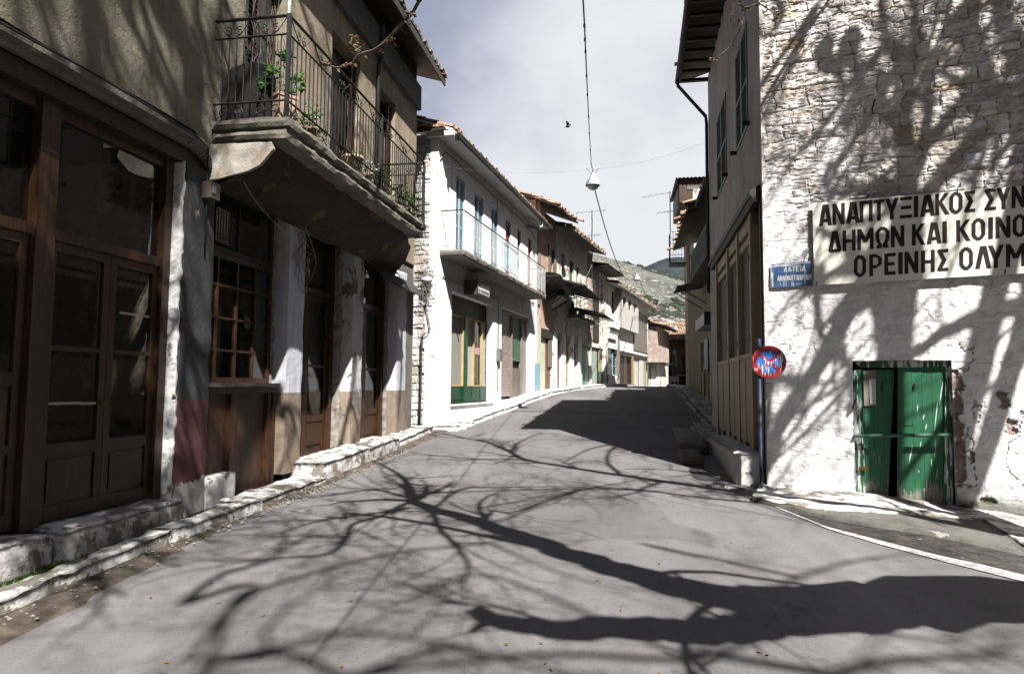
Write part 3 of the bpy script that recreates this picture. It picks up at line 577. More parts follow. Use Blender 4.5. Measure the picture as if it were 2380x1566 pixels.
def roller(parent, F, r, o, mat, pitch=.075, name='roller_shutter'):
    s0, s1, z0, z1 = r; prof = []; z = z0; k = 0
    while z < z1: prof += [(o + .004, z), (o + .022, z + pitch * .2), (o + .026, z + pitch * .6), (o + .006, z + pitch * .95)]; z += pitch
    mb = MB(F); n = len(prof); mb.add([F.P(s, a, b) for s in (s0, s1) for a, b in prof], [(i, i + 1, n + i + 1, n + i) for i in range(n - 1)]); mb.box(s0, s1, o - .01, o + .03, z0 - .09, z0)
    return mb.build(name, M[mat], parent)
def roof(parent, F, s0, s1, ze, oe, run, pitch_, mat='terracotta', soffit='grey_wood', fascia=None, per=.23, jit=.012, skew=0., name='roof', verge=True):
    """barrel tiles in rows, laid from an eave at (oe, ze) upwards and back over run metres"""
    rng = np.random.default_rng(int(abs(s0 * 91 + ze * 17)) + 3); mb = MB(F); nc = max(2, int((s1 - s0) / per)); rows = max(2, int(run / math.cos(pitch_) / .36)); tp = math.tan(pitch_); P = F.P; ko = 6
    for j in range(rows):
        r0, r1 = run * j / rows, run * (j + 1) / rows + .05; oj = rng.normal(0, jit, (nc, 4))
        for c in range(nc):
            a0 = s0 + (s1 - s0) * c / nc; w = (s1 - s0) / nc; vs = []
            for e, (rr, up) in enumerate(((r0 - (abs(oj[c, 3]) * 2 if j == 0 else 0), .055), (r1, .02))):
                for q in range(ko + 1):
                    th_ = math.pi * q / ko; x = a0 + w * .5 - w * .46 * math.cos(th_) + oj[c, 1]; zz = ze + rr * tp + up + w * .33 * math.sin(th_) + oj[c, 2]
                    vs.append(P(x + skew * rr, oe - rr + oj[c, 0], zz))
            mb.add(vs, [(q, q + 1, ko + 2 + q, ko + 1 + q) for q in range(ko)])
            if j == 0: mb.add(vs[:ko + 1] + [P(a0 + w * .5 + oj[c, 1], oe + oj[c, 0], ze + .05)], [(q, q + 1, ko + 1) for q in range(ko)])
            a1 = a0 + w; lo = [P(a1 - w * .2 + skew * rr, oe - rr, ze + rr * tp + u_) for rr, u_ in ((r0, .02), (r1, -.005))] + [P(a1 + w * .2 + skew * rr, oe - rr, ze + rr * tp + u_) for rr, u_ in ((r1, -.005), (r0, .02))]
            mb.add(lo, [(0, 1, 2, 3)])
    rf = mb.build(name, M[mat], parent)
    m2 = MB(F); th = .06; c = [(s0, oe, ze - th), (s1, oe, ze - th), (s1 + skew * run, oe - run, ze + run * tp - th), (s0 + skew * run, oe - run, ze + run * tp - th)]
    m2.add([P(*q) for q in c] + [P(a, o, z + th) for a, o, z in c], [(0, 1, 2, 3), (4, 5, 6, 7), (0, 1, 5, 4), (1, 2, 6, 5), (2, 3, 7, 6), (3, 0, 4, 7)]); m2.build('soffit', M[soffit], rf)
    if fascia: bx('fascia', fascia, rf, F, (s0 + .01, s1 - .01, oe - .03, oe + .004, ze - .16, ze - .005))
    return rf
def gutter(parent, F, s0, s1, o, z, mat='galv', r=.06, down=None):
    mb = MB(F); n = 8; prof = [(o + r + r * math.cos(math.pi + math.pi * k / n), z + r * math.sin(math.pi + math.pi * k / n)) for k in range(n + 1)]; prof += [(a * .0 + o + r + (a - o - r) * .88, b + .004) for a, b in prof[::-1]]
    mb.sweep(prof, s0, s1)
    g = mb.build('gutter', M[mat], parent)
    if down: m2 = MB(F); m2.tube([F.P(*q) for q in down], .045, 8); m2.build('downpipe', M[mat], g, True)
    return g
def scroll(mb, c, ax, az, r, turns=1.6, th=.006, sgn=1, a0=0.):
    pts = [c + ax * (sgn * r * (1 - k / 26 * .85) * math.cos(a0 + k / 26 * turns * 6.283)) + az * (r * (1 - k / 26 * .85) * math.sin(a0 + k / 26 * turns * 6.283)) for k in range(27)]
    mb.tube(pts, th, 4)
def leaves(mb, c, n, rad, sz, hang=0., shape=(1, 1, 1)):
    for _ in range(n):
        d = np.array([random.gauss(0, 1), random.gauss(0, 1), random.gauss(0, 1)]); d /= np.linalg.norm(d); q = np.array(c) + d * rad * random.random() ** .45 * np.array(shape); q[2] -= hang * random.random()
        u = np.array([random.gauss(0, 1), random.gauss(0, 1), random.gauss(0, .5)]); u /= np.linalg.norm(u); w = np.cross(u, d + .01); w /= np.linalg.norm(w) + 1e-6; s_ = sz * random.uniform(.6, 1.3); nrm = np.cross(u, w) * s_ * .25
        mb.add([q, q + u * s_ * .5 + w * s_ * .42 + nrm, q + u * s_ * 1.1, q + u * s_ * .5 - w * s_ * .42 + nrm], [(0, 1, 2), (0, 2, 3)])

# ================================================================ the near left building of shops
z4 = zm(700, 900, 1.424); z2 = zm(700, 0, 1.5664)
LB = thing('shop_building', LF.P(0, 0, 0), 'tan stucco building on the left with dark wooden shopfronts and an iron balcony', 'building')
BZ = 4.15
p1a, p1b = LF.px((415, 900))[0], LF.px((488, 900))[0]; p2a, p2b = LF.px((663, 950))[0], LF.px((702, 950))[0]; p3a, p3b = LF.px((815, 950))[0], LF.px((841, 950))[0]; p4a, p4b = LF.px((920, 950))[0], LF.px((942, 950))[0]
LEND = 15.5
# piers
def pier(name, mat, s0, s1, z0, z1, amp=.012, depth=.42):
    mb = MB(LF); mb.rough(s0, s1, -depth, 0, z0, z1, .09, amp, 3, .02); return mb.build(name, M[mat], LB, False)
pier('pillar', 'pillar_grey_red', p1a, p1b, -.1, BZ)['label'] = 'pillar painted dark grey above a maroon band'
pier('pillar', 'pillar_white_brown', p2a, p2b, .25, BZ); pier('pillar', 'pillar_patchy', p3a, p3b, .2, BZ, .02)['label'] = 'pillar with most of its plaster fallen away'; pier('pillar', 'pillar_white_brown', p4a, p4b, .2, BZ)
mb = MB(LF); mb.rough(p1a - .035, p1a - .002, -.40, -.015, .0, BZ, .04, .03, 7, .01); mb.build('rubble_edge', M['stone'] if 0 else M['clean_whitewash'], LB)
for a_, w_ in ((p2a, .05), (p3a, .05), (p4a, .04)): mb = MB(LF); mb.rough(a_ - w_, a_ - .002, -.62, -.20, .25, BZ, .06, .04, 6, .02); mb.build('stone_reveal', M['stone'], LB)
for z, w in ((1.46, .028), (.44, .05)): mb = MB(LF); lumps(mb, [LF.P(p1a - .05, -.02, z)], w * .6, w, .8, RNG); mb.build('foam_filler', M['foam'], LB)
bx('beam', 'dark_wood', LB, LF, (-3, p1b, -.42, -.04, BZ - .02, 4.31))
# walls: upper storey in two planes of stucco, lower body, room behind the glass
def hz(u0, u1, v, z0, z1): return (LF.px((u0, v))[0], LF.px((u1, v))[0], z0, z1)
h1 = (LF.px((566, 150))[0], LF.px((664, 150))[0], 4.8, 7.75); h2 = (LF.px(z2(985, 300))[0], LF.px(z2(1165, 300))[0], 4.8, 7.7); h3 = (LF.px(z2(1270, 420))[0], LF.px(z2(1385, 520))[0], 4.8, 7.7)
DV = h1[1] + .25
mb = MB(LF); wall(mb, -3, DV, 4.42, 8.6, [h1], 0, .3); mb.build('wall', M['tan_stucco'], LB)
mb = MB(LF); wall(mb, DV, LEND, 4.42, 8.2, [h2, h3], 0, .3); P = LF.P; mb.quad(P(LEND, 0, .2), P(LEND, -6.5, .2), P(LEND, -6.5, 8.9), P(LEND, 0, 8.9)); mb.build('wall', M['tan_smooth'], LB)['label'] = 'smoother ochre plaster wall behind the balcony'
mb = MB(LF); mb.box(p1b, LEND, -.42, -.02, BZ, 4.31); mb.box(p4b, LEND, -.4, -.012, .2, BZ); mb.build('lintel', M['concrete'], LB)
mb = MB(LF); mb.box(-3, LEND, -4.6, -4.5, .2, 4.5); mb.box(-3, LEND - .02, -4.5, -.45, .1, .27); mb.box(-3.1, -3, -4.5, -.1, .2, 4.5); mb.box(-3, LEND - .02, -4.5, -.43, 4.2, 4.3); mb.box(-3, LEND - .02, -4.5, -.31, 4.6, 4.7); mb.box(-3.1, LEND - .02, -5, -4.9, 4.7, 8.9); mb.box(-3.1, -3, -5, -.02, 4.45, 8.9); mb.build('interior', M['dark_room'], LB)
mb = MB(LF); mb.rough(p1a + .06, p1b - .08, -4.4, -.44, .27, 4.2, .11, .05, 5, 0); mb.build('party_wall', M['pink_rubble'], LB)
bx('shelf', 'paper', LB, LF, (2.6, 3.9, -1.1, -1.06, 2.2, 3.1)); bx('shelf', 'paper', LB, LF, (3.95, 4.55, -1.0, -.96, 2.15, 2.95))
# fascia band and roof
mb = MB(LF); mb.box(DV - .1, LEND + .02, -.1, .10, 8.2, 8.78); mb.build('fascia_band', M['grey_band'], LB)
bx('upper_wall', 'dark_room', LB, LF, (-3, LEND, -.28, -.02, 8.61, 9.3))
roof(LB, LF, -3.2, 15.95, 9.12, .58, 6.5, math.radians(17), 'dark_tile', 'dark_wood', 'dark_sheet')
# cornice with its run of cables
mb = MB(LF)
mb.sweep([(0, 4.30), (.05, 4.30), (.07, 4.34), (.15, 4.36), (.15, 4.42), (0, 4.43)], -3, 6.9); 
for k in range(8): a0, a1 = 6.9 + k * .06, 6.96 + k * .06; f = lambda a: 1 - max(0, (a - 6.9) / .5) ** 2; mb.sweep([(0, 4.30 - .16 * (1 - f(a0))), (.05, 4.30 - .16 * (1 - f(a0))), (.15 * f(a0) + .01, 4.36 - .16 * (1 - f(a0))), (.15 * f(a0) + .01, 4.42 - .16 * (1 - f(a0))), (0, 4.43 - .16 * (1 - f(a0)))], a0, a1)
mb.build('cornice', M['concrete'], LB)
mb = MB(LF)
for k, (o, z) in enumerate(((.10, 4.455), (.05, 4.47), (.02, 4.50), (.13, 4.455), (.185, 4.40))):
    pts = [LF.P(s_, o + .008 * math.sin(s_ * 3 + k), z + .012 * math.sin(s_ * 2.2 + k * 2)) for s_ in np.linspace(-2, 6.9, 50)] + [LF.P(7.15, o * .7 + .02, z - .05), LF.P(7.3, .05, z - .25), LF.P(7.34, .03, 3.9 - .1 * k), LF.P(7.36, .015, 3.5 - .1 * k)]; mb.tube(pts, .010, 5)
mb.build('cable_bundle', M['rubber'], None, True, label='bundle of black cables lying along the cornice of the tan building', category='cable')
# doorstep
mb = MB(LF); s_ = -3
while s_ < p1a - .1:
    L = min(random.uniform(.9, 1.7), p1a - .04 - s_); mb.rough(s_, s_ + L, -.5, .20 + random.uniform(-.02, .03), -.05, .30 + .012 * (s_ > 5), .06, .032, 4.2, .045); s_ += L
mb.build('doorstep', M['clean_whitewash'] if 0 else M['kerb_whitewash'], LB, True)
# ---- bay one: glazed doors in a dark wooden front, set back
o1 = -.16
ps0, ps1 = LF.px((59, 963), o1 + .03)[0], LF.px((105, 963), o1 + .03)[0]; jb0 = LF.px((362, 900), o1)[0]; ztr = LF.px((275, 583), o1)[1]; ztl = LF.px((50, 525), o1)[1]; zt = (ztr + ztl) / 2
front = MB(LF); front.box(ps0, ps1, o1 - .12, o1 + .03, .30, BZ); front.box(jb0, p1a - .045, o1 - .12, o1 + .02, .30, BZ); front.box(ps1, jb0, o1 - .11, o1, zt - .05, zt + .05); front.box(ps0 - 3.2, ps0, o1 - .11, o1, zt - .05, zt + .05); front.box(ps0 - 1.75, ps0 - 1.55, o1 - .12, o1 + .03, .3, BZ); front.box(-3, p1a - .1, o1 - .12, o1 - .02, BZ - .12, BZ)
fr = front.build('shop_frame', M['brown_wood'], LB)
bx('pane', 'window_glass', fr, LF, (ps1, jb0, o1 - .07, o1 - .062, zt + .04, BZ - .1)); bx('pane', 'window_glass', fr, LF, (ps0 - 1.56, ps0, o1 - .07, o1 - .062, zt + .04, BZ - .1))
mid = LF.px((240, 963), o1 - .03)[0]; zr = LF.px((310, 820), o1)[1]; zg = LF.px((310, 1028), o1)[1]; zk = LF.px((237, 937), o1)[1]
leaf(LB, LF, ps1 + .005, mid, .33, zt - .055, o1 - .03, 'brown_wood', [zr], zg, knob=(mid - .045, zk)); leaf(LB, LF, mid + .006, jb0 - .004, .33, zt - .055, o1 - .03, 'brown_wood', [zr], zg)
leaf(LB, LF, ps0 - .80, ps0 - .005, .33, zt - .055, o1 - .03, 'brown_wood', [LF.px((30, 885), o1)[1] + 0], LF.px((30, 885), o1)[1], panels=2); leaf(LB, LF, ps0 - 1.54, ps0 - .806, .33, zt - .055, o1 - .03, 'brown_wood', [zr], zg)
for (u, v, w) in ((318, 732, .26), (150, 937, .20), (205, 937, .12)):
    s_, z_ = LF.px((u, v), o1 - .05); bx('masking_tape', 'paper', LB, LF, (s_ - w, s_ + w, o1 - .048, o1 - .046, z_ - .012, z_ + .012))
# ---- bay two: counter with panels under a glazed hatch
o2 = -.22
cz = LF.px((570, 890), o2 + .12)[1]; b0, b1 = p1b + .004, p2a - .06
mb = MB(LF); mb.box(b0, b1, o2 - .12, o2 + .16, cz - .05, cz); mb.build('counter', M['grey_wood'], LB)
mb = MB(LF); mb.box(b0, b1, o2 - .08, o2 + .12, cz - .14, cz - .052)
q0 = LF.px((540, 1010), o2 + .1)[0]; q1 = LF.px((622, 1010), o2 + .1)[0]
mb.box(q0 - .05, q0 + .09, o2 - .02, o2 + .10, .12, cz - .141); mb.box(q1 - .02, q1 + .06, o2 - .02, o2 + .10, .12, cz - .141); mb.box(b1 - .08, b1, o2 - .02, o2 + .10, .12, cz - .141); mb.build('counter_frame', M['brown_wood'], LB)
bx('panel', 'brown_boards', LB, LF, (b0, b1, o2 - .02, o2 + .05, .12, cz - .14))
mb = MB(LF); mb.rough(b0 + .01, q0 - .06, o2 - .05, .0, -.05, LF.px((510, 1103))[1], .06, .018, 4, .02); mb.build('plinth', M['clean_whitewash'], LB)
wz = 3.3
window(LB, LF, (b0, b1, cz + .002, wz), o2 - .02, 'brown_wood', 'window_glass', 3, 3, .07); window(LB, LF, (b0, b1, wz + .01, BZ), o2 - .02, 'dark_wood', 'dark_glass', 1, 0, .06)
mb = MB(LF); gs0, gz1 = LF.px((508, 480), o2 + .02); gs1, gz0 = LF.px((536, 570), o2 + .02)
for k in range(6): x_ = gs0 + (gs1 - gs0) * k / 5; mb.tube([LF.P(x_, o2 + .02, gz0), LF.P(x_, o2 + .02, gz1)], .008, 5)
for k in range(3): z_ = gz0 + .05 * k; mb.tube([LF.P(gs0, o2 + .02, z_), LF.P(gs1, o2 + .02, z_)], .008, 5)
mb.build('window_bars', M['iron'], LB); bx('blind', 'paper', LB, LF, (gs0, gs1, o2 - .01, o2 - .004, gz0, gz1))
# ---- bays three and four: recessed double doors
for (a, b, z0, ou, zp) in ((p2b, p3a - .055, .36, -.40, LF.px(z4(860, 1095), -.4)[1]), (p3b, p4a - .045, .36, -.34, LF.px(z4(1150, 1060), -.34)[1])):
    mb = MB(LF); mb.box(a + .002, a + .09, ou - .1, ou + .05, .27, BZ); mb.box(b - .13, b - .002, ou - .1, ou + .05, .27, BZ); zt3 = 3.15; mb.box(a + .09, b - .13, ou - .1, ou + .03, zt3, zt3 + .09); f3 = mb.build('door_frame', M['brown_wood'], LB); bx('pane', 'dark_glass', f3, LF, (a + .09, b - .13, ou - .06, ou - .05, zt3 + .09, BZ)); mid = (a + b) / 2 - .02
    leaf(LB, LF, a + .092, mid, z0, zt3 - .005, ou - .01, 'brown_wood', [1.9], zp, 'window_glass', panels=1, knob=(mid - .04, 1.42)); leaf(LB, LF, mid + .005, b - .132, z0, zt3 - .005, ou - .01, 'brown_wood', [1.9], zp, 'window_glass', panels=1)
    bx('threshold', 'kerb_whitewash', LB, LF, (a, b, ou - .3, -.12, -.1, z0 - .01))
# ---- upper openings
s0, s1, z0, z1 = h1
louvre(LB, LF, s0 - .02, s0 + .44, z0 + .05, z1 - .05, -.08, 'redbrown_door' if 0 else 'brown_wood', .075, .04, .075, split=6.1); 
leaf(LB, LF, s0 + .46, s1 - .02, z0 + .05, z1 - .02, -.16, 'brown_wood', [6.6], 5.7, 'dark_glass', name='balcony_door'); bx('pane', 'dark_glass', LB, LF, (s0 + .01, s0 + .46, -.22, -.2, z0, z1))
mb = MB(LF); mb.rough(s1 + .01, s1 + .10, -.05, .015, z0, 7.8, .12, .012, 4, .01); mb.build('door_jamb', M['clean_whitewash'], LB)
for (s0, s1, z0, z1) in (h2, h3):
    bx('balcony_door', 'dark_wood', LB, LF, (s0 + .005, s1 - .005, -.29, -.24, z0, z1)); louvre(LB, LF, s1 - .20, s1 - .005, z0 + .05, z1 - .05, -.12, 'brown_wood', .04, .03)
# ---- balcony
BO, BZT = 1.05, 4.78; bs0, bs1 = 7.35, 13.02
BAL = MB(LF); BAL.rough(bs0, bs1, 0.01, BO, BZT - .14, BZT, .10, .02, 4, .03); BAL.rough(bs0 + .01, bs1 - .03, 0.01, BO - .035, BZT - .29, BZT - .145, .10, .02, 5, .03)
bal = BAL.build('balcony', M['concrete'], LB)
mb = MB(LF); prof = [(0.0, 3.98), (.10, 4.0), (.34, 4.10), (.58, 4.26), (.78, 4.49), (.0, 4.49)]; n = 44; vs = []
for i in range(n + 1):
    s_ = bs0 + .08 + (bs1 + .9 - bs0) * i / n; e = max(0, (s_ - 12.6) / 1.4)
    for j, (o, z) in enumerate(prof): q = LF.P(s_, o * (1 - .5 * e), z); d = mnoise.noise(Vector(q) * 2.6) * .06 + mnoise.noise(Vector(q) * 9) * .02; vs.append(q + (np.array([0, 0, 1.]) * d if 0 < j < 5 else 0) + LF.n * (d if 0 < j < 5 else 0))
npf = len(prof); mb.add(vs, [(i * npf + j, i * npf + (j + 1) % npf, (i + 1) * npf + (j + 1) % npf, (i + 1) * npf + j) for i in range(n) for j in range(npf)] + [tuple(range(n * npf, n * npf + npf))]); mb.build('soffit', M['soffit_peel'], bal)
mb = MB(LF); A = [LF.P(bs0 + .06, o, z) for o, z in ((0, 4.05), (.12, 4.06), (.5, 4.14), (.66, 4.21), (.83, 4.40), (.80, 4.49), (0, 4.49))]; A2 = [q + LF.d * .05 for q in A]; mb.add(A + A2, [tuple(range(7)), tuple(range(7, 14))] + [(i, (i + 1) % 7, 7 + (i + 1) % 7, 7 + i) for i in range(7)]); mb.build('end_face', M['cove_white'], bal)
# railing
rl = MB(LF); zT, z2_, zB = 6.03, 5.80, 4.98; ro = BO - .06; ra, rb = bs0 + .05, bs1 - .06; P = LF.P; zv = np.array([0, 0, 1.])
def railrun(p, q, n, sw=2):
    d = (q - p); L = np.linalg.norm(d); d = d / L
    for z, r in ((zT, .020), (z2_, .013), (zB, .013)): rl.tube([p + zv * z, q + zv * z], r, 6)
    for k in range(1, n): x = p + d * L * k / n; rl.tube([x + zv * zB, x + zv * z2_], .0085, 4)
    m_ = max(2, int(L / .62))
    for k in range(m_):
        c = p + d * L * (k + .5) / m_
        for sg in (-1, 1):
            scroll(rl, c + d * sg * .075 + zv * (z2_ + .085), d, zv, .06, 1.4, .0065, sg, 1.2); scroll(rl, c + d * sg * .09 + zv * (zB - .10), d, zv, .07, 1.3, .0065, sg, -1.2)
        rl.tube([c - d * L * .46 / m_ + zv * zT, c - d * .1 + zv * (z2_ + .05), c + zv * z2_], .0065, 4); rl.tube([c + d * L * .46 / m_ + zv * zT, c + d * .1 + zv * (z2_ + .05), c + zv * z2_], .0065, 4)
        rl.tube([c - d * L * .46 / m_ + zv * zB, c - d * .2 + zv * (BZT + .02), c + zv * (BZT + .1), c + d * .2 + zv * (BZT + .02), c + d * L * .46 / m_ + zv * zB], .0065, 4)
c0, c1 = P(ra, ro, 0), P(rb, ro, 0); mdl = P(10.55, ro, 0)
railrun(c0, mdl, 28); railrun(mdl, c1, 22); railrun(P(ra, .02, 0), c0, 10); railrun(P(rb, .02, 0), c1, 10)
for c in (c0, c1, mdl): rl.box(*(lambda s_: (s_ - .022, s_ + .022, ro - .022, ro + .022, BZT - .02, zT + .02))(float((c - LF.o) @ LF.d)))
rl.build('railing', M['iron'], bal)
# drain pipe down the facade, awning scrap and ragged edge beyond the balcony
mb = MB(LF); sp = LF.px(z2(1282, 300), .08)[0]; mb.tube([LF.P(sp, .14, 8.85), LF.P(sp, .14, 8.2), LF.P(sp, .07, 8.0), LF.P(sp, .07, 4.8)], .045, 8); mb.build('downpipe', M['iron'], LB, True)
mb = MB(LF); prof = []
for k in range(40): s_ = 12.7 + k * .07; prof.append(s_)
vs = []
for k, s_ in enumerate(prof): w = .02 * (-1) ** k; vs += [LF.P(s_, .02, 3.95 + w), LF.P(s_, .34 + .05 * mnoise.noise(Vector((s_ * 2, 0, 0))), 3.62 + w)]
mb.add(vs, [(2 * k, 2 * k + 1, 2 * k + 3, 2 * k + 2) for k in range(39)]); mb.build('awning', M['dark_sheet'], LB)
# ---- things on and under the balcony
def pot_plant(name, base, r, h, mat, leafs, label, square=False):
    t_ = thing(name, base, label, 'potted plant', 'plants on the iron balcony'); mb = MB()
    if square: mb.lathe(base, [(0, 0), (r * .95, 0), (r * 1.1, h * .9), (r * 1.2, h * .9), (r * 1.2, h), (r * .9, h), (r * .9, h * .85), (0, h * .85)], 4)
    else: mb.lathe(base, [(0, 0), (r * .72, 0), (r, h * .85), (r * 1.12, h * .85), (r * 1.12, h), (r * .9, h), (r * .85, h * .85), (0, h * .85)], 14)
    mb.build('pot', M[mat], t_, not square)
    m2 = MB(); m2.tube([np.array(base) + (0, 0, h * .8), np.array(base) + (0, 0, h + .1)], .015, 5)
    for c, n, rad, sz, sh in leafs:
        cc = np.array(base) + np.array(c); m2.tube([np.array(base) + (0, 0, h * .8), (np.array(base) + cc) / 2 + (0, 0, .05), cc], .006, 4)
    m2.build('stem', M['bark'], t_); m3 = MB()
    for c, n, rad, sz, sh in leafs: leaves(m3, np.array(base) + np.array(c), n, rad, sz, 0, sh)
    m3.build('foliage', M['leaf_bright'], t_); return t_
B_ = lambda s_, o: LF.P(s_, o, BZT)
pot_plant('potted_plant', B_(7.62, .82), .16, .34, 'pot_beige', [((-.10, -.10, .62), 34, .13, .075, (1, 1, 1)), ((.0, .0, .86), 24, .10, .075, (1, 1, 1)), ((-.22, -.05, .46), 26, .10, .075, (1, 1, 1)), ((.14, .08, .60), 26, .12, .08, (1, 1, .6)), ((.10, .05, .42), 18, .10, .07, (1, 1, 1))], 'bushy green plant in a beige pot at the near corner of the balcony', True)
pot_plant('potted_plant', B_(8.25, .86), .11, .16, 'pot_red', [((0, 0, .34), 60, .16, .06, (1, 1, 1.1)), ((.1, .2, .22), 30, .13, .05, (1, 1, 1))], 'dark leafy plant in a red pot behind the bushy corner plant')
pot_plant('potted_plant', B_(9.75, .84), .15, .30, 'pot_beige', [((0, .0, .34), 14, .12, .05, (1, 1, .4))], 'wide beige pot with a few leaves half way along the balcony')
w_ = pot_plant('flowering_plant', B_(10.25, .84), .12, .16, 'pot_red', [((0, 0, .30), 40, .18, .05, (1, 1, .8))], 'low pot crowded with white blossoms by the middle balcony post'); mb = MB(); leaves(mb, B_(10.25, .84) + np.array([0, 0, .34]), 150, .21, .05, .1, (1, 1.2, .8)); mb.build('blossom', M['petal'], w_)
pot_plant('potted_plant', B_(11.05, .80), .12, .20, 'pot_red', [((0, 0, .42), 150, .19, .05, (1, 1, .9))], 'round clipped green bush just past the middle balcony post')
pot_plant('potted_plant', B_(11.9, .84), .10, .16, 'pot_red', [((0, 0, .30), 70, .20, .06, (1, 1, 1)), ((0, -.2, .4), 40, .18, .06, (1, 1, 1))], 'straggling plant in a round red pot near the far end of the balcony')
pot_plant('potted_plant', B_(12.6, .82), .10, .15, 'pot_beige', [((0, 0, .36), 90, .2, .075, (1, 1, 1.2)), ((0, .15, .2), 50, .2, .07, (1, 1, 1))], 'spreading leafy plant at the far corner of the balcony')
t_ = thing('armchair', B_(7.75, .38), 'black round-backed chair standing behind the near end of the balcony railing', 'chair'); mb = MB(LF); b_ = B_(7.75, .38)
s_c = 7.75; prof = [(s_c - .33, BZT + .02), (s_c - .35, BZT + .62), (s_c - .2, BZT + .76), (s_c, BZT + .80), (s_c + .2, BZT + .76), (s_c + .35, BZT + .62), (s_c + .33, BZT + .02)]; mb = MB(LF); mb.F = Fac((LF.P(7.58, .42, 0))[:2], 9.6 + 90, False)
mb.prism([(-.36, BZT + .02), (-.37, BZT + .55), (-.25, BZT + .72), (0, BZT + .78), (.22, BZT + .72), (.30, BZT + .55), (.29, BZT + .02)], -.04, .05); mb.build('backrest', M['black_plastic'], t_); m2 = MB(mb.F); m2.box(-.33, .27, -.42, -.04, BZT + .34, BZT + .42); m2.build('seat', M['black_plastic'], t_)
for (a, o) in ((-.31, -.4), (.22, -.4), (-.31, -.06), (.22, -.06)): m2 = MB(mb.F); m2.box(a, a + .05, o, o + .05, BZT + .002, BZT + .34); m2.build('leg', M['black_plastic'], t_)
# dry creeper against the near shutter
mb = MB(LF)
for k in range(26):
    s_ = random.uniform(h1[0] - .3, h1[1] + .1); z_ = BZT; pts = []
    for j in range(14): pts.append(LF.P(s_, .03 + .05 * random.random(), z_)); z_ += random.uniform(.08, .24); s_ += random.gauss(0, .05)
    mb.tube(pts, .004, 4)
mb.build('dry_creeper', M['bark'], None, label='tangle of bare dry creeper climbing the wall and shutter behind the balcony', category='plant')
# junction box, hanging wires
t_ = thing('junction_box', LF.P(7.75, .0, 3.5), 'small grey electrical box fixed to the top of the grey pillar', 'electrical box'); sb, zb = LF.px((490, 445), .06); bx('box', 'rust_sheet', t_, LF, (sb - .10, sb + .08, .0, .13, zb - .10, zb + .10)); bx('cover', 'galv', t_, LF, (sb - .075, sb - .01, .13, .14, zb - .04, zb + .05))
mb = MB(LF); rr = random.Random(5)
for k in range(9):
    u0 = 700 + rr.uniform(-10, 14); pts = [LF.P(*(lambda q: (q[0], .03 + .05 * rr.random(), q[1]))(LF.px((u0 + rr.uniform(-14, 18) * math.sin(j * .5 + k), 505 + j * (10 + k % 3 * 3)), .05))) for j in range(12)]; mb.tube(pts, .006, 4)
pts = [LF.P(*(lambda q: (q[0], .12, q[1]))(LF.px(q, .12))) for q in ((700, 500), (722, 560), (732, 590), (735, 615), (725, 645), (712, 665))]; mb.tube(pts, .007, 4)
pts = [LF.P(*(lambda q: (q[0], .3, q[1]))(LF.px(q, .3))) for q in ((560, 412), (585, 455), (612, 490), (645, 525), (672, 546))]; mb.tube(pts, .007, 4)
mb.build('hanging_wires', M['cable_grey'], None, label='tangle of loose wires hanging down the white pillar under the balcony', category='wire')
# ================================================================ the white house with the long balcony
z5 = zm(1550, 400, 1.9573); z5b = zm(1550, 900, 1.74); z6 = zm(1700, 900, 1.958); zA = zm(1980, 1080, 3.2636); z8 = zm(2300, 1100, 3.404); z4b = zm(2250, 900, 2.238); zC = zm(2600, 1000, 2.61)
WH = thing('white_house', W1.P(0, 0, 0), 'white two-storey house with blue shutters, a long pale balcony and a green shopfront', 'house')
up = []
for x0, x1, y, zt in ((537, 607, 760, 7.28), (680, 752, 960, 7.22), (813, 864, 960, 7.2), (925, 966, 1030, 7.2), (1017, 1046, 1080, 7.2), (1099, 1128, 1170, 7.2)):
    a, b = W1.px(z5(x0, y))[0], W1.px(z5(x1, y))[0]; up.append((a, b, 4.9 if x0 != 1017 else 5.75, zt))
shop = W1.rect(z6, 212, 515, 1402, 530); rol = W1.rect(z6, 602, 640, 1370, 806); rol = (rol[0], rol[1] + .25, rol[2], 4.15)
mb = MB(W1); wall(mb, 0, W1E, 4.5, 7.98, up, 0, .22); mb.build('wall', M['white_plaster'], WH)
mb = MB(W1); wall(mb, 0, W1E, .2, 4.5, [shop, (rol[0], rol[1], rol[2], rol[3])], 0, .3); mb.build('wall', M['shop_plaster'], WH)
bx('back_wall', 'worn_white', WH, W1, (0.02, W1E - .02, -6.2, -6, 0, 8), (-.0, .02, -6, -1.6, 0, 8), (W1E - .15, W1E, -6, -.02, 0, 9.0), (.02, W1E - .16, -6, -.31, 4.42, 4.52), (.02, W1E - .02, -6, -.02, 7.9, 7.97))
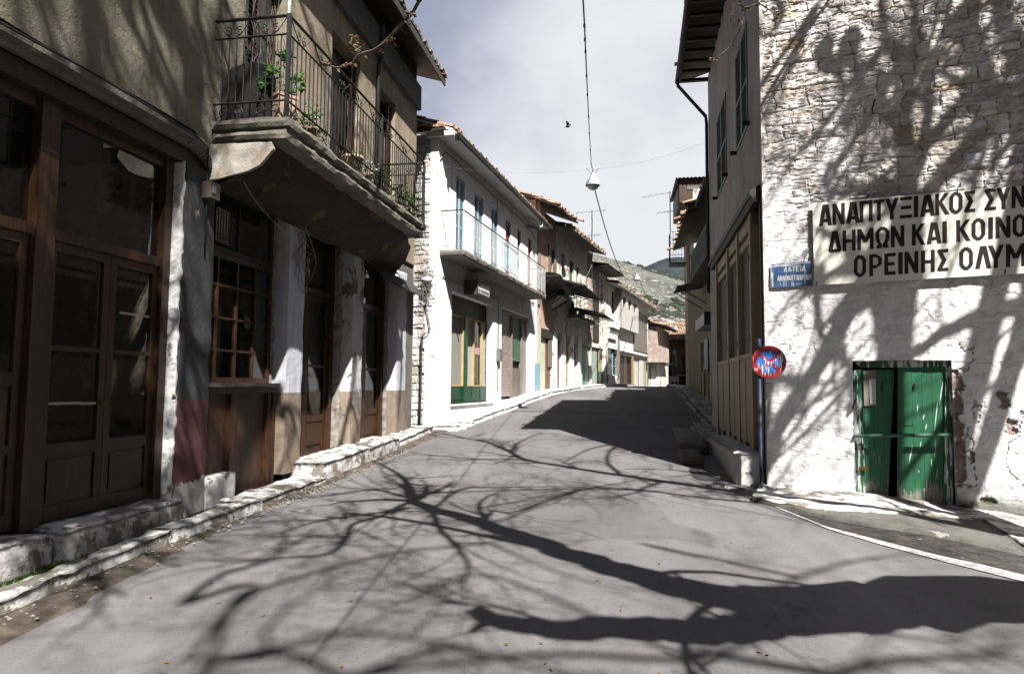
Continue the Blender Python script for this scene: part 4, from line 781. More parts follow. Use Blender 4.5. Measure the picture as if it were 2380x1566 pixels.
# end wall of rubble with dressed quoins
EH = Fac(W1.o[:2], 106); ss = np.arange(-1.7, .001, .018); zs = np.arange(.15, 7.98, .018); S, Zz = np.meshgrid(ss, zs)
r1, i1 = stones(S, Zz, .09, .24, .14, .42, 41, .022, .03); r2, i2 = stones(np.where(S > -.36, 0, -1.) + 0 * S, Zz, .27, .36, 9, 10, 43, .025, .01)
qd = (S > (-.36 + .12 * (np.floor(Zz / .31) % 2))); rel = np.where(qd, .75 + .25 * np.clip(r2, 0, 1), r1); hgt = rel * .075 - .075 + (vnoise(S * 22, Zz * 22, 3, 3) - .5) * .02
hgt *= np.clip(-S / .05, 0, 1)
wn = vnoise(S * 1.6 + 3, Zz * 1.1 + 2, 8, 4); white = np.clip((wn - .53 + .10 * (Zz > 3.6)) * 9, 0, 1)[..., None]; stone = np.array([.50, .46, .42]) * (.62 + .6 * i1[..., None]) + np.array([.07, .0, -.02]) * (vnoise(S * 3, Zz * 5, 77, 3)[..., None] - .5) * 2
col = stone * (1 - white) + np.array([.78, .775, .77]) * white; col = np.where(qd[..., None], np.array([.60, .59, .585]) * (1 - white) + col * white, col); col = np.where((rel < .12)[..., None] & ~qd[..., None], np.array([.20, .17, .14]) * .9 + col * .1, col)
def gridwall(name, F, S, Z_, Hh, col, mat, parent, keep=None):
    mb = MB(F); ny, nx = S.shape; Pt = F.o + S[..., None] * F.d + Hh[..., None] * F.n + Z_[..., None] * np.array([0, 0, 1.]); mb.v = [tuple(q) for q in Pt.reshape(-1, 3).tolist()]
    mb.f = [(j * nx + i, j * nx + i + 1, (j + 1) * nx + i + 1, (j + 1) * nx + i) for j in range(ny - 1) for i in range(nx - 1) if keep is None or keep(S[j, i], Z_[j, i])]
    mb.tint = np.clip(col.reshape(-1, 3), 0, 1.1); return mb.build(name, M[mat], parent, False)
gridwall('end_wall', EH, S, Zz, hgt, col, 'tinted_stone', WH)['label'] = 'rubble end wall with dressed corner stones'
# shutters, doors, windows upstairs
for k, (a, b, c, d) in enumerate(up):
    if k < 3:
        bx('pane', 'dark_glass', WH, W1, (a, b, -.215, -.205, c, d)); louvre(WH, W1, a + .01, (a + b) / 2 - .003, c, d - .02, -.07 + .01 * k, 'shutter_blue', .05, .035, .06, split=c + 1.0); louvre(WH, W1, (a + b) / 2 + .003, b - .01, c, d - .02, -.07, 'shutter_blue', .05, .035, .06, split=c + 1.0)
    elif k in (3, 5): leaf(WH, W1, a + .005, (a + b) / 2, c, d, -.05, 'orange_wood', [c + 1.5], c + .9, 'dark_glass', name='balcony_door'); leaf(WH, W1, (a + b) / 2 + .004, b - .005, c, d, -.05, 'orange_wood', [c + 1.5], c + .9, 'dark_glass', name='balcony_door')
    else: window(WH, W1, (a + .005, b - .005, c, d), -.06, 'grey_wood', 'grey_glass', 1, 2)
# eave and roof
ez = .5 * (W1.px(z5(640, 372), .45)[1] + W1.px(z5(1125, 925), .45)[1]); ez = 7.86
mb = MB(W1); mb.box(-.12, W1E + .25, -.3, .44, ez, ez + .12); mb.build('eave', M['shop_plaster'], WH)
roof(WH, W1, -.12, W1E + .35, ez + .17, .40, 1.5, math.radians(20), 'terracotta', 'shop_plaster')
roof(WH, EH, -3.2, .30, ez + .14, .30, 1.5, math.radians(20), 'terracotta', 'dark_wood', None, .22, .012, -1.)
gutter(WH, W1, -.05, W1E + .32, .44, ez + .09, 'galv', .065)
mb = MB(W1); mb.tube([W1.P(-.02, .5, ez + .04), W1.P(-.02, .5, ez - .13)], .05, 8); mb.build('gutter_spout', M['galv'], WH, True); mb = MB(W1); mb.tube([W1.P(9.3, .5, ez + .04), W1.P(9.3, .48, ez - .2), W1.P(9.15, .3, ez - .32), W1.P(8.6, .12, ez - .33)], .06, 8); mb.build('downpipe', M['galv'], WH, True)
# balcony
wo = .66; wzT = W1.px(z6(298, 178), wo)[1]; wzB = wzT - .16; we = W1.px((1270, 700), wo)[0]
mb = MB(W1); mb.rough(.14, we, -.02, wo, wzB, wzT, .12, .015, 5, .025); wb = mb.build('balcony', M['concrete'], WH); bx('underside', 'concrete_under', wb, W1, (.18, we - .03, .0, wo - .04, wzB - .012, wzB + .03))
wr = MB(W1); P1 = W1.P; zr0, zr1 = wzT + .10, wzT + 1.0; ra_, rb_, ro_ = .2, we - .05, wo - .05
def wrun(a, b, n, o0, o1):
    for k in range(n + 1): q = P1(a + (b - a) * k / n, o0 + (o1 - o0) * k / n, 0); wr.tube([q + zv * zr0, q + zv * zr1], .0075, 4)
    for z in (zr0, zr1 - .10): wr.tube([P1(a, o0, z), P1(b, o1, z)], .009, 4)
wrun(ra_, rb_, int((rb_ - ra_) / .115), ro_, ro_); wrun(ra_, ra_, 5, .0, ro_); wrun(rb_, rb_, 5, .0, ro_)
for k in range(int((rb_ - ra_) / .33)): scroll(wr, P1(ra_ + .16 + k * .33, ro_, zr1 - .05), W1.d, zv, .04, 1., .004)
for k in range(8): s_ = ra_ + (rb_ - ra_) * k / 7; wr.tube([P1(s_, ro_, wzT), P1(s_, ro_, zr1)], .012, 4)
wr.build('railing', M['white_iron'], wb); mb = MB(W1); mb.tube([P1(ra_, .0, zr1), P1(ra_, ro_, zr1), P1(rb_, ro_, zr1), P1(rb_, 0, zr1)], .018, 6); mb.build('handrail', M['iron_rust'], wb)
bp = MB(W1); sa, sb_ = W1.px(z6(602, 300), ro_)[0], W1.px(z6(722, 330), ro_)[0]
for k in range(9): s_ = sa + (sb_ - sa) * k / 8; bp.tube([P1(s_, ro_ + .02, wzT + .05), P1(s_, ro_ + .02, wzT + .86)], .014, 4)
for z in (wzT + .06, wzT + .85): bp.tube([P1(sa, ro_ + .02, z), P1(sb_, ro_ + .02, z)], .014, 4)
bp.build('balcony_gate', M['blue_iron'], wb)
# green shopfront
a, b, c, d = shop; so_ = -.22; tz = W1.px(z6(225, 695), so_)[1]; gz = W1.px(z6(215, 1262), so_)[1]
bx('frieze', 'dark_wood', WH, W1, (a, b, so_ - .08, so_, tz, d)); 
mb = MB(W1); q = [W1.px(z6(x, 1000), so_)[0] for x in (300, 322, 508)]
mb.box(a, q[0], so_ - .06, so_, c, gz); mb.box(q[0], q[1], so_ - .06, so_ + .05, c, tz); mb.box(q[1], q[2], so_ - .06, so_ + .0, c, gz); mb.box(q[2], b, so_ - .06, so_ + .02, c, tz); mb.box(q[1], q[2], so_ - .055, so_ + .012, c, c + .10)
for x in (365, 430): s_ = W1.px(z6(x, 1320), so_)[0]; mb.box(s_ - .02, s_ + .02, so_, so_ + .012, c + .1, gz)
mb.box(a + .05, q[0] - .05, so_, so_ + .015, c + .1, c + .14); sf = mb.build('shop_front', M['green_shop'], WH)
mb = MB(W1)
def yframe(s0, s1, w=.035):
    mb.box(s0, s0 + w, so_ - .05, so_ + .015, gz, tz); mb.box(s1 - w, s1, so_ - .05, so_ + .015, gz, tz); mb.box(s0 + w, s1 - w, so_ - .05, so_ + .013, gz, gz + w); mb.box(s0 + w, s1 - w, so_ - .05, so_ + .013, tz - w, tz)
q2 = [W1.px(z6(x, 1000), so_)[0] for x in (326, 382, 445, 505)]; yframe(a + .01, q[0] - .004)
for s0, s1 in zip(q2, q2[1:]): yframe(s0, s1 - .004)
mb.build('window_frame', M['yellow_frame'], sf)
bx('curtain', 'lace', sf, W1, (a + .05, q[0] - .05, so_ - .05, so_ - .045, gz + .03, tz - .03)); bx('curtain', 'curtain', sf, W1, (q2[0] + .04, q2[1] - .04, so_ - .05, so_ - .045, gz + .03, tz - .03), (q2[2] + .04, q2[3] - .04, so_ - .05, so_ - .045, gz + .03, tz - .03)); bx('pane', 'dark_glass', sf, W1, (q2[1] + .03, q2[2] - .03, so_ - .05, so_ - .045, gz + .03, tz - .03)); bx('notice', 'pink_paper', sf, W1, (q2[1] + .05, q2[2] - .09, so_ - .044, so_ - .042, W1.px(z6(400, 1010), so_)[1], W1.px(z6(400, 955), so_)[1]))
bx('sill', 'clean_whitewash', WH, W1, (a - .05, b + .06, -.22, .05, c - .05, c))
# roller shutters of the second shop
R = lambda x0, yt, yb, x1, o=-.16: W1.rect(zA, x0, yt, yb, x1, o)
r_ = R(100, 560, 1640, 212); bx('frieze', 'shop_plaster', WH, W1, (rol[0], rol[1], -.26, -.14, r_[3] + .1, rol[3])); bx('shop_frame', 'grey_wood', WH, W1, (rol[0], rol[1], -.16, -.08, r_[3], r_[3] + .1), *[(W1.px(zA(x, 1000), -.1)[0] - .03, W1.px(zA(x, 1000), -.1)[0] + .03, -.2, -.08, rol[2], r_[3]) for x in (222, 349, 422)])
bx('backing', 'dark_wood', WH, W1, (rol[0], rol[1], -.30, -.24, rol[2], rol[3]))
zt_ = r_[3]; roller(WH, W1, (rol[0] + .01, W1.px(zA(208, 1000), -.16)[0], rol[2] + .2, zt_), -.17, 'roller_pink')
rg = R(236, 620, 1150, 343); roller(WH, W1, (rg[0], rg[1], rg[2], zt_), -.17, 'roller_green'); bx('panel', 'grey_boards', WH, W1, (rg[0], rg[1], -.2, -.14, rol[2] + .05, rg[2] - .35)); rp = R(352, 670, 1560, 412); roller(WH, W1, (rp[0], rp[1], rol[2] + .2, zt_), -.17, 'roller_pink')
bx('panel', 'grey_wood', WH, W1, (rp[1] + .08, rol[1], -.22, -.12, rol[2], zt_))
mb = MB(W1); mb.tube([W1.P(.05, .02, 7.3)] + [W1.P(k * .8 + .4, .025, 7.62 + .03 * math.sin(k * 2.1)) for k in range(12)] + [W1.P(10.2, .02, 7.3)], .012, 5); mb.tube([W1.P(4.95, .02, 7.6), W1.P(4.97, .02, 5.0)], .010, 5); mb.tube([W1.P(.35, .02, 4.35), W1.P(2.2, .03, 4.32), W1.P(5.2, .02, 4.36), W1.P(5.22, .02, 1.4)], .012, 5); mb.build('wall_cable', M['cable_grey'], WH, True)
bx('meter_box', 'galv', WH, W1, (5.08, 5.36, .0, .12, 2.35, 2.75)); bx('drain_spout', 'galv', WH, W1, (.9, .96, wo - .05, wo + .10, wzB + .02, wzB + .07))
# lit-box sign under the balcony, meter wires, conduit, house number
sg_ = thing('shop_sign', W1.P(2.4, .2, 3.9), 'small dark box sign with a pale blue lettered band hanging under the white balcony', 'sign'); zs_ = zm(1860, 1080, 11.186)
q0, t0 = W1.px(zs_(600, 420), .42); _, b0_ = W1.px(zs_(600, 1070), .42); q1, _ = W1.px(zs_(1100, 900), .42)
bx('case', 'dark_sheet', sg_, W1, (q0, q1, 0.005, .42, b0_, t0)); hh = t0 - b0_; bx('band', 'letter_white', sg_, W1, (q0 + .02, q1 - .02, .42, .424, b0_ + .04, b0_ + hh * .5)); bx('lettering', 'ink', sg_, W1, *[(q0 + .05 + k * (q1 - q0 - .1) / 9, q0 + .05 + (k + .72) * (q1 - q0 - .1) / 9, .424, .427, b0_ + hh * .16, b0_ + hh * .37) for k in (0, 2, 3, 4, 5, 6, 7, 8)], *[(q0 + .05 + 1.1 * (q1 - q0 - .1) / 9, q0 + .05 + 1.35 * (q1 - q0 - .1) / 9, .424, .427, b0_ + hh * .16, b0_ + hh * .37)])
mb = MB(EH); pts = [(270, 395), (268, 560), (290, 690), (298, 720), (280, 745), (245, 765), (238, 800)]; pw = [EH.P(*(lambda q: (q[0], .07, q[1]))(EH.px(z5b(*q), .07))) for q in pts]; mb.tube(pw, .014, 5); pw = [EH.P(*(lambda q: (q[0], .07, q[1]))(EH.px(z5b(*q), .07))) for q in ((243, 775), (237, 800), (230, 1120), (221, 1450))]; mb.tube(pw, .028, 8)
mb.build('conduit', M['iron_rust'], None, True, label='dark electric conduit running down the rubble corner of the white house', category='pipe')
t_ = thing('cable_insulator', EH.P(-.4, .1, 4), 'white insulator bracket with a nest of coiled wires on the rubble corner', 'insulator'); c = EH.P(*(lambda q: (q[0], .16, q[1]))(EH.px(z5b(275, 385), .16))); mb = MB(); mb.lathe(c - zv * .08, [(0, 0), (.07, 0), (.13, .06), (.14, .11), (.10, .15), (0, .16)], 12); mb.build('insulator', M['letter_white'], t_, True)
mb = MB(); mb.tube([c + EH.n * -.16 + EH.d * -.0, c], .02, 6); mb.tube([c + EH.d * -.7 - zv * .02, c], .018, 5); mb.build('bracket', M['iron'], t_)
mb = MB(); rr = random.Random(3)
for k in range(12): mb.tube([c + EH.d * (rr.uniform(-.16, .16) + .14 * math.sin(j * .7 + k)) + EH.n * rr.uniform(-.02, .05) + zv * (.55 - j * .085 + (.12 * math.cos(k + j) if j > 6 else 0)) for j in range(13)], .006, 4)
mb.build('wire', M['cable_grey'], t_)

# ================================================================ the row beyond
def sx(F, cv, x, y, o=0.): return F.px(cv(x, y), o)[0]
R2 = lambda cv, x0, yt, yb, x1, o=-.12: W2.rect(cv, x0, yt, yb, x1, o)
s2 = sx(W2, z5, 1320, 1200); s3 = sx(W2, z6, 1310, 300); s4 = sx(W2, z6, 1372, 520); s5 = sx(W2, z6, 1672, 800); s6 = sx(W2, z6, 1742, 900)
def gz_(s_): q = W2.P(s_, .2, 0); return float(H(q[0], q[1]))
def shell(parent, F, s0, s1, ztop, mat, depth=6.): bx('back_wall', mat, parent, F, (s0, s1, -depth - .15, -depth, -.6, ztop), (s0, s0 + .12, -depth, -.03, -.6, ztop), (s1 - .12, s1, -depth, -.03, -.6, ztop), (s0 + .12, s1 - .12, -depth, -.32, 3.9, 4.0))
# ---- second house: brick patch, grey weathered shutter, tile roof lifted above the white house
A = thing('brick_house', W2.P(0, 0, 0), 'weathered house with bare pink brick upstairs, next beyond the white house', 'house'); zA_ = .5 * sum(W2.px(z5(*q), .65)[1] for q in ((1262, 745), (1385, 985))); ze2 = min(8.9, zA_)
hw = (sx(W2, z5, 1275, 1150), sx(W2, z5, 1305, 1180), 5.3, 7.4)
mb = MB(W2); wall(mb, 0.02, s2, 3.9, ze2 + .1, [hw], 0, .2); mb.build('wall', M['pink_brick'], A); shell(A, W2, .02, s2, ze2, 'worn_white'); window(A, W2, hw, -.12, 'grey_wood', 'dark_glass', 1, 3); bx('shutter', 'grey_boards', A, W2, (hw[1] - .05, hw[1] + .22, .01, .05, hw[2] - .2, hw[3]), (hw[0] - .3, hw[0] - .02, .01, .05, hw[2] - .1, hw[3] + .1)); bx('post', 'grey_wood', A, W2, (.10, .32, .01, .06, 4.8, 6.9)); roof(A, W2, -.35, s2 + .25, ze2 + .02, .92, 5.0, math.radians(22), 'old_tile', 'dark_wood', None, .25, .03)
mb = MB(W2); mb.prism([(.0, ze2 - .2), (.62, ze2 - .3), (.62, ze2 + .2), (.0, ze2 + .45)], -.4, .1); mb.build('chimney', M['worn_white'], A)
def front(parent, items):
    for it in items:
        kind, x0, yt, yb, x1, mat = it[:6]; cv = it[6] if len(it) > 6 else zA; o = it[7] if len(it) > 7 else (0 if kind == 'pillar' else -.14)
        a, b, c, d = R2(cv, x0, yt, yb, x1, o); g = gz_((a + b) / 2)
        if c - g < .55: c = g - .1
        if kind == 'pillar': mb = MB(W2); mb.rough(a, b, -.34, o, c, d, .25, .012, 3, .01); mb.build('pillar', M[mat], parent)
        elif kind == 'roller': roller(parent, W2, (a, b, c, d), o - .03, mat)
        elif kind == 'window': window(parent, W2, (a, b, c, d), o, mat, 'dark_glass', 1, 3)
        elif kind == 'leaf': leaf(parent, W2, a, b, c, d, o, mat, [c + (d - c) * .72], c + (d - c) * .36, 'dark_glass', st=.06)
        else: bx(kind, mat, parent, W2, (a, b, o - .06, o, c, d))
front(A, [('pillar', 530, 480, 1560, 600, 'cream_panel'), ('door', 517, 1212, 1600, 588, 'blue_paint', zA, .03), ('panel', 601, 500, 1490, 656, 'cream_panel'), ('door', 657, 540, 1510, 762, 'redbrown_door'), ('shutter', 706, 900, 1262, 756, 'grey_boards', zA, -.05), ('pillar', 766, 570, 1600, 816, 'worn_white'), ('roller', 817, 640, 1412, 880, 'roller_purple'), ('pillar', 881, 540, 1440, 929, 'worn_white')])
s2b = R2(zA, 881, 540, 1440, 929, 0)[1]
bx('lintel', 'dark_wood', A, W2, (0.02, s2b, -.3, -.02, 3.55, 3.9)); bx('backing', 'dark_wood', A, W2, (.02, s2b, -.36, -.3, .8, 3.9))
# ---- third house: pale, green doors upstairs, thin iron balcony
Bh = thing('green_door_house', W2.P(s2, 0, 0), 'pale flaking house with a tall green balcony door and thin iron rail', 'house'); ze3 = .5 * sum(W2.px(z6(*q), .5)[1] for q in ((1085, 8), (1320, 190)))
hs = [(sx(W2, z6, 1070, 200), sx(W2, z6, 1098, 200), 5.7, 7.5), (sx(W2, z6, 1130, 280), sx(W2, z6, 1165, 280), 4.9, 7.4), (sx(W2, z6, 1186, 280), sx(W2, z6, 1206, 290), 5.0, 7.3)]
mb = MB(W2); wall(mb, s2, s3 - .9, 3.9, ze3 + .1, hs, 0, .2); mb.build('wall', M['worn_pale'], Bh); mb = MB(W2); mb.rough(s3 - .92, s3, -.4, .03, 3.9, ze3 + .05, .16, .06, 5); mb.build('end_pier', M['pink_rubble'], Bh); shell(Bh, W2, s2, s3, ze3, 'worn_pale')
window(Bh, W2, hs[0], -.12, 'shutter_blue', 'grey_glass', 1, 3)
for h in hs[1:]: m_ = (h[0] + h[1]) / 2; leaf(Bh, W2, h[0] + .003, m_, h[2], h[3], -.08, 'teal_door', [h[2] + 1.6], h[2] + 1., 'dark_glass', st=.06, name='balcony_door'); leaf(Bh, W2, m_ + .004, h[1] - .003, h[2], h[3], -.08, 'teal_door', [h[2] + 1.6], h[2] + 1., 'dark_glass', st=.06, name='balcony_door')
mb = MB(W2); b0s, b1s = hs[1][0] - .35, s3 - .7; mb.rough(b0s, b1s, 0, .5, 4.66, 4.78, .2, .02, 4); bb = mb.build('balcony', M['concrete'], Bh); mb = MB(W2)
for z in (5.0, 5.25, 5.5, 5.75): mb.tube([W2.P(b0s, 0, z), W2.P(b0s, .46, z), W2.P(b1s, .46, z), W2.P(b1s, 0, z)], .01, 4)
for k in range(7): s_ = b0s + (b1s - b0s) * k / 6; mb.tube([W2.P(s_, .46, 4.78), W2.P(s_, .46, 5.75)], .01, 4)
mb.build('railing', M['iron_rust'], bb)
roof(Bh, W2, s2 - .1, s3 + .1, ze3 + .05, .72, 3.2, math.radians(16), 'old_tile', 'grey_wood', None, .25, .03)
front(Bh, [('door', 931, 720, 1402, 988, 'ochre_door'), ('pillar', 990, 560, 1445, 1036, 'worn_white'), ('leaf', 1040, 745, 1232, 1086, 'dark_wood'), ('panel', 1040, 1236, 1405, 1086, 'cream_panel'), ('pillar', 1088, 640, 1490, 1140, 'worn_white'), ('panel', 1141, 740, 1420, 1178, 'teal_door'), ('shutter', 1180, 740, 1450, 1275, 'pale_green_boards'), ('shutter', 1277, 850, 1480, 1330, 'pale_green_boards', zA, -.10)])
s3b = R2(zA, 1277, 850, 1480, 1330, -.1)[1]; bx('lintel', 'dark_wood', Bh, W2, (s2b, s3b, -.3, -.02, 3.55, 3.9)); bx('backing', 'dark_wood', Bh, W2, (s2b, s3b, -.36, -.3, .8, 3.9))
# ---- fourth: narrow dark house under a rusted sheet roof
Ch = thing('dark_timber_house', W2.P(s3, 0, 0), 'narrow dark timber house under a low rusty sheet roof in the row', 'house'); ze4 = .5 * sum(W2.px(z6(*q), .85)[1] for q in ((1312, 190), (1460, 352)))
h4w = (sx(W2, z6, 1375, 540), sx(W2, z6, 1392, 545), 5.2, 6.6); s4r = sx(W2, z6, 1430, 500)
mb = MB(W2); wall(mb, s3, s4r, 3.6, ze4 + .1, [h4w], 0, .2); mb.build('wall', M['worn_pale'], Ch); shell(Ch, W2, s3, s4r, ze4, 'dark_wood'); window(Ch, W2, h4w, -.1, 'grey_wood', 'dark_glass', 1, 3); bx('upper_boards', 'dark_wood', Ch, W2, (s3 + .02, s3 + 1.3, .002, .05, 3.9, ze4))
mb = MB(W2); nn = 40; vs = []
for k in range(nn + 1): s_ = s3 - .1 + (s4r + .5 - s3) * k / nn; w = .03 * (-1) ** k; vs += [W2.P(s_, .9 + .05 * mnoise.noise(Vector((s_, 0, 0))), ze4 + w), W2.P(s_, -4.5, ze4 + 1.0 + w)]
mb.add(vs, [(2 * k, 2 * k + 1, 2 * k + 3, 2 * k + 2) for k in range(nn)]); rf = mb.build('roof', M['rust_sheet'], Ch); bx('soffit', 'dark_wood', rf, W2, (s3 - .05, s4r + .35, .0, .84, ze4 - .07, ze4 - .035))
# ---- fifth: long pale house, cornice shop, white boarded jetty upstairs
Dh = thing('boarded_house', W2.P(s4r, 0, 0), 'long pale house up the row with a white boarded storey overhanging a dark shop', 'house'); ze5 = .5 * sum(W2.px(z6(*q), .55)[1] for q in ((1395, 400), (1780, 635)))
R8 = lambda x0, yt, yb, x1, o=0.: W2.rect(z8, x0, yt, yb, x1, o)
hz5 = [R8(407, 250, 480, 443), R8(498, 205, 520, 548)]; j0 = sx(W2, z8, 552, 600); jo = .38; j1 = sx(W2, z8, 866, 700, jo); s5e = s6
mb = MB(W2); wall(mb, s4r, s5e, 3.75, ze5 + .1, hz5, 0, .2); mb.build('wall', M['worn_white'], Dh); shell(Dh, W2, s4r, s5e, ze5, 'worn_white')
for h in hz5: window(Dh, W2, h, -.1, 'grey_wood', 'dark_glass', 1, 3)
jz = W2.px(z8(640, 715), jo)[1]; hj = [W2.rect(z8, 652, 282, 425, 690, jo), W2.rect(z8, 727, 335, 470, 764, jo), W2.rect(z8, 801, 378, 500, 830, jo)]
mb = MB(W2); wall(mb, j0, j1, jz, ze5 + .08, hj, jo, .1); mb.quad(W2.P(j0, 0, jz), W2.P(j1, 0, jz), W2.P(j1, jo, jz), W2.P(j0, jo, jz)); mb.quad(W2.P(j0, 0, jz), W2.P(j0, jo, jz), W2.P(j0, jo, ze5), W2.P(j0, 0, ze5)); mb.quad(W2.P(j1, 0, jz), W2.P(j1, jo, jz), W2.P(j1, jo, ze5), W2.P(j1, 0, ze5)); jt = mb.build('jetty', M['white_boards'], Dh)
for h in hj: window(Dh, W2, h, jo - .06, 'grey_wood', 'dark_glass', 1, 2, .04)
bx('upper_boards', 'grey_boards', Dh, W2, (j1 + .05, s5e - .05, .01, .06, 4.0, ze5 - .6)); roof(Dh, W2, s4r - .2, s5e + .2, ze5 + .05, .62, 3.0, math.radians(11), 'old_tile', 'worn_white', None, .25, .03); gutter(Dh, W2, s4r, s5e + .15, .58, ze5 - .02, 'white_iron', .06, [(s5e - .1, .55, ze5 - .08), (s5e - .1, .5, ze5 - .3), (s5e - .4, .08, ze5 - .7), (s5e - .4, .08, 1.6)])
cz0 = R8(325, 700, 815, 600, .1); mb = MB(W2); mb.box(s4r, j0 - .02, -.3, .12, cz0[2], cz0[3] + .18); mb.box(s4r - .05, j0, -.2, .24, cz0[3] + .18, cz0[3] + .26); mb.build('cornice', M['worn_white'], Dh); bx('dark_sign_strip', 'grey_wood', Dh, W2, (R8(440, 705, 750, 585)[0], R8(440, 705, 750, 585)[1], .122, .14, cz0[3] - .12, cz0[3] - .02))
front(Dh, [('leaf', 325, 915, 1310, 402, 'yellow_door', z8, -.06), ('panel', 318, 1312, 1475, 402, 'green_shop', z8, -.05), ('pillar', 404, 830, 1490, 430, 'worn_white', z8, .06), ('window', 432, 825, 1360, 588, 'shutter_blue', z8, -.12), ('panel', 450, 1362, 1520, 588, 'worn_white', z8, .02), ('pillar', 589, 860, 1520, 614, 'grey_wood', z8, .06), ('door', 618, 860, 1520, 660, 'dark_wood', z8, -.25), ('door', 664, 860, 1520, 716, 'brown_wood', z8, -.25), ('door', 720, 860, 1520, 776, 'dark_wood', z8, -.25), ('panel', 780, 1100, 1520, 800, 'ochre_door', z8, .0), ('door', 802, 860, 1520, 862, 'white_boards', z8, -.12)])
bx('lintel', 'dark_wood', Dh, W2, (s4r, s5e, -.36, -.3, 1.2, 3.8), (j0, s5e, -.3, -.02, 3.45, 3.74))
front(Dh, [('shutter', 690, 1075, 1440, 722, 'white_boards', z4b, -.05), ('shutter', 726, 1085, 1440, 760, 'yellow_door', z4b, -.05)])
# ---- sixth: rubble house standing forward at the bend
Eh = thing('rubble_house', W2.P(s6, 0, 0), 'small pink rubble house standing forward where the row ends', 'house'); e0 = s6 + .3; eo = .9
def _xo(o): q = W2.P(e0, o, 4.) - CAM; return CX + FPX * (q @ CR) / (q @ CF)
lo_o, hi_o = -3., 2.
for _ in range(40):
    eo = (lo_o + hi_o) / 2
    if _xo(eo) > 1528: hi_o = eo
    else: lo_o = eo
ez6 = W2.px(z4b(846, 905), eo)[1]; mb = MB(W2); mb.rough(e0, e0 + 6, eo - 5, eo, 3.3, ez6, .22, .05, 4); mb.build('wall', M['pink_rubble'], Eh); roof(Eh, W2, e0 - .3, e0 + 6, ez6 + .03, eo + .75, 3.2, math.radians(13), 'old_tile', 'dark_wood'); bx('lower_wall', 'worn_pale', Eh, W2, (e0 + .02, e0 + 5.9, eo - 4.9, eo - .05, -.8, 3.3))
for k, (x0, x1, mt, yt) in enumerate(((772, 800, 'white_boards', 1110), (804, 846, 'worn_white', 1240))):
    a, d = W2.px(z4b(x0, yt), .55); b, _ = W2.px(z4b(x1, yt), .55); FN = Fac(W2.P(e0, 0, 0)[:2], 111); bx('shutter', mt, Eh, FN, (eo - .9 + k * .42, eo - .52 + k * .42, -.015, .05, .6, 2.9))
mb = MB(W2); mb.box(e0 - .8, e0 + 4, eo - .9, eo + .5, 3.3, 3.36, .03); mb.build('awning', M['rust_sheet'], Eh)
# ---- ochre house closing the street
OF = Fac((13.2, 61), 96); Oh = thing('ochre_house', OF.P(0, 0, 0), 'ochre house with pale shutters closing the far end of the street', 'house')
RO = lambda x0, yt, yb, x1, o=0.: OF.rect(zC, x0, yt, yb, x1, o)
ezO = OF.px(zC(240, 950), .4)[1]; items = [(148, 1075, 1230, 174, 'white_boards'), (180, 1065, 1225, 206, 'white_boards'), (196, 1110, 1310, 224, 'dark_wood'), (229, 1100, 1310, 243, 'blue_paint'), (256, 1085, 1218, 284, 'white_boards'), (300, 1090, 1310, 324, 'ochre_door'), (340, 1090, 1300, 362, 'dark_wood'), (112, 1110, 1400, 140, 'dark_wood')]
bx('wall', 'ochre', Oh, OF, (-1.5, 9, -5, 0, -2, ezO + .05))
for x0, yt, yb, x1, mt in items: q = RO(x0, yt, yb, x1); bx('shutter' if mt != 'dark_wood' else 'door', mt, Oh, OF, (*q[:2], .01, .05, *q[2:]))
roof(Oh, OF, -1.8, 9, ezO + .05, .6, 4.2, math.radians(24), 'old_tile', 'dark_wood', 'dark_sheet')
q = RO(80, 1318, 1420, 300, .9); mb = MB(OF); n = 5; w = (q[1] - q[0]) / n; zt_, zb_ = q[3], q[2] - 1.2; mb.box(q[0], q[1], .8, 1.0, zt_ - .14, zt_)
for k in range(n):
    c = q[0] + w * (k + .5); arc = [(c - w * .34, zb_)] + [(c + w * .34 * math.cos(math.pi - math.pi * j / 10), zt_ - .62 + w * .34 * math.sin(math.pi * j / 10) * 1.1) for j in range(11)] + [(c + w * .34, zb_)]
    mb.prism([(c - w / 2, zb_)] + arc[:7] + [(c - w * .0, zt_ - .14), (c - w / 2, zt_ - .14)], .82, .98); mb.prism([(c + w / 2, zb_), (c + w / 2, zt_ - .14), (c, zt_ - .14)] + arc[6:][:1] + arc[7:], .82, .98)
mb.build('arcade', M['worn_white'], Oh); bx('terrace', 'dark_wood', Oh, OF, (-1.5, q[1] + 3, .02, .78, -2, zt_ - .15)); bx('balcony', 'worn_pale', Oh, OF, (RO(250, 1300, 1310, 390)[0], RO(250, 1300, 1310, 390)[1], .02, .6, RO(250, 1300, 1315, 390)[2], RO(250, 1300, 1315, 390)[3]))

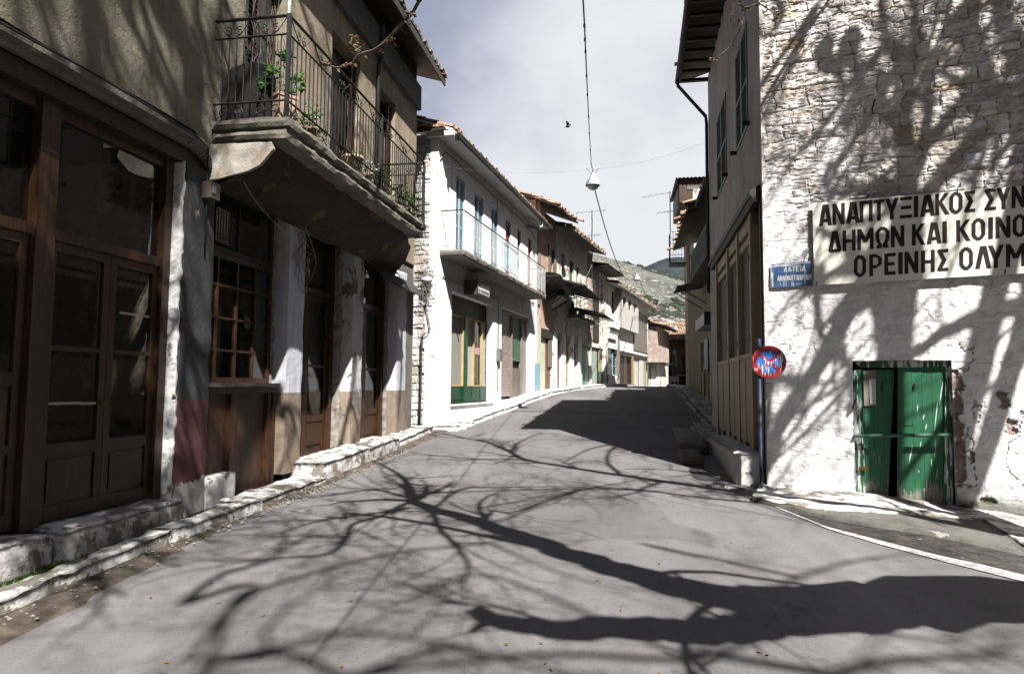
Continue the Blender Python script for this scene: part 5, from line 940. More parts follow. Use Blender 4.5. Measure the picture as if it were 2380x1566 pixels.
# ---- awnings over the row
def awning(label, cvA, near, far, o, rise, oin=.0, mat='dark_sheet', ribs=5, sag=.0):
    sn, zn = W2.px(cvA(*near), o); sf_, zf = W2.px(cvA(*far), o); t_ = thing('awning', W2.P(sn, 0, zn), label, 'awning', 'sheet metal awnings along the row'); mb = MB(W2); n = 26; vs = []
    for i in range(n + 1):
        for j in range(5):
            f = j / 4; s_ = sn + (sf_ - sn) * i / n; z = (zn + (zf - zn) * i / n) * 1. + rise * (1 - f) + .012 * (-1) ** i - sag * math.sin(math.pi * f) + .04 * mnoise.noise(Vector((s_ * 1.5, f, 3)))
            vs.append(W2.P(s_, oin + (o - oin) * f + (.05 * mnoise.noise(Vector((s_ * 3, 0, 1))) if j == 4 else 0), z))
    mb.add(vs, [(i * 5 + j, i * 5 + j + 1, (i + 1) * 5 + j + 1, (i + 1) * 5 + j) for i in range(n) for j in range(4)]); mb.build('sheet', M[mat], t_)
    m2 = MB(W2)
    for k in range(ribs): s_ = sn + (sf_ - sn) * k / (ribs - 1); z = zn + (zf - zn) * k / (ribs - 1); m2.tube([W2.P(s_, oin, z + rise - .05), W2.P(s_, o, z - .04)], .022, 4); m2.tube([W2.P(s_, oin + .01, z - .5), W2.P(s_, o * .85, z - .0)], .012, 4)
    m2.tube([W2.P(sn, o, zn - .02), W2.P(sf_, o, zf - .02)], .02, 4); m2.build('frame', M['iron_rust'], t_); return t_
awning('bent dark sheet awning with a curled front lip just beyond the white balcony', zA, (855, 60), (1045, 350), 1.0, .02, 0., 'dark_sheet', 3, -.10)
awning('widest dark ribbed awning of the row, below the green balcony door', zA, (1165, 190), (1425, 425), 1.5, .42, 0., 'dark_sheet', 6)
awning('ragged low awning farthest up the row, before the cornice shop', z8, (385, 520), (535, 625), 1.5, .35, 0., 'rust_sheet', 4)
t_ = thing('hatch_board', W2.P(1.2, 0, 4), 'wooden flap board propped open under the bent awning', 'board'); mb = MB(W2); c = [W2.P(*(lambda q, o: (q[0], o, q[1]))(W2.px(zA(x, y), o), o)) for x, y, o in ((695, 440, .08), (860, 335, .62), (970, 400, .62), (790, 515, .08))]; th_ = np.array([0, 0, .04]); mb.add(c + [q + th_ for q in c], [(0, 1, 2, 3), (4, 5, 6, 7), (0, 1, 5, 4), (1, 2, 6, 5), (2, 3, 7, 6), (3, 0, 4, 7)]); mb.build('board', M['grey_wood'], t_)
mb = MB(W2)
for f in (.12, .88): a = c[0] + (c[3] - c[0]) * f; b = c[1] + (c[2] - c[1]) * f; mb.tube([a - th_ * .4, b - th_ * .4], .03, 4)
mb.build('batten', M['brown_wood'], t_)
# ================================================================ right: whitewashed stone house
z7s = zm(2500, 0, 1.11875); z2c = zm(2660, 600, 2.609); zD = zm(3380, 1420, 2.373); zU = zm(3000, 0, 1.3047); zS = zm(3100, 700, 2.3896); zP = zm(3060, 1020, 10.44); z8b = zm(2550, 900, 1.3614); zK = zm(2650, 1500, 2.61)
RH = thing('stone_house', EW.P(0, 0, 0), 'tall whitewashed stone house on the right with a green plank door in its end wall', 'house')
RZE = 9.75; RL = 7.6
dr = EW.rect(zD, 68, 48, 1530, 1040)
ss = np.arange(0, 3.75, .0165); zs = np.arange(-.5, 8.0, .0165); S, Zz = np.meshgrid(ss, zs)
r1, i1 = stones(S, Zz, .055, .15, .12, .46, 101, .020, .095)
rb_1, ib_1 = stones(S, Zz, .15, .29, .22, .62, 131, .022, .06); sel = np.clip((vnoise(S * .9 + 5, Zz * 1.3 + 1, 139, 3) - .47) * 30, 0, 1); r1 = r1 * (1 - sel) + rb_1 * sel; i1 = i1 * (1 - sel) + ib_1 * sel
rag = 1 - 2 * np.abs(vnoise(S * 3.2 + 2, Zz * 10.5 + 4, 111, 4, .6) - .5); rag = np.clip((rag - .80) * 5, 0, 1)      # ragged bedding cracks
lump = vnoise(S * 4.2, Zz * 9, 117, 4) - .5
lo = vnoise(S * 1.3 + 2, Zz * 1.0 + 5, 61, 4); up_ = np.clip((Zz + (lo - .5) * 2.6 + .12 * (S - 1.5) - 3.7) / 1.0, 0, 1)           # 0 = thick whitewash below, 1 = bare rubble above
fz = vnoise(S * 26, Zz * 26, 7, 3) - .5; mz = vnoise(S * 5.5, Zz * 7, 17, 4) - .5
hgt = (r1 - .75) * (.003 + .030 * up_) + fz * (.006 + .012 * up_) + mz * (.016 + .02 * up_) + lump * (.012 + .022 * up_) - rag * (.003 + .010 * up_)
# faint course lines in the whitewash, flaking edges
ln_ = np.abs(((Zz + .03 * (vnoise(S * 1.2, Zz * 2, 5, 3) - .5)) % .30) - .15); hgt -= (1 - up_) * .006 * np.clip(1 - ln_ / .012, 0, 1) * (vnoise(S * 2, Zz * 2, 9, 2) > .45)
fl = vnoise(S * 3.1 + 4, Zz * 3.7 + 1, 81, 5); fk = np.clip((fl - .56) * 60, 0, 1) * (1 - up_); hgt -= fk * .008
peel = np.zeros_like(S)
for u, v, rr, ry in ((2230, 900, .07, .16), (2226, 985, .05, .16), (2236, 1085, .05, .12), (2330, 930, .09, .12), (2352, 985, .08, .14), (2262, 1060, .03, .10), (2300, 1165, .10, .05), (2240, 1180, .06, .08), (2370, 1215, .12, .06)):
    a, z = EW.px((u, v)); peel = np.maximum(peel, 1.25 - np.sqrt(((S - a) / rr) ** 2 + ((Zz - z) / ry) ** 2))
pe2 = np.clip(1.1 - np.abs(S - dr[1] - .05 - .05 * (vnoise(S * 0 + 3, Zz * 3, 151, 3) - .5)) / .075, 0, 1) * (Zz > .3) * (Zz < 1.85)
peel = np.maximum(peel, pe2); peel = np.clip((peel + (vnoise(S * 7, Zz * 9, 31, 5, .62) - .5) * 2.4 - .42) * 9, 0, 1) * np.clip(peel * 6, 0, 1); hgt -= peel * (.035 + .02 * fz)
cr = np.abs(vnoise(S * 2.2 + 9, Zz * 1.5 + 3, 91, 5) - .5); crk = np.clip(1 - cr / .012, 0, 1) * np.clip((S - 2.2) * 4, 0, 1) * (Zz < 2.2); hgt -= crk * .03
hgt *= np.clip(S / .03, 0, 1) * .85 + .15
white = np.array([1.12, 1.10, 1.13]); wv = vnoise(S * 2.3, Zz * 2.9, 13, 5)[..., None]; stn = np.array([.86, .775, .71]) * (.55 + .75 * i1[..., None]) + np.array([.06, .015, -.03]) * (vnoise(S * 1.7, Zz * 2.3, 19, 4)[..., None] - .45) * 2.2
uw = np.clip((up_ * 1.0 - .50 + (vnoise(S * 6, Zz * 8, 23, 4) - .5) * (.25 + 1.65 * up_) + (vnoise(S * 1.1 + 6, Zz * .9, 27, 3) - .5) * 1.2) * 2.4, 0, .72)[..., None]
col = white * (.90 + .14 * wv) * (1 - uw) + stn * uw
och = np.clip((vnoise(S * 2.1 + 3, Zz * 4 + 8, 37, 3) - .66) * 10, 0, 1)[..., None] * up_[..., None]; col = col * (1 - .6 * och) + np.array([.44, .33, .17]) * .6 * och
jn = (np.clip(.22 - r1, 0, .22) / .22)[..., None] * up_[..., None] * .45; jn = jn * (.35 + 1.3 * vnoise(S * 1.5, Zz * 1.5, 149, 3)[..., None]); jn = np.maximum(jn, (rag * up_ * .4 * np.clip(vnoise(S * 2, Zz * 2, 5, 3) * 3 - .9, 0, 1))[..., None]); col = col * (1 - jn) + np.array([.19, .165, .14]) * jn
col = col * (1 - peel[..., None]) + (np.array([.42, .31, .26]) * (.5 + .9 * vnoise(S * 12, Zz * 16, 41, 3)[..., None])) * peel[..., None]; col = col * (1 - .7 * crk[..., None]) + .7 * crk[..., None] * np.array([.16, .14, .12])
md = np.clip((apron_top(0) * 0 + .34 - (Zz + .14 * np.clip(S - 2.2, 0, 2) * 0) - .10 - np.where(S > 2.3, -.10, .28) + (vnoise(S * 4, Zz * 6, 43, 4) - .5) * .55) * 5, 0, .9)[..., None]; col = col * (1 - md) + np.array([.10, .10, .075]) * md
dxr = (dr[0] + .005, dr[1] - .005, dr[2] - .5, dr[3] - .005)
gridwall('end_wall', EW, S, Zz, hgt, col, 'tinted_stone', RH, lambda a, z: not (dxr[0] < a + .008 < dxr[1] and dxr[2] < z + .008 < dxr[3]))['label'] = 'rubble end wall, whitewashed below and bare above'
mb = MB(EW); P = EW.P; mb.quad(P(0, -.02, 7.97), P(9, -.02, 7.97), P(9, -.02, RZE), P(0, -.02, RZE)); mb.quad(P(3.7, -.01, -.8), P(9, -.01, -.8), P(9, -.01, 7.96), P(3.7, -.01, 7.96)); mb.add([P(0, -.02, RZE), P(9, -.02, RZE), P(4.5, -.02, RZE + 1.5)], [(0, 1, 2)])
c0, c1, c2, c3 = P(0, 0, 0), P(9, 0, 0), P(9, 0, 0) + RF.d * RL, RF.P(RL, 0, 0)
for a, b in ((c1, c2), (c2, c3)): mb.quad(a - zv, b - zv, b + zv * RZE, a + zv * RZE)
mb.quad(*(q + zv * (RZE - .05) for q in (c0 + RF.d * .05, c1 + RF.d * .05, c2, c3)))
for a, b, c, d in ((dr[0], dr[0], dr[2] - .4, dr[3]), (dr[1], dr[1], dr[2] - .4, dr[3])): mb.quad(P(a, .0, c), P(a, -.3, c), P(a, -.3, d), P(a, .0, d))
mb.quad(P(dr[0], 0, dr[3]), P(dr[1], 0, dr[3]), P(dr[1], -.3, dr[3]), P(dr[0], -.3, dr[3])); mb.build('back_wall', M['shop_plaster'], RH)
# the green door
D_ = lambda x, y, o=-.1: EW.px(zD(x, y), o)
def dquad(mb, xy, o, th=.03):
    oo = o if hasattr(o, '__len__') else [o] * 4; a = [P(D_(x, y, q)[0], q, D_(x, y, q)[1]) for (x, y), q in zip(xy, oo)]; b = [q - EW.n * th for q in a]; mb.add(a + b, [(0, 1, 2, 3), (4, 5, 6, 7), (0, 1, 5, 4), (1, 2, 6, 5), (2, 3, 7, 6), (3, 0, 4, 7)])
mb = MB(EW); dquad(mb, ((72, 150), (152, 130), (200, 1480), (100, 1450)), -.07, .06); dquad(mb, ((955, 110), (1030, 80), (1025, 1500), (940, 1500)), -.07, .06); dquad(mb, ((80, 60), (1005, 52), (960, 112), (150, 118)), -.069, .06); dframe = mb.build('door_frame', M['green_frame_paint'], RH)
drip = [(930, 250, 895, 480, 9), (880, 440, 850, 720, 8), (640, 860, 608, 1025, 12), (722, 820, 710, 890, 8), (755, 560, 740, 615, 10), (692, 470, 685, 540, 9), (775, 650, 765, 710, 10), (860, 800, 850, 990, 6), (820, 980, 822, 1050, 9), (880, 1070, 860, 1200, 7), (752, 1260, 750, 1295, 9), (700, 1090, 705, 1115, 8)]
dd = MB(EW); dquad(dd, ((502, 118), (950, 112), (930, 1510), (495, 1495)), -.10, .035); door_r = dd.build('door', M['green_door_paint'], RH); mb = MB(EW)
for x0, y0_, x1, y1, w_ in drip:
    vs = []
    for f_, ww in ((0, .3), (.3, 1), (.7, .8), (1, .2)): x, y = x0 + (x1 - x0) * f_, y0_ + (y1 - y0_) * f_; vs += [P(D_(x - w_ * ww * .5, y)[0], -.0985, D_(x, y)[1]), P(D_(x + w_ * ww * .5, y)[0], -.0985, D_(x, y)[1])]
    mb.add(vs, [(2 * k, 2 * k + 1, 2 * k + 3, 2 * k + 2) for k in range(3)])
mb.build('paint_streaks', M['paint_drip'], door_r)
door_r['label'] = 'right leaf of the plank door with a small handle'
dd = MB(EW); dquad(dd, ((158, 135), (470, 138), (402, 1482), (198, 1470)), (-.105, -.165, -.165, -.105), .035); door_l = dd.build('door', M['green_door_paint'], RH); door_l['label'] = 'left leaf of the plank door, hanging askew'
dd = MB(EW); dquad(dd, ((40, 20), (1070, 20), (1070, 1600), (40, 1600)), -.55, .03); dd.build('dark_interior', M['dark_room'], RH)
mb = MB(EW); dquad(mb, ((175, 150), (298, 140), (300, 480), (182, 482)), (-.085, -.105, -.105, -.085), .02); mb.build('plate', M['grey_wood'], door_l); mb = MB(EW); dquad(mb, ((230, 230), (292, 225), (294, 465), (240, 470)), (-.084, -.094, -.094, -.084), .004); mb.build('pale_patch', M['letter_white'], door_l)
mb = MB(EW); pw = [P(*(lambda q: (q[0], .0, q[1]))(D_(x, y, .0))) for x, y in ((560, 650), (560, 672), (640, 672), (640, 650))]; mb.tube(pw, .009, 6); mb.build('handle', M['green_pipe'], door_r)
mb = MB(EW); dquad(mb, ((128, 1060), (222, 1062), (222, 1092), (130, 1090)), -.02, .02); mb.build('padlock', M['brass'], door_l)
mb = MB(EW); dquad(mb, ((352, 262), (366, 262), (366, 340), (352, 340)), -.12, .02); dquad(mb, ((655, 270), (668, 266), (668, 322), (655, 322)), -.08, .02); mb.build('peg', M['iron'], door_r)
mb = MB(EW); a0, a1 = D_(90, 766, .03), D_(985, 758, .03); mb.tube([P(a0[0], .03, a0[1]), P(a1[0], .03, a1[1])], .024, 10); mb.tube([P(a1[0] + .01, .03, a1[1]), P(a1[0] + .02, -.08, a1[1])], .03, 8); mb.tube([P(a0[0] - .0, .03, a0[1]), P(a0[0], -.06, a0[1])], .015, 8)
mb.build('bar', M['green_pipe'], RH, False, **{'label': 'painted pipe locked across the green door'})
bx('door_sill', 'kerb_whitewash', RH, EW, (dr[0] - .1, dr[1] + .12, -.5, .06, -.5, dr[2] - .02))
for (u, v, L) in ((2030, 262, .16), (1985, 950, .14)):
    a, z = EW.px((u, v)); mb = MB(EW); mb.tube([P(a, -.02, z), P(a - .02, .07, z + .02), P(a + .02, .09, z + L)], .012, 5); mb.build('iron_hook', M['iron_rust'], RH)
# ---- street face: plaster above, boarded shop below
sP = lambda x, y, cv=z2c, o=0.: RF.px(cv(x, y), o)
wA = (1.05, 2.15, 5.98, 7.75); wB = (3.30, 4.7, 5.98, 7.75); wA = (sP(550, 350, z7s)[0], sP(497, 330, z7s)[0], 5.98, 7.8); wB = (sP(455, 620, z7s)[0], sP(413, 620, z7s)[0], 5.98, 7.8)
fs0, fs1 = .26, sP(530, 1200)[0] + .1; hzt = sP(760, 390, z2c, .1)[1]
mb = MB(RF); wall(mb, 0, RL, 4.55, RZE, [wA, wB], 0, .25); wall(mb, fs1, RL, -.2, 4.55, [], 0, .25); wall(mb, 0, .1, -.2, 4.55, [], 0, .4); mb.build('wall', M['street_face'], RH); bx('gap', 'dark_room', RH, RF, (.1, fs0, -.4, -.2, -.2, 4.55))
for w in (wA, wB):
    m_ = (w[0] + w[1]) / 2; bx('pane', 'dark_glass', RH, RF, (w[0], w[1], -.2, -.19, w[2], w[3]))
    for a, b in ((w[0] + .01, m_ - .004), (m_ + .004, w[1] - .01)): louvre(RH, RF, a, b, w[2], w[3], -.02, 'shutter_greygreen', .06, .04, .06, split=6.8)
    bx('shutter_catch', 'iron', RH, RF, (w[0] - .1, w[0] - .06, 0, .12, w[2] - .02, w[2] + .05), (w[1] + .04, w[1] + .08, 0, .12, w[2] - .02, w[2] + .05))
bx('lintel', 'dark_wood', RH, RF, (fs0, fs1, -.3, -.2, 0, 4.5))
mb = MB(RF); mb.sweep([(0, 4.42), (.10, 4.42), (.13, 4.5), (.16, 4.52), (.16, 4.60), (0, 4.68)], .12, fs1 + .1); mb.build('hood', M['dark_wood'], RH)
posts = [sP(*q)[0] for q in ((915, 640), (780, 900), (675, 1080), (556, 1200))]; zr = [sP(*q)[1] for q in ((905, 900), (760, 1110), (660, 1240))]; zrail = sum(zr) / 3; zsl = .5 * (sP(650, 690, z8b)[1] + sP(480, 752, z8b)[1]); zbt = .66
mb = MB(RF)
for s_ in posts: mb.box(s_ - .07, s_ + .07, -.2, .06, .45, 4.42)
mb.box(posts[0] - .07, posts[3] + .07, -.2, .03, 4.2, 4.42); mb.box(posts[0], posts[3], -.2, .02, zrail - .06, zrail + .06); mb.box(posts[0] - .05, posts[3] + .1, -.2, .05, zsl - .05, zsl + .03); frm = mb.build('shop_front', M['beige_frame'], RH)
for a, b in zip(posts, posts[1:]):
    a += .07; b -= .07; m_ = (a + b) / 2; bx('transom_pane', 'dark_glass', frm, RF, (a, b, -.16, -.15, zrail + .06, 4.2)); bx('shutter', 'brown_shutter', RH, RF, (a + .01, m_ - .004, -.08, -.03, zsl + .035, zrail - .07), (m_ + .004, b - .01, -.08, -.03, zsl + .035, zrail - .07))
    bx('hinge', 'iron', RH, RF, *[(a - .02, a + .05, -.03, .07, z, z + .10) for z in (zsl + .2, zrail - .4)])
    mb = MB(RF)
    for c, d in ((a - .04, m_ - .01), (m_ + .01, b + .04)):
        mb.box(c, d, -.06, .035, zbt, zsl - .055); mb.box(c + .05, d - .05, .035, .042, zbt + .1, zsl - .1); mb.box(c + (d - c) * .3, c + (d - c) * .7, -.06, .03, zbt - .22, zbt)
    mb.build('panel', M['beige_panel'], RH)
bx('base_wall', 'dark_room', RH, RF, (.1, fs1, -.35, -.062, -.1, .66)); bx('groove_shade_strip', 'iron', RH, RF, (.11, .19, -.2, .02, .2, 4.4))  # black strip stands in for the shade in the corner groove
roof(RH, RF, -.35, RL + .25, RZE + .05, .76, 4.6, math.radians(18), 'old_tile', 'dark_wood', None, .23, .03)
mb = MB(RF)
for k in range(15): s_ = -.2 + k * .55; mb.box(s_, s_ + .10, -.1, .70, RZE - .10, RZE - .02)
mb.build('rafter', M['dark_wood'], RH); gutter(RH, RF, -.3, RL + .2, .72, RZE + .02, 'iron', .06, [(RL - .1, .78, RZE - .03), (RL - .1, .78, RZE - .2), (RL - .15, .08, RZE - 1.1), (RL - .15, .06, RZE - 1.3), (RL - .15, .06, 4.0)])
# step block, cover slab
q0 = RF.px(zK(810, 830), .37); st0 = .22; st1 = 4.2; mb = MB(RF)
mb.rough(st0, st1, -.05, .42, -.1, .60, .09, .02, 3.5, .03); mb.build('bench', M['clean_whitewash'], RH, True)['label'] = 'long whitewashed masonry bench under the boarded shop'
mb = MB(RF); mb.rough(1.9, 2.9, .72, 1.12, 0, .16, .08, .012, 4, .02, lambda a, o, z: np.array([0, 0, float(H(*RF.P(a, o, 0)[:2]))])); mb.build('drain_cover', M['concrete'], None, label='grey concrete slab lying in the gutter beside the white bench', category='drain cover')
mb = MB(RF); mb.rough(3.3, 4.3, .48, 1.05, 0, .22, .09, .05, 4, .04, lambda a, o, z: np.array([0, 0, float(H(*RF.P(a, o, 0)[:2]))])); mb.build('rubble_block', M['stone'], None, label='rough dark block at the far end of the white bench', category='stone')
# ---------------------------------------------------------------- lettering by strokes
GL = {'A': [((.10, 0), (.42, 1)), ((.58, 1), (.90, 0)), ((.28, .25), (.72, .25)), ((.36, .93), (.64, .93))], 'N': [((.13, 0), (.13, 1)), ((.87, 0), (.87, 1)), ((.15, .95), (.85, .05))], 'Π': [((.13, 0), (.13, 1)), ((.87, 0), (.87, 1)), ((.0, .92), (1, .92))], 'T': [((.5, 0), (.5, .9)), ((0, .92), (1, .92))], 'Y': [((.5, 0), (.5, .45)), ((.10, 1), (.48, .42)), ((.90, 1), (.52, .42))], 'Ξ': [((0, .92), (1, .92)), ((.08, .5), (.92, .5)), ((0, .08), (1, .08))], 'I': [((.5, 0), (.5, 1))], 'K': [((.13, 0), (.13, 1)), ((.86, 1), (.22, .47)), ((.36, .58), (.9, 0))],
      'Σ': [((.05, .92), (.97, .92)), ((.05, .08), (1, .08)), ((.14, .95), (.60, .5)), ((.60, .5), (.12, .05))], 'Δ': [((.12, .05), (.44, 1)), ((.56, 1), (.88, .05)), ((.05, .07), (.95, .07)), ((.4, .95), (.6, .95))], 'H': [((.13, 0), (.13, 1)), ((.87, 0), (.87, 1)), ((.13, .48), (.87, .48))], 'M': [((.10, 0), (.10, 1)), ((.90, 0), (.90, 1)), ((.12, .96), (.5, .35)), ((.88, .96), (.5, .35))], 'P': [((.13, 0), (.13, 1)), ((.1, .93), (.62, .93)), ((.1, .42), (.62, .42)), ((.60, .93), (.86, .80)), ((.86, .82), (.86, .53)), ((.86, .55), (.60, .42))], 'E': [((.13, 0), (.13, 1)), ((.1, .92), (1, .92)), ((.1, .5), (.88, .5)), ((.1, .08), (1, .08))], 'Λ': [((.10, 0), (.44, 1)), ((.56, 1), (.90, 0)), ((.36, .93), (.64, .93))], 'Γ': [((.13, 0), (.13, 1)), ((.1, .92), (1, .92))],
      'O': [((.13, .22), (.13, .78)), ((.87, .22), (.87, .78)), ((.12, .74), (.36, .95)), ((.88, .74), (.64, .95)), ((.12, .26), (.36, .05)), ((.88, .26), (.64, .05)), ((.3, .93), (.7, .93)), ((.3, .07), (.7, .07))], 'Ω': [((.12, .40), (.12, .78)), ((.88, .40), (.88, .78)), ((.11, .74), (.36, .95)), ((.89, .74), (.64, .95)), ((.3, .93), (.7, .93)), ((.12, .44), (.32, .16)), ((.88, .44), (.68, .16)), ((.05, .08), (.38, .08)), ((.62, .08), (.95, .08)), ((.34, .04), (.34, .22)), ((.66, .04), (.66, .22))],
      '2': [((.1, .08), (.95, .08)), ((.12, .1), (.85, .6)), ((.85, .6), (.7, .92)), ((.75, .92), (.15, .88))], '0': [((.13, .2), (.13, .8)), ((.87, .2), (.87, .8)), ((.12, .78), (.5, .95)), ((.88, .78), (.5, .95)), ((.12, .22), (.5, .05)), ((.88, .22), (.5, .05))], '8': [((.2, .55), (.2, .9)), ((.8, .55), (.8, .9)), ((.2, .92), (.8, .92)), ((.15, .5), (.85, .5)), ((.1, .08), (.1, .5)), ((.9, .08), (.9, .5)), ((.1, .07), (.9, .07))]}
def letter(mb, ch, F, quad, o, w=.20, th=.003):
    """quad = bottom-left, bottom-right, top-right, top-left in (s,z); w is the stroke over the letter height"""
    q = [np.array(c) for c in quad]; hgt_ = np.linalg.norm(q[3] - q[0]); wid = np.linalg.norm(q[1] - q[0]); hs = w * hgt_ / 2
    f = lambda x, y: (q[0] * (1 - x) + q[1] * x) * (1 - y) + (q[3] * (1 - x) + q[2] * x) * y; xv = (q[1] - q[0]) / wid; yv = (q[3] - q[0]) / hgt_
    for k, (a, b) in enumerate(GL[ch]):
        A, B = f(*a), f(*b); horiz = abs((B - A) @ yv) < abs((B - A) @ xv) * .45; ofs = (yv * min(hs, .085 * hgt_) if horiz else xv * hs * (1.15 if abs((B - A) @ xv) > .2 * wid else 1)); oo = o + .0004 * k
        mb.add([F.P(*(lambda c: (c[0], oo, c[1]))(c)) for c in (A - ofs, B - ofs, B + ofs, A + ofs)], [(0, 1, 2, 3)])
# ---- big sign board
SB = thing('sign_board', EW.P(2, 0, 3), 'large cream sign board with three lines of dark brown Greek capitals on the stone wall', 'sign'); so2 = .07
tilt = [EW.px((1888, 472), so2), EW.px((1893, 663), so2), EW.px((2380, 635), so2), EW.px((2380, 431), so2)]
ext = .35; sl_b = (tilt[2][1] - tilt[1][1]) / (tilt[2][0] - tilt[1][0]); sl_t = (tilt[3][1] - tilt[0][1]) / (tilt[3][0] - tilt[0][0]); x1_ = tilt[2][0] + ext
A_ = [(tilt[1][0], tilt[1][1]), (x1_, tilt[2][1] + sl_b * ext), (x1_, tilt[3][1] + sl_t * ext), (tilt[0][0], tilt[0][1])]
mb = MB(EW); mb.prism(A_, so2 - .02, so2); mb.build('board', M['sign_cream'], SB); mb = MB(EW); mb.prism([(A_[0][0] + .05, A_[0][1] + .05), (A_[1][0] - .05, A_[1][1] + .05), (A_[2][0] - .05, A_[2][1] - .05), (A_[3][0] + .05, A_[3][1] - .05)], .012, so2 - .021); mb.build('backing', M['dark_wood'], SB)
lines = [('ANAΠTYΞIAKOΣΣYN', ((428, 538), (553, 665), (690, 803), (812, 932), (942, 1048), (1060, 1175), (1195, 1312), (1322, 1375), (1395, 1522), (1535, 1660), (1670, 1790), (1812, 1915), (2005, 2115), (2125, 2245), (2265, 2392)), (480, 284, 2300, 108), (480, 486, 2330, 314)),
         ('ΔHMΩNKAIKOINO', ((515, 632), (648, 770), (790, 940), (965, 1092), (1110, 1235), (1312, 1430), (1458, 1585), (1597, 1648), (1735, 1865), (1882, 2007), (2036, 2088), (2110, 2250), (2275, 2400)), (570, 538, 2180, 394), (570, 738, 2180, 604)),
         ('OPEINHΣOΛYM', ((757, 868), (905, 1020), (1050, 1155), (1174, 1226), (1240, 1368), (1400, 1525), (1555, 1660), (1765, 1890), (1922, 2060), (2045, 2180), (2210, 2395)), (810, 768, 2240, 660), (810, 974, 2110, 888))]
mb = MB(EW)
for txt, xs, tl, bl in lines:
    ly = lambda L, x: L[1] + (L[3] - L[1]) * (x - L[0]) / (L[2] - L[0])
    for ch, (xa, xb) in zip(txt, xs): letter(mb, ch, EW, [EW.px(zS(x, y), so2) for x, y in ((xa, ly(bl, xa)), (xb, ly(bl, xb)), (xb, ly(tl, xb)), (xa, ly(tl, xa)))], so2 + .002, .155)
mb.build('lettering', M['letter_brown'], SB)
mb = MB(EW)
for x, y in ((890, 215), (1775, 100), (400, 1040), (2200, 930), (355, 680)): a, z = EW.px(zS(x, y), so2); mb.tube([EW.P(a, -.02, z + .02), EW.P(a, so2 + .03, z + .03), EW.P(a - .01, so2 + .035, z - .03)], .008, 5)
mb.build('nail', M['iron'], SB)
# ---- blue street plate
SP = thing('street_plate', EW.P(.5, 0, 3), 'worn blue enamel street name plate with white Greek letters left of the big sign board', 'sign'); po = .03
cs = [EW.px(zP(x, y), po) for x, y in ((240, 1370), (1975, 1275), (1905, 225), (225, 400))]; mb = MB(EW); mb.prism(cs, po - .006, po); mb.build('plate', M['enamel_blue'], SP); mb = MB(EW)
for ch, (xa, xb), tp_, bt in zip('ΛATEIA', ((790, 930), (970, 1110), (1135, 1260), (1300, 1420), (1455, 1510), (1550, 1690)), (530, 510, 490, 470, 455, 445), (715, 705, 695, 690, 680, 670)): letter(mb, ch, EW, [EW.px(zP(x, y), po) for x, y in ((xa, bt), (xb, bt - 8), (xb, tp_ - 8), (xa, tp_))], po + .002, .19)
xs_ = [(530, 615), (635, 718), (735, 820), (838, 885), (905, 990), (1015, 1110), (1130, 1195), (1205, 1280), (1300, 1375), (1395, 1480), (1500, 1585), (1600, 1680), (1695, 1770), (1785, 1865), (1880, 1955)]
for ch, (xa, xb) in zip('ANAΓNΩΣTOΠOYΛOY', xs_): yb = 1090 - (xa - 530) * .048; yt = 868 - (xa - 530) * .045; letter(mb, ch, EW, [EW.px(zP(x, y), po) for x, y in ((xa, yb), (xb, yb - 4), (xb, yt - 4), (xa, yt))], po + .002, .14)
for x0, y0_, x1, y1, w in ((255, 420, 255, 1370, 16), (300, 740, 330, 1330, 45), (430, 440, 1900, 300, 28), (300, 480, 1500, 430, 22), (790, 1090, 790, 1320, 18), (1640, 420, 1650, 1270, 16), (1710, 640, 1700, 1270, 12), (1130, 1080, 1110, 1300, 14), (880, 1250, 890, 1310, 14), (1300, 1215, 1900, 1185, 8), (640, 1130, 640, 1280, 12)):
    d = np.array([x1 - x0, y1 - y0_], float); d /= np.linalg.norm(d); nn = np.array([-d[1], d[0]]) * w; mb.add([EW.P(*(lambda q: (q[0], po + .0028, q[1]))(EW.px(zP(*c), po))) for c in ((x0 - nn[0], y0_ - nn[1]), (x1 - nn[0] * .6, y1 - nn[1] * .6), (x1 + nn[0] * .6, y1 + nn[1] * .6), (x0 + nn[0], y0_ + nn[1]))], [(0, 1, 2, 3)])
mb.build('lettering', M['letter_white'], SP)
# house number on the white house corner stone
mb = MB(EH)
for ch, (xa, xb) in zip('208', ((284, 296), (299, 310), (313, 326))): letter(mb, ch, EH, [EH.px(z5b(x, y), .012) for x, y in ((xa, 921), (xb, 920), (xb, 904), (xa, 905))], .012, .16)
mb.build('house_number', M['ink'], WH)
# ---- no stopping sign
base = np.array([3.60, 9.93, float(H(3.6, 9.93)) + .05]); NS = thing('road_sign', base, 'round red and blue no stopping sign spattered white, on a dark pole by the corner', 'road sign')
mb = MB(); mb.tube([base, base + (0, 0, 2.14)], .026, 10); mb.build('pole', M['pole_blue'], NS, True)
r_ = ray(1787, 841); k_ = (9.86) / r_[1]; ctr = CAM + r_ * k_; fd = CAM - ctr; fd[2] = .5; fd[0] += .6; fd /= np.linalg.norm(fd); ux = np.cross([0, 0, 1.], fd); ux /= np.linalg.norm(ux); uy = np.cross(fd, ux); SR = .238
def disc(mb, r0, r1, a0, a1, h, n=40, hh=.0):
    vs = []
    for k in range(n + 1):
        th_ = a0 + (a1 - a0) * k / n; e = ux * math.cos(th_) + uy * math.sin(th_); vs += [ctr + e * r0 + fd * h, ctr + e * r1 + fd * (h + hh)]
    mb.add(vs, [(2 * k, 2 * k + 1, 2 * k + 3, 2 * k + 2) for k in range(n)])
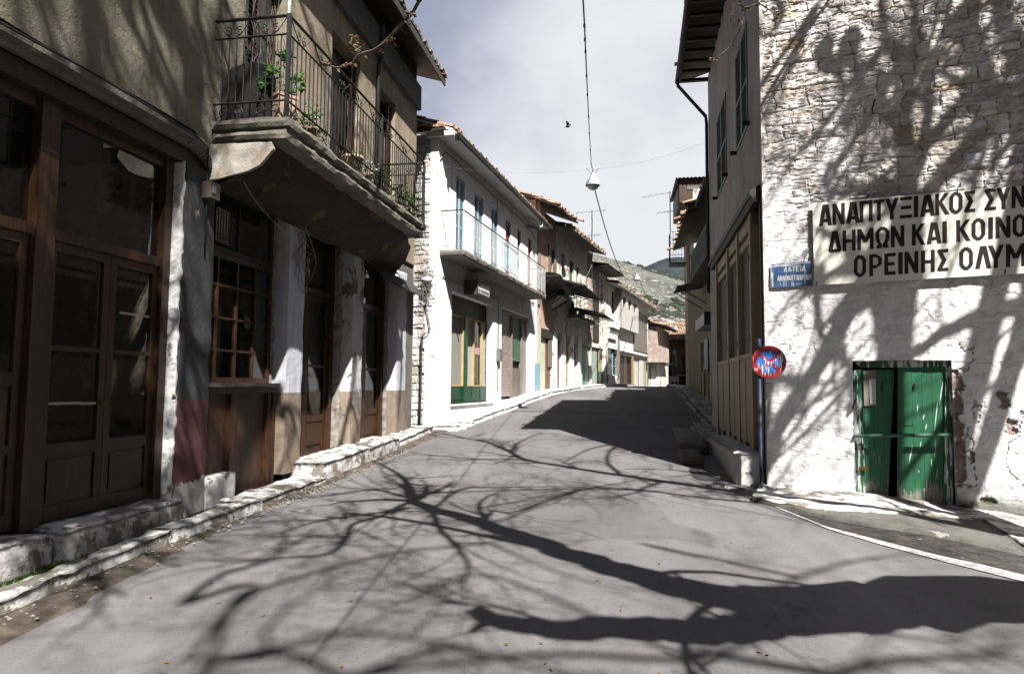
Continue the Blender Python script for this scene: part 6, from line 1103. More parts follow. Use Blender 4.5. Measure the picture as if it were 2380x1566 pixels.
mb = MB(); disc(mb, 0, SR, 0, 2 * math.pi, 0); disc(mb, SR, SR - .004, 0, 2 * math.pi, 0, 40, -.025); disc(mb, 0, SR - .004, 0, 2 * math.pi, -.025); mb.build('disc', M['sign_blue'], NS)
mb = MB(); disc(mb, SR * .70, SR - .001, 0, 2 * math.pi, .003); rot = math.radians(-8)
for a in (math.radians(42) + rot * .3, math.radians(138)):
    e = ux * math.cos(a) + uy * math.sin(a); n_ = np.cross(fd, e); w = SR * .088; L = SR * .72; h = .0036 + .0004 * (a > 1); mb.add([ctr + e * L + n_ * w + fd * h, ctr + e * L - n_ * w + fd * h, ctr - e * L - n_ * w + fd * h, ctr - e * L + n_ * w + fd * h], [(0, 1, 2, 3)])
mb.build('red_ring_and_cross', M['sign_red'], NS)
mb = MB(); zN = zm(2980, 1360, 8.7); cxp, cyp = zN(822, 765); ppm = SR / ((1425 - 225) / 2 / 8.7 / K)
for x, y0_, y1, w in ((885, 360, 490, 26), (665, 580, 720, 26), (712, 650, 860, 26), (688, 820, 970, 12), (768, 720, 900, 14), (810, 740, 900, 28), (855, 760, 880, 14), (915, 740, 880, 22), (985, 690, 800, 14), (1060, 630, 850, 30), (1135, 500, 650, 28), (1125, 660, 990, 12), (1215, 440, 720, 22), (1275, 390, 780, 24), (1235, 720, 1010, 30), (1190, 850, 960, 18), (480, 800, 1060, 18), (600, 860, 1240, 42), (540, 960, 1040, 14), (345, 990, 1090, 24), (415, 970, 1130, 16), (725, 930, 1130, 20), (800, 950, 1290, 34), (692, 1150, 1300, 26), (880, 1180, 1280, 22), (990, 1070, 1230, 14), (1210, 1010, 1200, 12), (1040, 900, 980, 12), (295, 590, 900, 8), (905, 880, 980, 10), (1045, 1070, 1120, 8), (1340, 560, 740, 8)):
    vs = []
    for f, ww in ((0, .5), (.12, 1), (.35, .95), (.7, .6), (1, .2)):
        u, v = zN(x, y0_ + (y1 - y0_) * f); pp = ctr + ux * (u - cxp) * ppm - uy * (v - cyp) * ppm + fd * .006; wd = .62 * w / 8.7 / K * ppm * ww; vs += [pp - ux * wd, pp + ux * wd]
    mb.add(vs, [(2 * k, 2 * k + 1, 2 * k + 3, 2 * k + 2) for k in range(4)])
mb.build('paint_spatter', M['paint_drip'], NS)
# ================================================================ houses beyond on the right
g_ = lambda s_: float(H(*RG.P(s_, .3, 0)[:2])); RX = lambda x, y, o=0., cv=zC: RG.px(cv(x, y), o)
def rwall(parent, s0, s1, zt, mat): bx('wall', mat, parent, RG, (s0, s1, -.4, 0, -.5, zt), (s0, s1, -6, -5.8, -.5, zt), (s1 - .2, s1, -5.8, -.4, -.5, zt), (s0, s0 + .2, -5.8, -.4, -.5, zt))
g1e = 2.5; K1 = thing('narrow_house', RG.P(0, 0, 0), 'narrow shaded house tucked beside the far end of the stone house on the right', 'house'); rwall(K1, .02, g1e - .02, 7.2, 'tan_smooth'); roof(K1, RG, .05, g1e + .1, 7.1, .72, 4, math.radians(18), 'old_tile', 'dark_wood'); gutter(K1, RG, .1, g1e + .05, .70, 7.04, 'iron')
k2e = 9.3; K2 = thing('balcony_house', RG.P(g1e, 0, 0), 'shaded house on the right with a dark blue panelled balcony under deep eaves', 'house'); rwall(K2, g1e, k2e, 7.2, 'tan_smooth'); roof(K2, RG, g1e - .1, k2e, 7.05, 1.0, 4, math.radians(18), 'old_tile', 'dark_wood', None, .25, .05)
bO = .72; q0 = RX(250, 1410, bO, z2c); q1 = RX(440, 1085, bO, z2c); bz = .5 * (q0[1] + q1[1]); b0_, b1_ = .25, q0[0]; mb = MB(RG); mb.rough(b0_, b1_, -.02, bO, bz, bz + .16, .15, .02, 4); kb = mb.build('balcony', M['concrete'], K2); zt_ = RX(248, 1150, bO, z2c)[1]; zt_ = max(bz + .9, min(bz + 1.2, zt_)); bx('railing', 'balcony_blue', kb, RG, (b0_ + .02, b1_ - .02, bO - .06, bO - .03, bz + .2, zt_), (b1_ - .05, b1_ - .02, 0, bO - .06, bz + .2, zt_), (b0_ + .02, b0_ + .05, 0, bO - .06, bz + .2, zt_)); mb = MB(RG); mb.tube([RG.P(b0_, bO - .045, zt_ + .02), RG.P(b1_ - .02, bO - .045, zt_ + .02), RG.P(b1_ - .02, 0, zt_ + .02)], .022, 6); mb.build('handrail', M['galv'], kb); bx('notice', 'paper', kb, RG, (b1_ - .55, b1_ - .15, bO - .029, bO - .025, bz + .28, bz + .85))
def rfront(parent, items):
    for kind, s0, s1, z0, z1, mat, o in items:
        z0 += g_(s0)
        if kind == 'pillar': mb = MB(RG); mb.rough(s0, s1, -.1, o, z0, z1, .3, .012, 3); mb.build(kind, M[mat], parent)
        elif kind == 'leaf': leaf(parent, RG, s0, s1, z0, z1, o, mat, [z0 + 1.7], z0 + .9, 'dark_glass', st=.07)
        else: bx(kind, mat, parent, RG, (s0, s1, .004, o, z0, z1))
rfront(K1, [('pillar', .1, .4, 0, 4.2, 'worn_pale', .06), ('leaf', .45, 1.1, .1, 3.2, 'shutter_blue', .05), ('leaf', 1.12, 1.8, .1, 3.2, 'shutter_blue', .05), ('panel', .45, 1.8, 3.0, 4.1, 'ochre_door', .04), ('pillar', 1.85, 2.2, 0, 4.2, 'shutter_blue', .08)])
rfront(K2, [('door', 2.55, 3.3, .1, 3.3, 'dark_wood', .05), ('pillar', 3.35, 3.65, 0, 4.2, 'shutter_greygreen', .08), ('panel', 3.7, 5.0, 0, 1.3, 'shop_plaster', .05), ('shutter', 3.7, 4.9, 1.4, 3.3, 'brown_shutter', .05), ('panel', 2.55, 3.3, 3.0, 4.2, 'roller_purple', .05), ('pillar', 5.1, 5.4, 0, 4, 'worn_pale', .08), ('leaf', 5.5, 6.2, .1, 3.2, 'dark_wood', .05), ('panel', 6.3, 7.4, 0, 1.2, 'shop_plaster', .06), ('shutter', 6.3, 7.4, 1.2, 3.3, 'shutter_blue', .05), ('leaf', 7.6, 8.4, .1, 3.3, 'ochre_door', .05), ('shutter', 8.5, 9.2, .2, 3.3, 'grey_boards', .06), ('shutter', 6.0, 6.8, 5.0, 6.5, 'shutter_greygreen', .05)])
sbx = RX(475, 760, .5); sbx2 = RX(572, 700, .5); t_ = thing('box_sign', RG.P(sbx[0], 0, 3), 'blank pale box sign jutting from the shaded shops on the right', 'sign'); bx('case', 'shop_plaster', t_, RG, (sbx2[0], sbx[0], .05, .5, RX(475, 850, .5)[1], RX(475, 740, .5)[1])); bx('rim', 'dark_sheet', t_, RG, (sbx2[0] - .03, sbx2[0], .04, .52, RX(475, 850, .5)[1] - .02, RX(475, 740, .5)[1] + .02))
K3 = thing('tall_house', RG.P(k2e, 0, 0), 'tall far house on the right with a wooden bay and small iron balcony', 'house'); rwall(K3, k2e + .02, 14.6, 6.3, 'tan_smooth')
do = .55; dn = RX(148, 310, do, z2c); df = RX(112, 310, do, z2c); dz0 = RX(148, 555, do, z2c)[1]; dz1 = dn[1]; dm0, dm1 = dn[0], max(df[0], dn[0] + .8)
bx('upper_wall', 'worn_pale', K3, RG, (dm0 + .02, 17, -5.8, -.05, 6.3, dz0 + .4)); bx('bay', 'brown_boards', K3, RG, (dm0, dm1 + 2, -1.6, do, dz0, dz1)); bx('bay_wall', 'worn_pale', K3, RG, (dm0 - .05, dm0 - .003, -1.6, RX(235, 480, 0, z2c)[0] * 0 - .02, dz0 - .6, dz0 + .55)); w0 = [RX(x, 420, .2, z2c) for x in (240, 340)]; bx('bay_window', 'grey_glass', K3, RG, (dm0 - .03, dm0 - .002, -.28, .22, dz0 + .55, dz1 - .3)); mb = MB(RG); n = 30; vs = []
for k in range(n + 1): o = -1.8 + 2.5 * k / n; wv_ = .025 * (-1) ** k; vs += [RG.P(dm0 - .2, o, dz1 + .03 + wv_), RG.P(dm1 + 2.2, o, dz1 + .16 + wv_)]
mb.add(vs, [(2 * k, 2 * k + 1, 2 * k + 3, 2 * k + 2) for k in range(n)]); mb.build('bay_roof', M['rust_sheet'], K3); mb = MB(RG); mb.tube([RG.P(dm0 + .1, do + .04, dz1), RG.P(dm0 + .1, do + .04, dz0 - .1), RG.P(dm0 - .05, .15, dz0 - .3), RG.P(dm0 - .05, .15, dz0 - 1.2)], .04, 6); mb.build('downpipe', M['iron'], K3)
io = .75; q0 = RX(55, 855, io, z2c); zb_ = RX(75, 1125, io, z2c)[1]; zt_ = q0[1]; s_ = q0[0]; mb = MB(RG)
for z in np.linspace(zb_ + .1, zt_, 6): mb.tube([RG.P(s_, .1, z), RG.P(s_, io, z), RG.P(s_ + 1., io, z)], .012, 4)
for k in range(6): mb.tube([RG.P(s_, .1 + k * .13, zb_), RG.P(s_, .1 + k * .13, zt_)], .010, 4); mb.tube([RG.P(s_ + k * .2, io, zb_), RG.P(s_ + k * .2, io, zt_)], .010, 4)
mb.box(s_ - .02, s_ + 1., .0, io + .03, zb_ - .06, zb_); mb.build('iron_balcony', M['iron'], K3); bx('upper_wall', 'tan_smooth', K3, RG, (min(s_ - .6, 13.8), 14.8, -5.9, 0, 6.2, dz0 - .1)); IBS, IBZ, IBO = s_, zt_, io
Q3 = thing('added_shade_house', (15.0, 54.5, -1.), 'unseen plain house block added behind the right row to shade the ochre house', 'house'); mb = MB(); mb.box(14.9, 24, -58.5, -54, -2, 9.5); mb.build('wall', M['worn_pale'], Q3); m2 = MB(); m2.box(14.6, 24.3, -58.8, -53.7, 9.5, 9.7); m2.build('roof', M['old_tile'], Q3)  # unseen block added to put the ochre front in shade
aw = [RX(262, 450, 1.0), RX(205, 600, 1.0)]; t_ = thing('awning', RG.P(g1e, 0, 4), 'dark plank awning on thin struts above the shaded shops on the right', 'awning'); s0, s1 = aw[0][0] - 1.8, aw[0][0]; za = RX(262, 455, 1.0)[1]; mb = MB(RG); mb.add([RG.P(s0, .0, za + .18), RG.P(s0, 1.05, za), RG.P(s1, 1.05, za), RG.P(s1, .0, za + .18), RG.P(s0, .0, za + .23), RG.P(s0, 1.05, za + .05), RG.P(s1, 1.05, za + .05), RG.P(s1, .0, za + .23)], [(0, 1, 2, 3), (4, 5, 6, 7), (0, 1, 5, 4), (1, 2, 6, 5), (2, 3, 7, 6)]); mb.build('sheet', M['dark_wood'], t_); 
for s_ in (s0 + .1, s1 - .1): mb = MB(RG); mb.tube([RG.P(s_, 0, za - .6), RG.P(s_, .95, za - .02)], .02, 4); mb.build('strut', M['iron'], t_)
# ================================================================ plane trees of the square: their shadows fall across street and walls
z7 = zm(700, 1500, .70085); zU = zm(3000, 0, 1.3047)
def seen(p, m=30):
    d = np.array(p) - CAM; f = d @ CF
    if f < .3: return False
    u, v = CX + FPX * (d @ CR) / f, CY - FPX * (d @ CU) / f
    return -m < u < 2380 + m and -m < v < 1566 + m
class Tree:
    def __init__(s, seed): s.w = MB(); s.c = MB(); s.rng = random.Random(seed); s.big = 1.
    def limb(s, pts, r0, r1, twig=True, lo=.12, k=8, dens=1.):
        pts = [np.array(p, float) for p in pts]; n = 5; q = []
        P_ = [2 * pts[0] - pts[1]] + pts + [2 * pts[-1] - pts[-2]]
        for i in range(1, len(P_) - 2):
            for j in range(n):
                f = j / n; a, b, c, d = P_[i - 1:i + 3]; q.append(.5 * ((2 * b) + (c - a) * f + (2 * a - 5 * b + 4 * c - d) * f * f + (3 * b - a - 3 * c + d) * f ** 3))
        q.append(pts[-1]); L = len(q); rs = [r0 + (r1 - r0) * i / (L - 1) for i in range(L)]
        q = [p + np.array([s.rng.gauss(0, 1) for _ in range(3)]) * rs[i] * .12 for i, p in enumerate(q)]
        (s.w if r0 > .05 else s.c).tube(q, rs, k)
        if twig:
            for i in range(2, L):
                if s.rng.random() < .42 * dens:
                    d = q[i] - q[i - 1]; d /= np.linalg.norm(d) + 1e-9; s.grow(q[i], s.side(d), s.rng.uniform(.7, 1.9) * s.big, max(.012, min(.05, rs[i] * .5)) * s.big, 3)
            d = q[-1] - q[-2]; d /= np.linalg.norm(d) + 1e-9
            for _ in range(3): s.grow(q[-1], s.side(d, .45), s.rng.uniform(.8, 1.6), r1 * .8, 3)
        return q
    def side(s, d, sp=.9):
        v = d + np.array([s.rng.gauss(0, sp) for _ in range(3)]) + np.array([0, 0, .18]); return v / np.linalg.norm(v)
    def grow(s, p, d, L, r, depth):
        n = 5; pts = [p]; dd = d.copy()
        for i in range(n):
            dd = dd + np.array([s.rng.gauss(0, .20) for _ in range(3)]); dd /= np.linalg.norm(dd); nx = pts[-1] + dd * L / n
            if seen(nx): break
            pts.append(nx)
        if len(pts) < 2: return
        s.c.tube(pts, [r * (1 - .62 * i / (len(pts) - 1)) for i in range(len(pts))], 4 if r < .02 else 5, False)
        if depth > 0:
            for i in range(1, len(pts)):
                if s.rng.random() < .62: s.grow(pts[i], s.side(dd, .75), L * s.rng.uniform(.4, .75), r * (1 - .62 * i / len(pts)) * .62, depth - 1)
        if depth <= 1 and s.rng.random() < .5:
            e = pts[-1]; s.c.tube([e, e + dd * .03], [.012, .006], 4)
def lift(q, z): return np.array(q) - SUN * (z / -SUN[2])                 # the point at height z whose shadow falls on q
def fromroad(pts, zs): return [lift(G(*z7(*q)), z) for q, z in zip(pts, zs)]
def fromwall(cv, pts, ts): return [EW.P(*(lambda q: (q[0], 0, q[1]))(EW.px(cv(*q)))) - SUN * t for q, t in zip(pts, ts)]
A = Tree(4); ba = np.array([7.4, 3.5, float(H(7.4, 3.5)) - .1])
t1 = fromroad([(2380, 628), (2100, 634), (1850, 650), (1620, 640), (1430, 600), (1250, 548), (1100, 500), (950, 445), (820, 400), (720, 375), (665, 352)], [3.4, 3.9, 4.3, 4.7, 5.1, 5.5, 5.8, 6.2, 6.5, 6.8, 7.0])
A.limb([ba, ba + (-.3, -.15, 1.2), ba + (-.9, -.5, 2.2), (t1[0] + ba + (-.9, -.5, 2.2)) / 2 + (0, 0, .1)] + t1[:4], .55, .33, False, k=14); A.limb(t1[3:], .24, .10, True, dens=.55, k=10); f = t1[-1]
lo_ = fromroad([(1950, 670), (1700, 694), (1500, 712), (1300, 706), (1100, 710), (1000, 702), (900, 690), (840, 655)], [4.2, 4.5, 4.7, 4.9, 5.1, 5.2, 5.3, 5.5]); A.limb([t1[1]] + lo_, .24, .085, False, k=10); A.limb([lo_[-2]] + fromroad([(860, 700), (830, 720)], [5.3, 5.4]), .06, .03, False); A.limb([lo_[-4]] + fromroad([(1050, 690), (900, 650), (760, 640)], [5.2, 5.6, 6.]), .03, .012)
for pts, z, r in (([(665, 352), (655, 315), (640, 290), (600, 262), (540, 240)], [7, 7.2, 7.4, 7.7, 8.], .10), ([(665, 352), (600, 380), (500, 394), (390, 412), (300, 440)], [7, 7.1, 7.2, 7.4, 7.6], .055), ([(660, 345), (630, 338), (560, 322), (480, 330), (380, 345)], [7, 7.1, 7.3, 7.5, 7.7], .05), ([(720, 375), (742, 430), (790, 480), (820, 530), (808, 585)], [6.8, 6.7, 6.7, 6.8, 6.9], .05), ([(650, 372), (560, 400), (495, 420), (480, 460), (430, 500), (300, 512), (200, 522)], [7, 7, 7.1, 7.1, 7.2, 7.3, 7.4], .05), ([(730, 372), (800, 320), (900, 315), (1100, 312), (1300, 325)], [6.8, 7.2, 7.4, 7.6, 7.9], .035), ([(870, 415), (890, 380), (940, 385), (1020, 360), (1150, 320), (1260, 300)], [6.4, 6.6, 6.8, 7., 7.3, 7.6], .035)):
    A.limb(fromroad(pts, z), r, .018, True, dens=.95)
# upper limbs whose shadows lie farther up the street and on the stone wall
for pts, z, r in (([(1700, 350), (1560, 325), (1400, 302), (1250, 281), (1100, 257), (980, 236), (940, 216), (880, 190), (820, 178)], [7.2, 7.4, 7.6, 7.9, 8.1, 8.3, 8.4, 8.6, 8.8], .115), ([(980, 236), (850, 235), (740, 226), (640, 215)], [8.3, 8.5, 8.7, 9], .05), ([(1700, 362), (1500, 346), (1300, 321), (1150, 318), (1050, 350), (940, 398), (870, 412)], [7.5, 7.8, 8.1, 8.3, 8.3, 8.3, 8.3], .05), ([(1300, 321), (1000, 320), (740, 331)], [8.1, 8.5, 8.9], .035), ([(1250, 281), (1212, 240), (1232, 200), (1300, 182)], [7.9, 8.1, 8.4, 8.7], .05), ([(940, 216), (962, 190), (1010, 168)], [8.4, 8.7, 9], .05)):
    A.limb(fromroad(pts, z), r, .02 if r < .1 else .045, True, dens=1.2)
wl = [(zE, [(720, 30), (560, 130), (480, 280), (400, 430), (300, 560), (210, 720), (150, 900)], [6.5, 6.6, 6.8, 7, 7.2, 7.4, 7.6], .13), (zE, [(372, 20), (385, 120), (395, 230), (420, 330)], [7.2, 7.1, 7, 6.9], .055), (zE, [(1420, 120), (1150, 205), (1000, 272), (880, 350), (760, 390), (600, 470)], [6, 6.3, 6.5, 6.7, 6.9, 7.1], .075), (zE, [(1500, 330), (1300, 480), (1060, 690), (760, 970)], [8, 8, 8, 8], .02), (zU, [(812, 1000), (810, 700), (802, 560), (832, 380), (765, 300), (702, 150), (690, -80)], [6.6, 6.8, 7, 7.2, 7.3, 7.5, 7.8], .085), (zU, [(350, 30), (262, 230), (160, 430), (85, 570)], [8, 8, 8, 8], .05), (zU, [(720, 220), (640, 320), (540, 430), (430, 600), (330, 720)], [7.5, 7.6, 7.7, 7.9, 8], .05), (zU, [(1480, 560), (1200, 470), (1090, 560), (960, 700)], [6.4, 6.8, 7, 7.2], .12), (zU, [(1200, 470), (1178, 260), (1150, 90), (1170, -60)], [6.8, 7, 7.3, 7.6], .11), (zU, [(840, 380), (880, 300), (870, 150), (850, -40)], [7.2, 7.3, 7.5, 7.8], .08), (zU, [(700, 480), (600, 640), (500, 800), (400, 900), (420, 1010)], [7.4, 7.6, 7.7, 7.8, 7.8], .055), (zU, [(1500, 650), (1350, 600), (1250, 640), (1150, 800), (1000, 930)], [6.2, 6.4, 6.5, 6.7, 6.9], .12), (zU, [(1300, -50), (1340, 150), (1420, 330), (1500, 420)], [7.5, 7.2, 7, 6.8], .09), (zU, [(120, -60), (170, 60), (130, 150), (70, 180)], [8.5, 8.5, 8.5, 8.5], .045)]
hub = ba + np.array([-.1, .1, 4.2]); A.limb([ba + (-.2, -.1, .8), ba + (.0, .1, 2.4), hub, hub + (-.2, .1, 2.)], .42, .26, False, k=12)
for cv, pts, ts, r in wl: A.limb(fromwall(cv, pts, ts), r * 1.1, max(.014, r * .6), True, dens=.5 if cv is zU else .14)
for k in range(5):
    u = 1000 + 430 * A.rng.random() if k % 2 else 500 * A.rng.random() + 300; v = A.rng.uniform(-100, 330) if k % 2 else A.rng.uniform(-80, 260); a = A.rng.uniform(-.9, .9); A.limb(fromwall(zU, [(u, v), (u + 90 * math.sin(a), v + 110), (u + 190 * math.sin(a * 1.4), v + 230)], [7, 7.2, 7.4]), A.rng.uniform(.07, .13), .03, True, dens=.35)
for tgt in (fromwall(*wl[0][:3])[0], fromwall(*wl[2][:3])[0], fromwall(*wl[7][:3])[0], fromroad([(1700, 350)], [7.2])[0], fromwall(*wl[4][:3])[0], fromwall(*wl[11][:3])[0]): A.limb([hub + (-.1, 0, 1.), (hub + tgt) / 2 + (0, 0, .5), tgt], .14, .11, True, dens=.3)
# the budding branch that hangs into view before the balcony, and the twigs by the eave
def at(u, v, Y): r = ray(u, v); return CAM + r * (Y / r[1])
vis = MB(); bud = MB()
def hang(cv, pts, Y0, Y1, r0, r1):
    q = [at(*cv(*p), Y0 + (Y1 - Y0) * i / (len(pts) - 1)) for i, p in enumerate(pts)]; vis.tube(q, [r0 + (r1 - r0) * i / (len(q) - 1) for i in range(len(q))], 6)
    for p in q[1:]:
        if random.random() < .8:
            for _ in range(random.randint(1, 3)): o = np.array([random.gauss(0, .02) for _ in range(3)]); vis.tube([p, p + o], .004, 4); leaves(bud, p + o, 3, .012, .035)
    return q
z2b = zm(700, 0, 1.5664); q_ = hang(z2b, [(1530, 5), (1495, 70), (1465, 105), (1430, 140), (1400, 175), (1345, 235), (1285, 290), (1240, 318), (1190, 330), (1150, 345), (1110, 395), (1065, 418), (1010, 425), (960, 408), (915, 390)], 4.6, 5.2, .014, .006)
hang(z2b, [(1500, 70), (1490, 90), (1512, 105)], 4.6, 4.6, .009, .005); hang(z2b, [(1190, 330), (1140, 310), (1100, 275), (1110, 230)], 5.0, 5.1, .006, .004)
A.limb([t1[6], (t1[6] + q_[0]) / 2 + (0, -.4, 1.2), q_[0] + (.12, -.1, .5), q_[0]], .06, .021, False)
qb = hang(z7s, [(520, -40), (515, 20), (540, 35), (600, 15), (640, 40), (680, 70)], 7.6, 7.9, .012, .005); hang(z7s, [(515, 20), (490, 10), (480, 60), (470, 105)], 7.6, 7.7, .006, .003); hang(z7s, [(540, 35), (525, 110), (480, 200), (435, 240), (400, 265)], 7.6, 7.6, .005, .003); hang(z7s, [(600, 15), (620, -10), (650, -40)], 7.8, 7.8, .008, .008)
far_ = fromwall(*wl[5][:3])[0]; A.limb([far_, (far_ + qb[0]) / 2 + (0, 0, .4), qb[0]], .05, .013, False)
TA = thing('plane_tree', ba, 'bare plane tree whose budding branches hang before the iron balcony and right eave', 'tree', 'bare trees of the square')
A.w.build('trunk', M['bark'], TA, True); A.c.build('crown', M['bark'], TA); vis.build('branch', M['bark'], TA, True); bud.build('buds', M['bud'], TA)
# second and third trees behind the camera: dappled shade on the left front and the near road
z1 = zm(0, 0, 1.162); z3 = zm(0, 1200, 1.2045)
def fromleft(cv, pts, t): return [LF.P(*(lambda q: (q[0], 0, q[1]))(LF.px(cv(*q)))) - SUN * t for q in pts]
LS = [(z1, [(400, -160), (450, 100), (510, 250), (560, 430)], 12.0, 0.070), (z1, [(560, -160), (600, 60), (650, 180), (720, 330), (790, 470)], 11.5, 0.084), (z1, [(640, -160), (720, 60), (790, 160), (850, 250), (960, 320)], 11.3, 0.070), (z1, [(190, -160), (210, 60), (250, 200), (300, 330)], 12.5, 0.063), (z1, [(740, -160), (830, 110), (875, 250), (890, 400), (870, 600)], 10.9, 0.168), (z1, [(900, -120), (930, 120), (965, 250), (990, 500)], 10.9, 0.056), (z1, [(60, -160), (90, 40), (100, 120), (160, 260)], 13.0, 0.049), (z1, [(870, 250), (930, 330), (920, 480), (940, 640)], 11.0, 0.105),
      (z3, [(-80, -100), (150, 250), (190, 600), (230, 1000)], 11.5, .16), (z3, [(300, -100), (420, 300), (520, 700), (620, 1050)], 11., .15), (z3, [(560, -200), (600, 200), (700, 600), (760, 950)], 10.5, .13), (z3, [(880, -100), (930, 300), (990, 640)], 10., .05), (z3, [(900, 200), (880, 500), (940, 800)], 10., .05), (z3, [(1340, 330), (1240, 470), (1160, 640), (1110, 800)], 9.6, .10), (z3, [(60, -300), (110, 0), (60, 400), (20, 800)], 11.5, .15), (z3, [(420, -350), (330, 0), (350, 500), (330, 900)], 11, .12), (z3, [(700, -300), (760, 0), (720, 400), (680, 700)], 10.6, .08),
      (z2, [(760, -80), (800, 60), (850, 200), (900, 380)], 9.2, .05), (z2, [(870, -60), (930, 120), (960, 300)], 9., .05), (z2, [(1180, 200), (1220, 330), (1160, 420), (1100, 560), (1120, 700)], 8.6, .07), (z2, [(300, -60), (330, 60), (380, 150), (350, 260)], 9.4, .05), (z2, [(1300, 500), (1340, 560), (1390, 640)], 8.4, .03), (z4, [(600, 1000), (680, 1120), (640, 1300)], 9.5, .05), (z4, [(1000, 1000), (1040, 1150), (1010, 1250)], 9, .04), (z4, [(1250, 560), (1290, 760), (1270, 1100)], 8.6, .05)]
RS = [([(100, 800), (300, 762), (500, 722), (700, 742)], 10.5, 0.042), ([(480, 850), (640, 800), (760, 762), (900, 792), (1060, 835)], 11.0, 0.050), ([(230, 600), (130, 680), (60, 770)], 10.5, 0.050), ([(1450, 800), (1700, 722), (1900, 702), (2120, 745)], 10.5, 0.042), ([(1750, 565), (1900, 522), (2060, 500)], 10.0, 0.033), ([(880, 470), (1000, 522), (1120, 570)], 10.5, 0.028), ([(20, 640), (130, 560), (260, 520), (330, 470)], 10.3, 0.050), ([(1000, 600), (860, 560), (700, 600), (560, 690)], 10.9, 0.026), ([(1850, 840), (2000, 800), (2250, 790)], 10.5, 0.058), ([(1300, 470), (1420, 500), (1550, 520)], 10.5, 0.026), ([(250, 720), (330, 640), (420, 600)], 10.7, 0.028)]
def shade_tree(seed, base, zh, sets, label):
    T = Tree(seed); T.big = .85; b = np.array([base[0], base[1], float(H(*base)) - .1]); hub = b + np.array([.2, .3, zh]); T.limb([b, b + (.15, .05, zh * .33), b + (-.1, .2, zh * .7), hub], .45, .30, False, k=12)
    ends = []
    for pts, r in sets:
        T.limb(pts, r, max(.012, r * .45), True, dens=.55)
        if ends: near = min(ends, key=lambda e: np.linalg.norm(e - pts[0]))
        else: near = hub
        m_ = (near + pts[0]) / 2 + np.array([T.rng.gauss(0, .2), T.rng.gauss(0, .2), .15]); T.limb([near, m_, pts[0]], max(.03, r * .6), r, False, k=6); ends.append(pts[0])
    t_ = thing('plane_tree', b, label, 'tree', 'bare trees of the square'); T.w.build('trunk', M['bark'], t_, True); T.c.build('crown', M['bark'], t_)
rs_ = random.Random(77)
for k in range(8): x_ = rs_.uniform(-60, 520); y_ = rs_.uniform(-500, 100); d_ = rs_.uniform(60, 160); LS.append((z3, [(x_, y_), (x_ + d_ * .5, y_ + 260), (x_ + d_ * .7, y_ + 520), (x_ + d_ * 1.3, y_ + 900)], rs_.uniform(10, 12), rs_.uniform(.11, .19)))
SETS = [(fromleft(cv, pts, t), r) for cv, pts, t, r in LS]; shade_tree(21, (-2.6, -6.5), 10.5, SETS, 'tall bare plane tree on the square casting long streaks of shade on the left stucco')
shade_tree(33, (1.8, -7.2), 9.0, [(fromroad(pts, [z] * len(pts)), r) for pts, z, r in RS], 'bare plane tree on the square casting soft dappled shade on the near road')

# ================================================================ wires, lamps, antennas, bird
def sagline(a, b, sag, n=24): return [np.array(a) + (np.array(b) - np.array(a)) * i / n - np.array([0, 0, sag * 4 * (i / n) * (1 - i / n)]) for i in range(n + 1)]
L1 = at(1378, 398, 17.5); L2 = at(1480, 634, 42.); L3 = at(1571, 757, 62); C0 = at(1355, 0, 6.2); Cb = C0 + (C0 - at(1365, 200, 9.5)) * 1.6
mb = MB(); pts = [Cb] + [at(u, v, Y) for u, v, Y in ((1355, 0, 6.2), (1358.5, 60, 6.9), (1361, 120, 8.), (1365.5, 220, 10.3), (1370, 310, 13.4), (1374, 380, 16.6))] + [L1]; mb.tube(pts, .009, 5)
for i in range(2, len(pts) - 1):
    for f in (0, .5): p = pts[i] + (pts[i + 1] - pts[i]) * f; mb.tube([p - (0, 0, .02), p + (0, 0, .02)], .014, 5)
mb.tube(sagline(L1 + (.0, .05, -.25), L2, 1.35), .016, 5); mb.tube(sagline(L2, L3, 1.2), .016, 5)
mb.build('lamp_cable', M['iron'], None, label='cable strung along the middle of the street from lamp to lamp', category='cable')
def lamp(pos, s_, label):
    t_ = thing('street_lamp', pos - (0, 0, .55 * s_), label, 'street lamp', 'lamps hung over the street'); c = pos - np.array([0, 0, .55 * s_]); m = MB()
    m.lathe(c, [(.205 * s_, .13 * s_), (.205 * s_, .15 * s_), (.195 * s_, .22 * s_), (.16 * s_, .32 * s_), (.10 * s_, .385 * s_), (.065 * s_, .40 * s_), (.065 * s_, .49 * s_), (.03 * s_, .51 * s_), (.0, .52 * s_)], 20); m.build('shade', M['lamp_enamel'], t_, True)
    m = MB(); m.lathe(c, [(0, 0), (.08 * s_, .012 * s_), (.145 * s_, .06 * s_), (.175 * s_, .135 * s_), (0, .135 * s_)], 16); m.build('globe', M['lamp_glass'], t_, True)
    m = MB(); 
    for sg in (-1, 1): m.tube([c + (sg * .05 * s_, 0, .50 * s_), c + (sg * .10 * s_, 0, .54 * s_), c + (sg * .12 * s_, 0, .60 * s_), c + (sg * .18 * s_, 0, .63 * s_)], .010 * s_, 5)
    m.tube([c + (0, 0, .5 * s_), c + (0, 0, .57 * s_)], .02 * s_, 6); m.build('hanger', M['galv'], t_)
lamp(L1, .92, 'large glass-bottomed street lamp hanging nearest on the cable against the clouds'); lamp(L2, 1.05, 'smaller white street lamp hanging farther off against the hillside'); lamp(L3, 1.0, 'tiniest pale street lamp hanging low before the foot of the hill')
p = OF.P(OF.px(zC(258, 1062), .5)[0], .5, OF.px(zC(258, 1062), .5)[1] + .3); lamp(p, 1.0, 'white lamp hanging before the shutters of the ochre house')
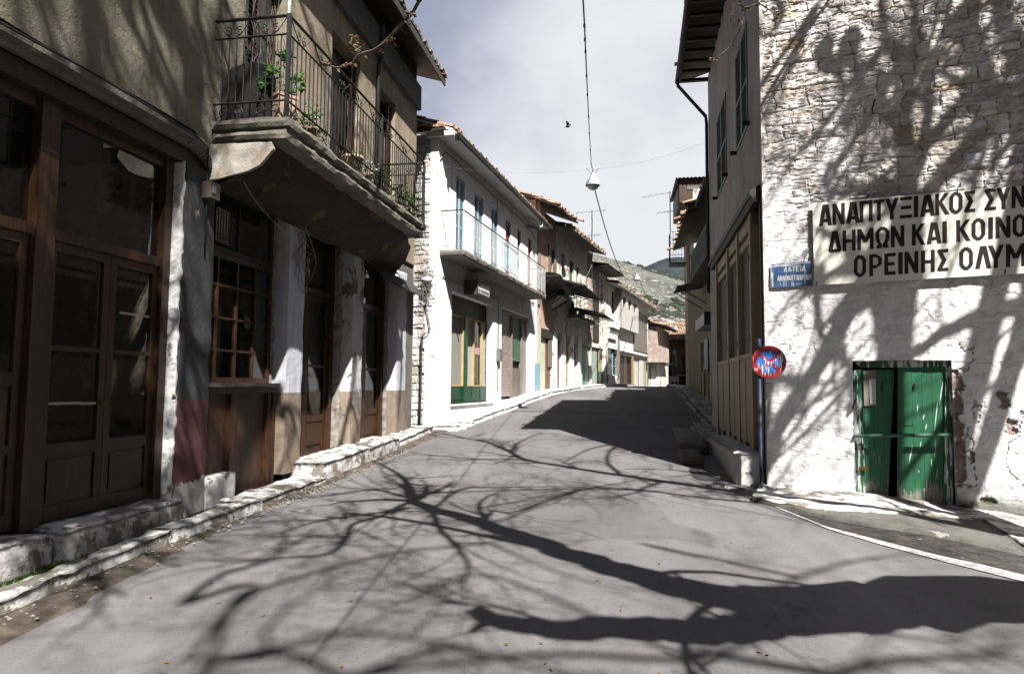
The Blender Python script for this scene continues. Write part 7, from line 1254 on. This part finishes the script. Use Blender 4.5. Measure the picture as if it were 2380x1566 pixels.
mb = MB(); mb.tube(sagline(W1.P(.3, .03, W1.px((1040, 396))[1]), L1 + (-.05, 0, .05), .12), .002, 4); mb.tube(sagline(L1 + (.05, 0, .05), RF.P(RL - .3, .02, RF.px((1642, 354))[1]), .12), .002, 4)
mb.build('stay_wire', M['cable_grey'], None, label='thin stay wire crossing the street above the nearest lamp', category='wire')
mb = MB(); a_ = W2.P(s5 - 3, .1, W2.px(z6(1360, 625))[1]); b_ = RG.P(s1, .9, za + .1)
for k in range(3): mb.tube(sagline(a_ + (0, 0, .12 * k), b_ + (0, 0, .14 * k), .35 + .06 * k), .012, 4)
mb.build('overhead_wires', M['iron'], None, label='three sagging dark wires crossing the far end of the street', category='wire')
def antenna(base, top, label, booms):
    t_ = thing('antenna', base, label, 'antenna', 'television antennas on the roofs'); m = MB(); m.tube([base, top], .022, 6); m.build('mast', M['iron_rust'], t_)
    m = MB()
    for f, ln, off, els, tl in booms:
        c = base + (top - base) * f; d = np.array([math.cos(off), math.sin(off) * .5, tl]); d /= np.linalg.norm(d); m.tube([c - d * ln * .55, c + d * ln * .45], .012, 4)
        for k in range(els): q = c + d * ln * (-.5 + .95 * k / max(1, els - 1)); e = np.cross(d, [0, 0, 1.]); e /= np.linalg.norm(e); h_ = .35 if els < 8 else .14; m.tube([q - e * h_, q + e * h_], .007, 4)
    m.build('dipoles', M['galv'], t_)
a0 = W2.P(*(lambda q: (q[0], .35, q[1]))(W2.px((1376, 660), .35))); a1 = W2.P(*(lambda q: (q[0], .35, q[1]))(W2.px((1373, 487), .35))); a1 = np.array([a0[0], a0[1], a1[2]]); antenna(a0, a1, 'thin television antenna mast rising before the dark roof of the left row', ((.99, 1.5, .2, 3, .14), (.66, .9, .4, 6, .12)))
mb = MB()
for k in range(3): mb.tube([a0 + (0, 0, 1.5) + (.03 * math.sin(j + k), 0, j * .22) for j in range(10)], .010, 4)
mb.tube(sagline(a0 + (0, 0, 1.0), W2.P(hs[2][0], .05, 6.6), .3), .010, 4); mb.build('antenna_lead', M['cable_grey'], None, label='pale loose leads hanging along the left antenna mast', category='wire')
a0 = RG.P(IBS, IBO, IBZ); a1 = a0.copy(); a1[2] = RX(30, 525, IBO, z2c)[1]; antenna(a0, a1, 'television antenna standing on the iron corner balcony against the clouds', ((.96, 2.6, .15, 9, .20), (.50, 1.2, .3, 5, .16)))
# bird in flight
bp_ = at(1320, 293, 16.); t_ = thing('bird', bp_, 'small dark bird flying with spread wings against the clouds left of the lamp cable', 'bird')
bm_ = bpy.data.meshes.new('body'); vs = [(-.12, 0, -.01), (-.07, 0, 0), (-.02, 0, .01), (.04, 0, .015), (.085, 0, .03), (.115, 0, .03), (0, .06, .03), (-.01, .13, .075), (-.03, .19, .12), (0, -.06, .02), (-.01, -.11, .0), (-.03, -.15, -.04)]
m = MB(); dx_ = CR * .9 + CU * .35; dx_ /= np.linalg.norm(dx_); dy_ = np.cross([0, 0, 1.], dx_); dz_ = np.cross(dx_, dy_)
Tm = lambda x, y, z: bp_ + (dx_ * x + dy_ * y + dz_ * z) * .66
m.tube([Tm(-.085, 0, -.0), Tm(-.05, 0, 0), Tm(0, 0, .0), Tm(.05, 0, .012), Tm(.085, 0, .022), Tm(.105, 0, .024), Tm(.128, 0, .020)], [.012, .030, .042, .036, .027, .020, .004], 10)
m.add([Tm(-.08, .012, 0), Tm(-.08, -.012, 0), Tm(-.16, -.035, -.004), Tm(-.165, 0, -.002), Tm(-.16, .035, -.004)], [(0, 1, 2, 3, 4)]); m.build('body', M['bird_grey'], t_, True); bpy.data.meshes.remove(bm_)
for sg, up1 in ((1, 1.0), (-1, .8)):
    m = MB(); W_s = [(.05, .02, .015), (.055, .10, .06 * up1), (.03, .17, .12 * up1), (-.03, .225, .17 * up1), (-.045, .16, .115 * up1), (-.05, .09, .055 * up1), (-.045, .02, .012)]
    vs = [Tm(a, sg * b, c) for a, b, c in W_s]; m.add(vs + [q + dz_ * .006 for q in vs], [tuple(range(7)), tuple(range(7, 14))] + [(i, (i + 1) % 7, 7 + (i + 1) % 7, 7 + i) for i in range(7)]); m.build('wing', M['bird_pale'] if sg > 0 else M['bird_grey'], t_)
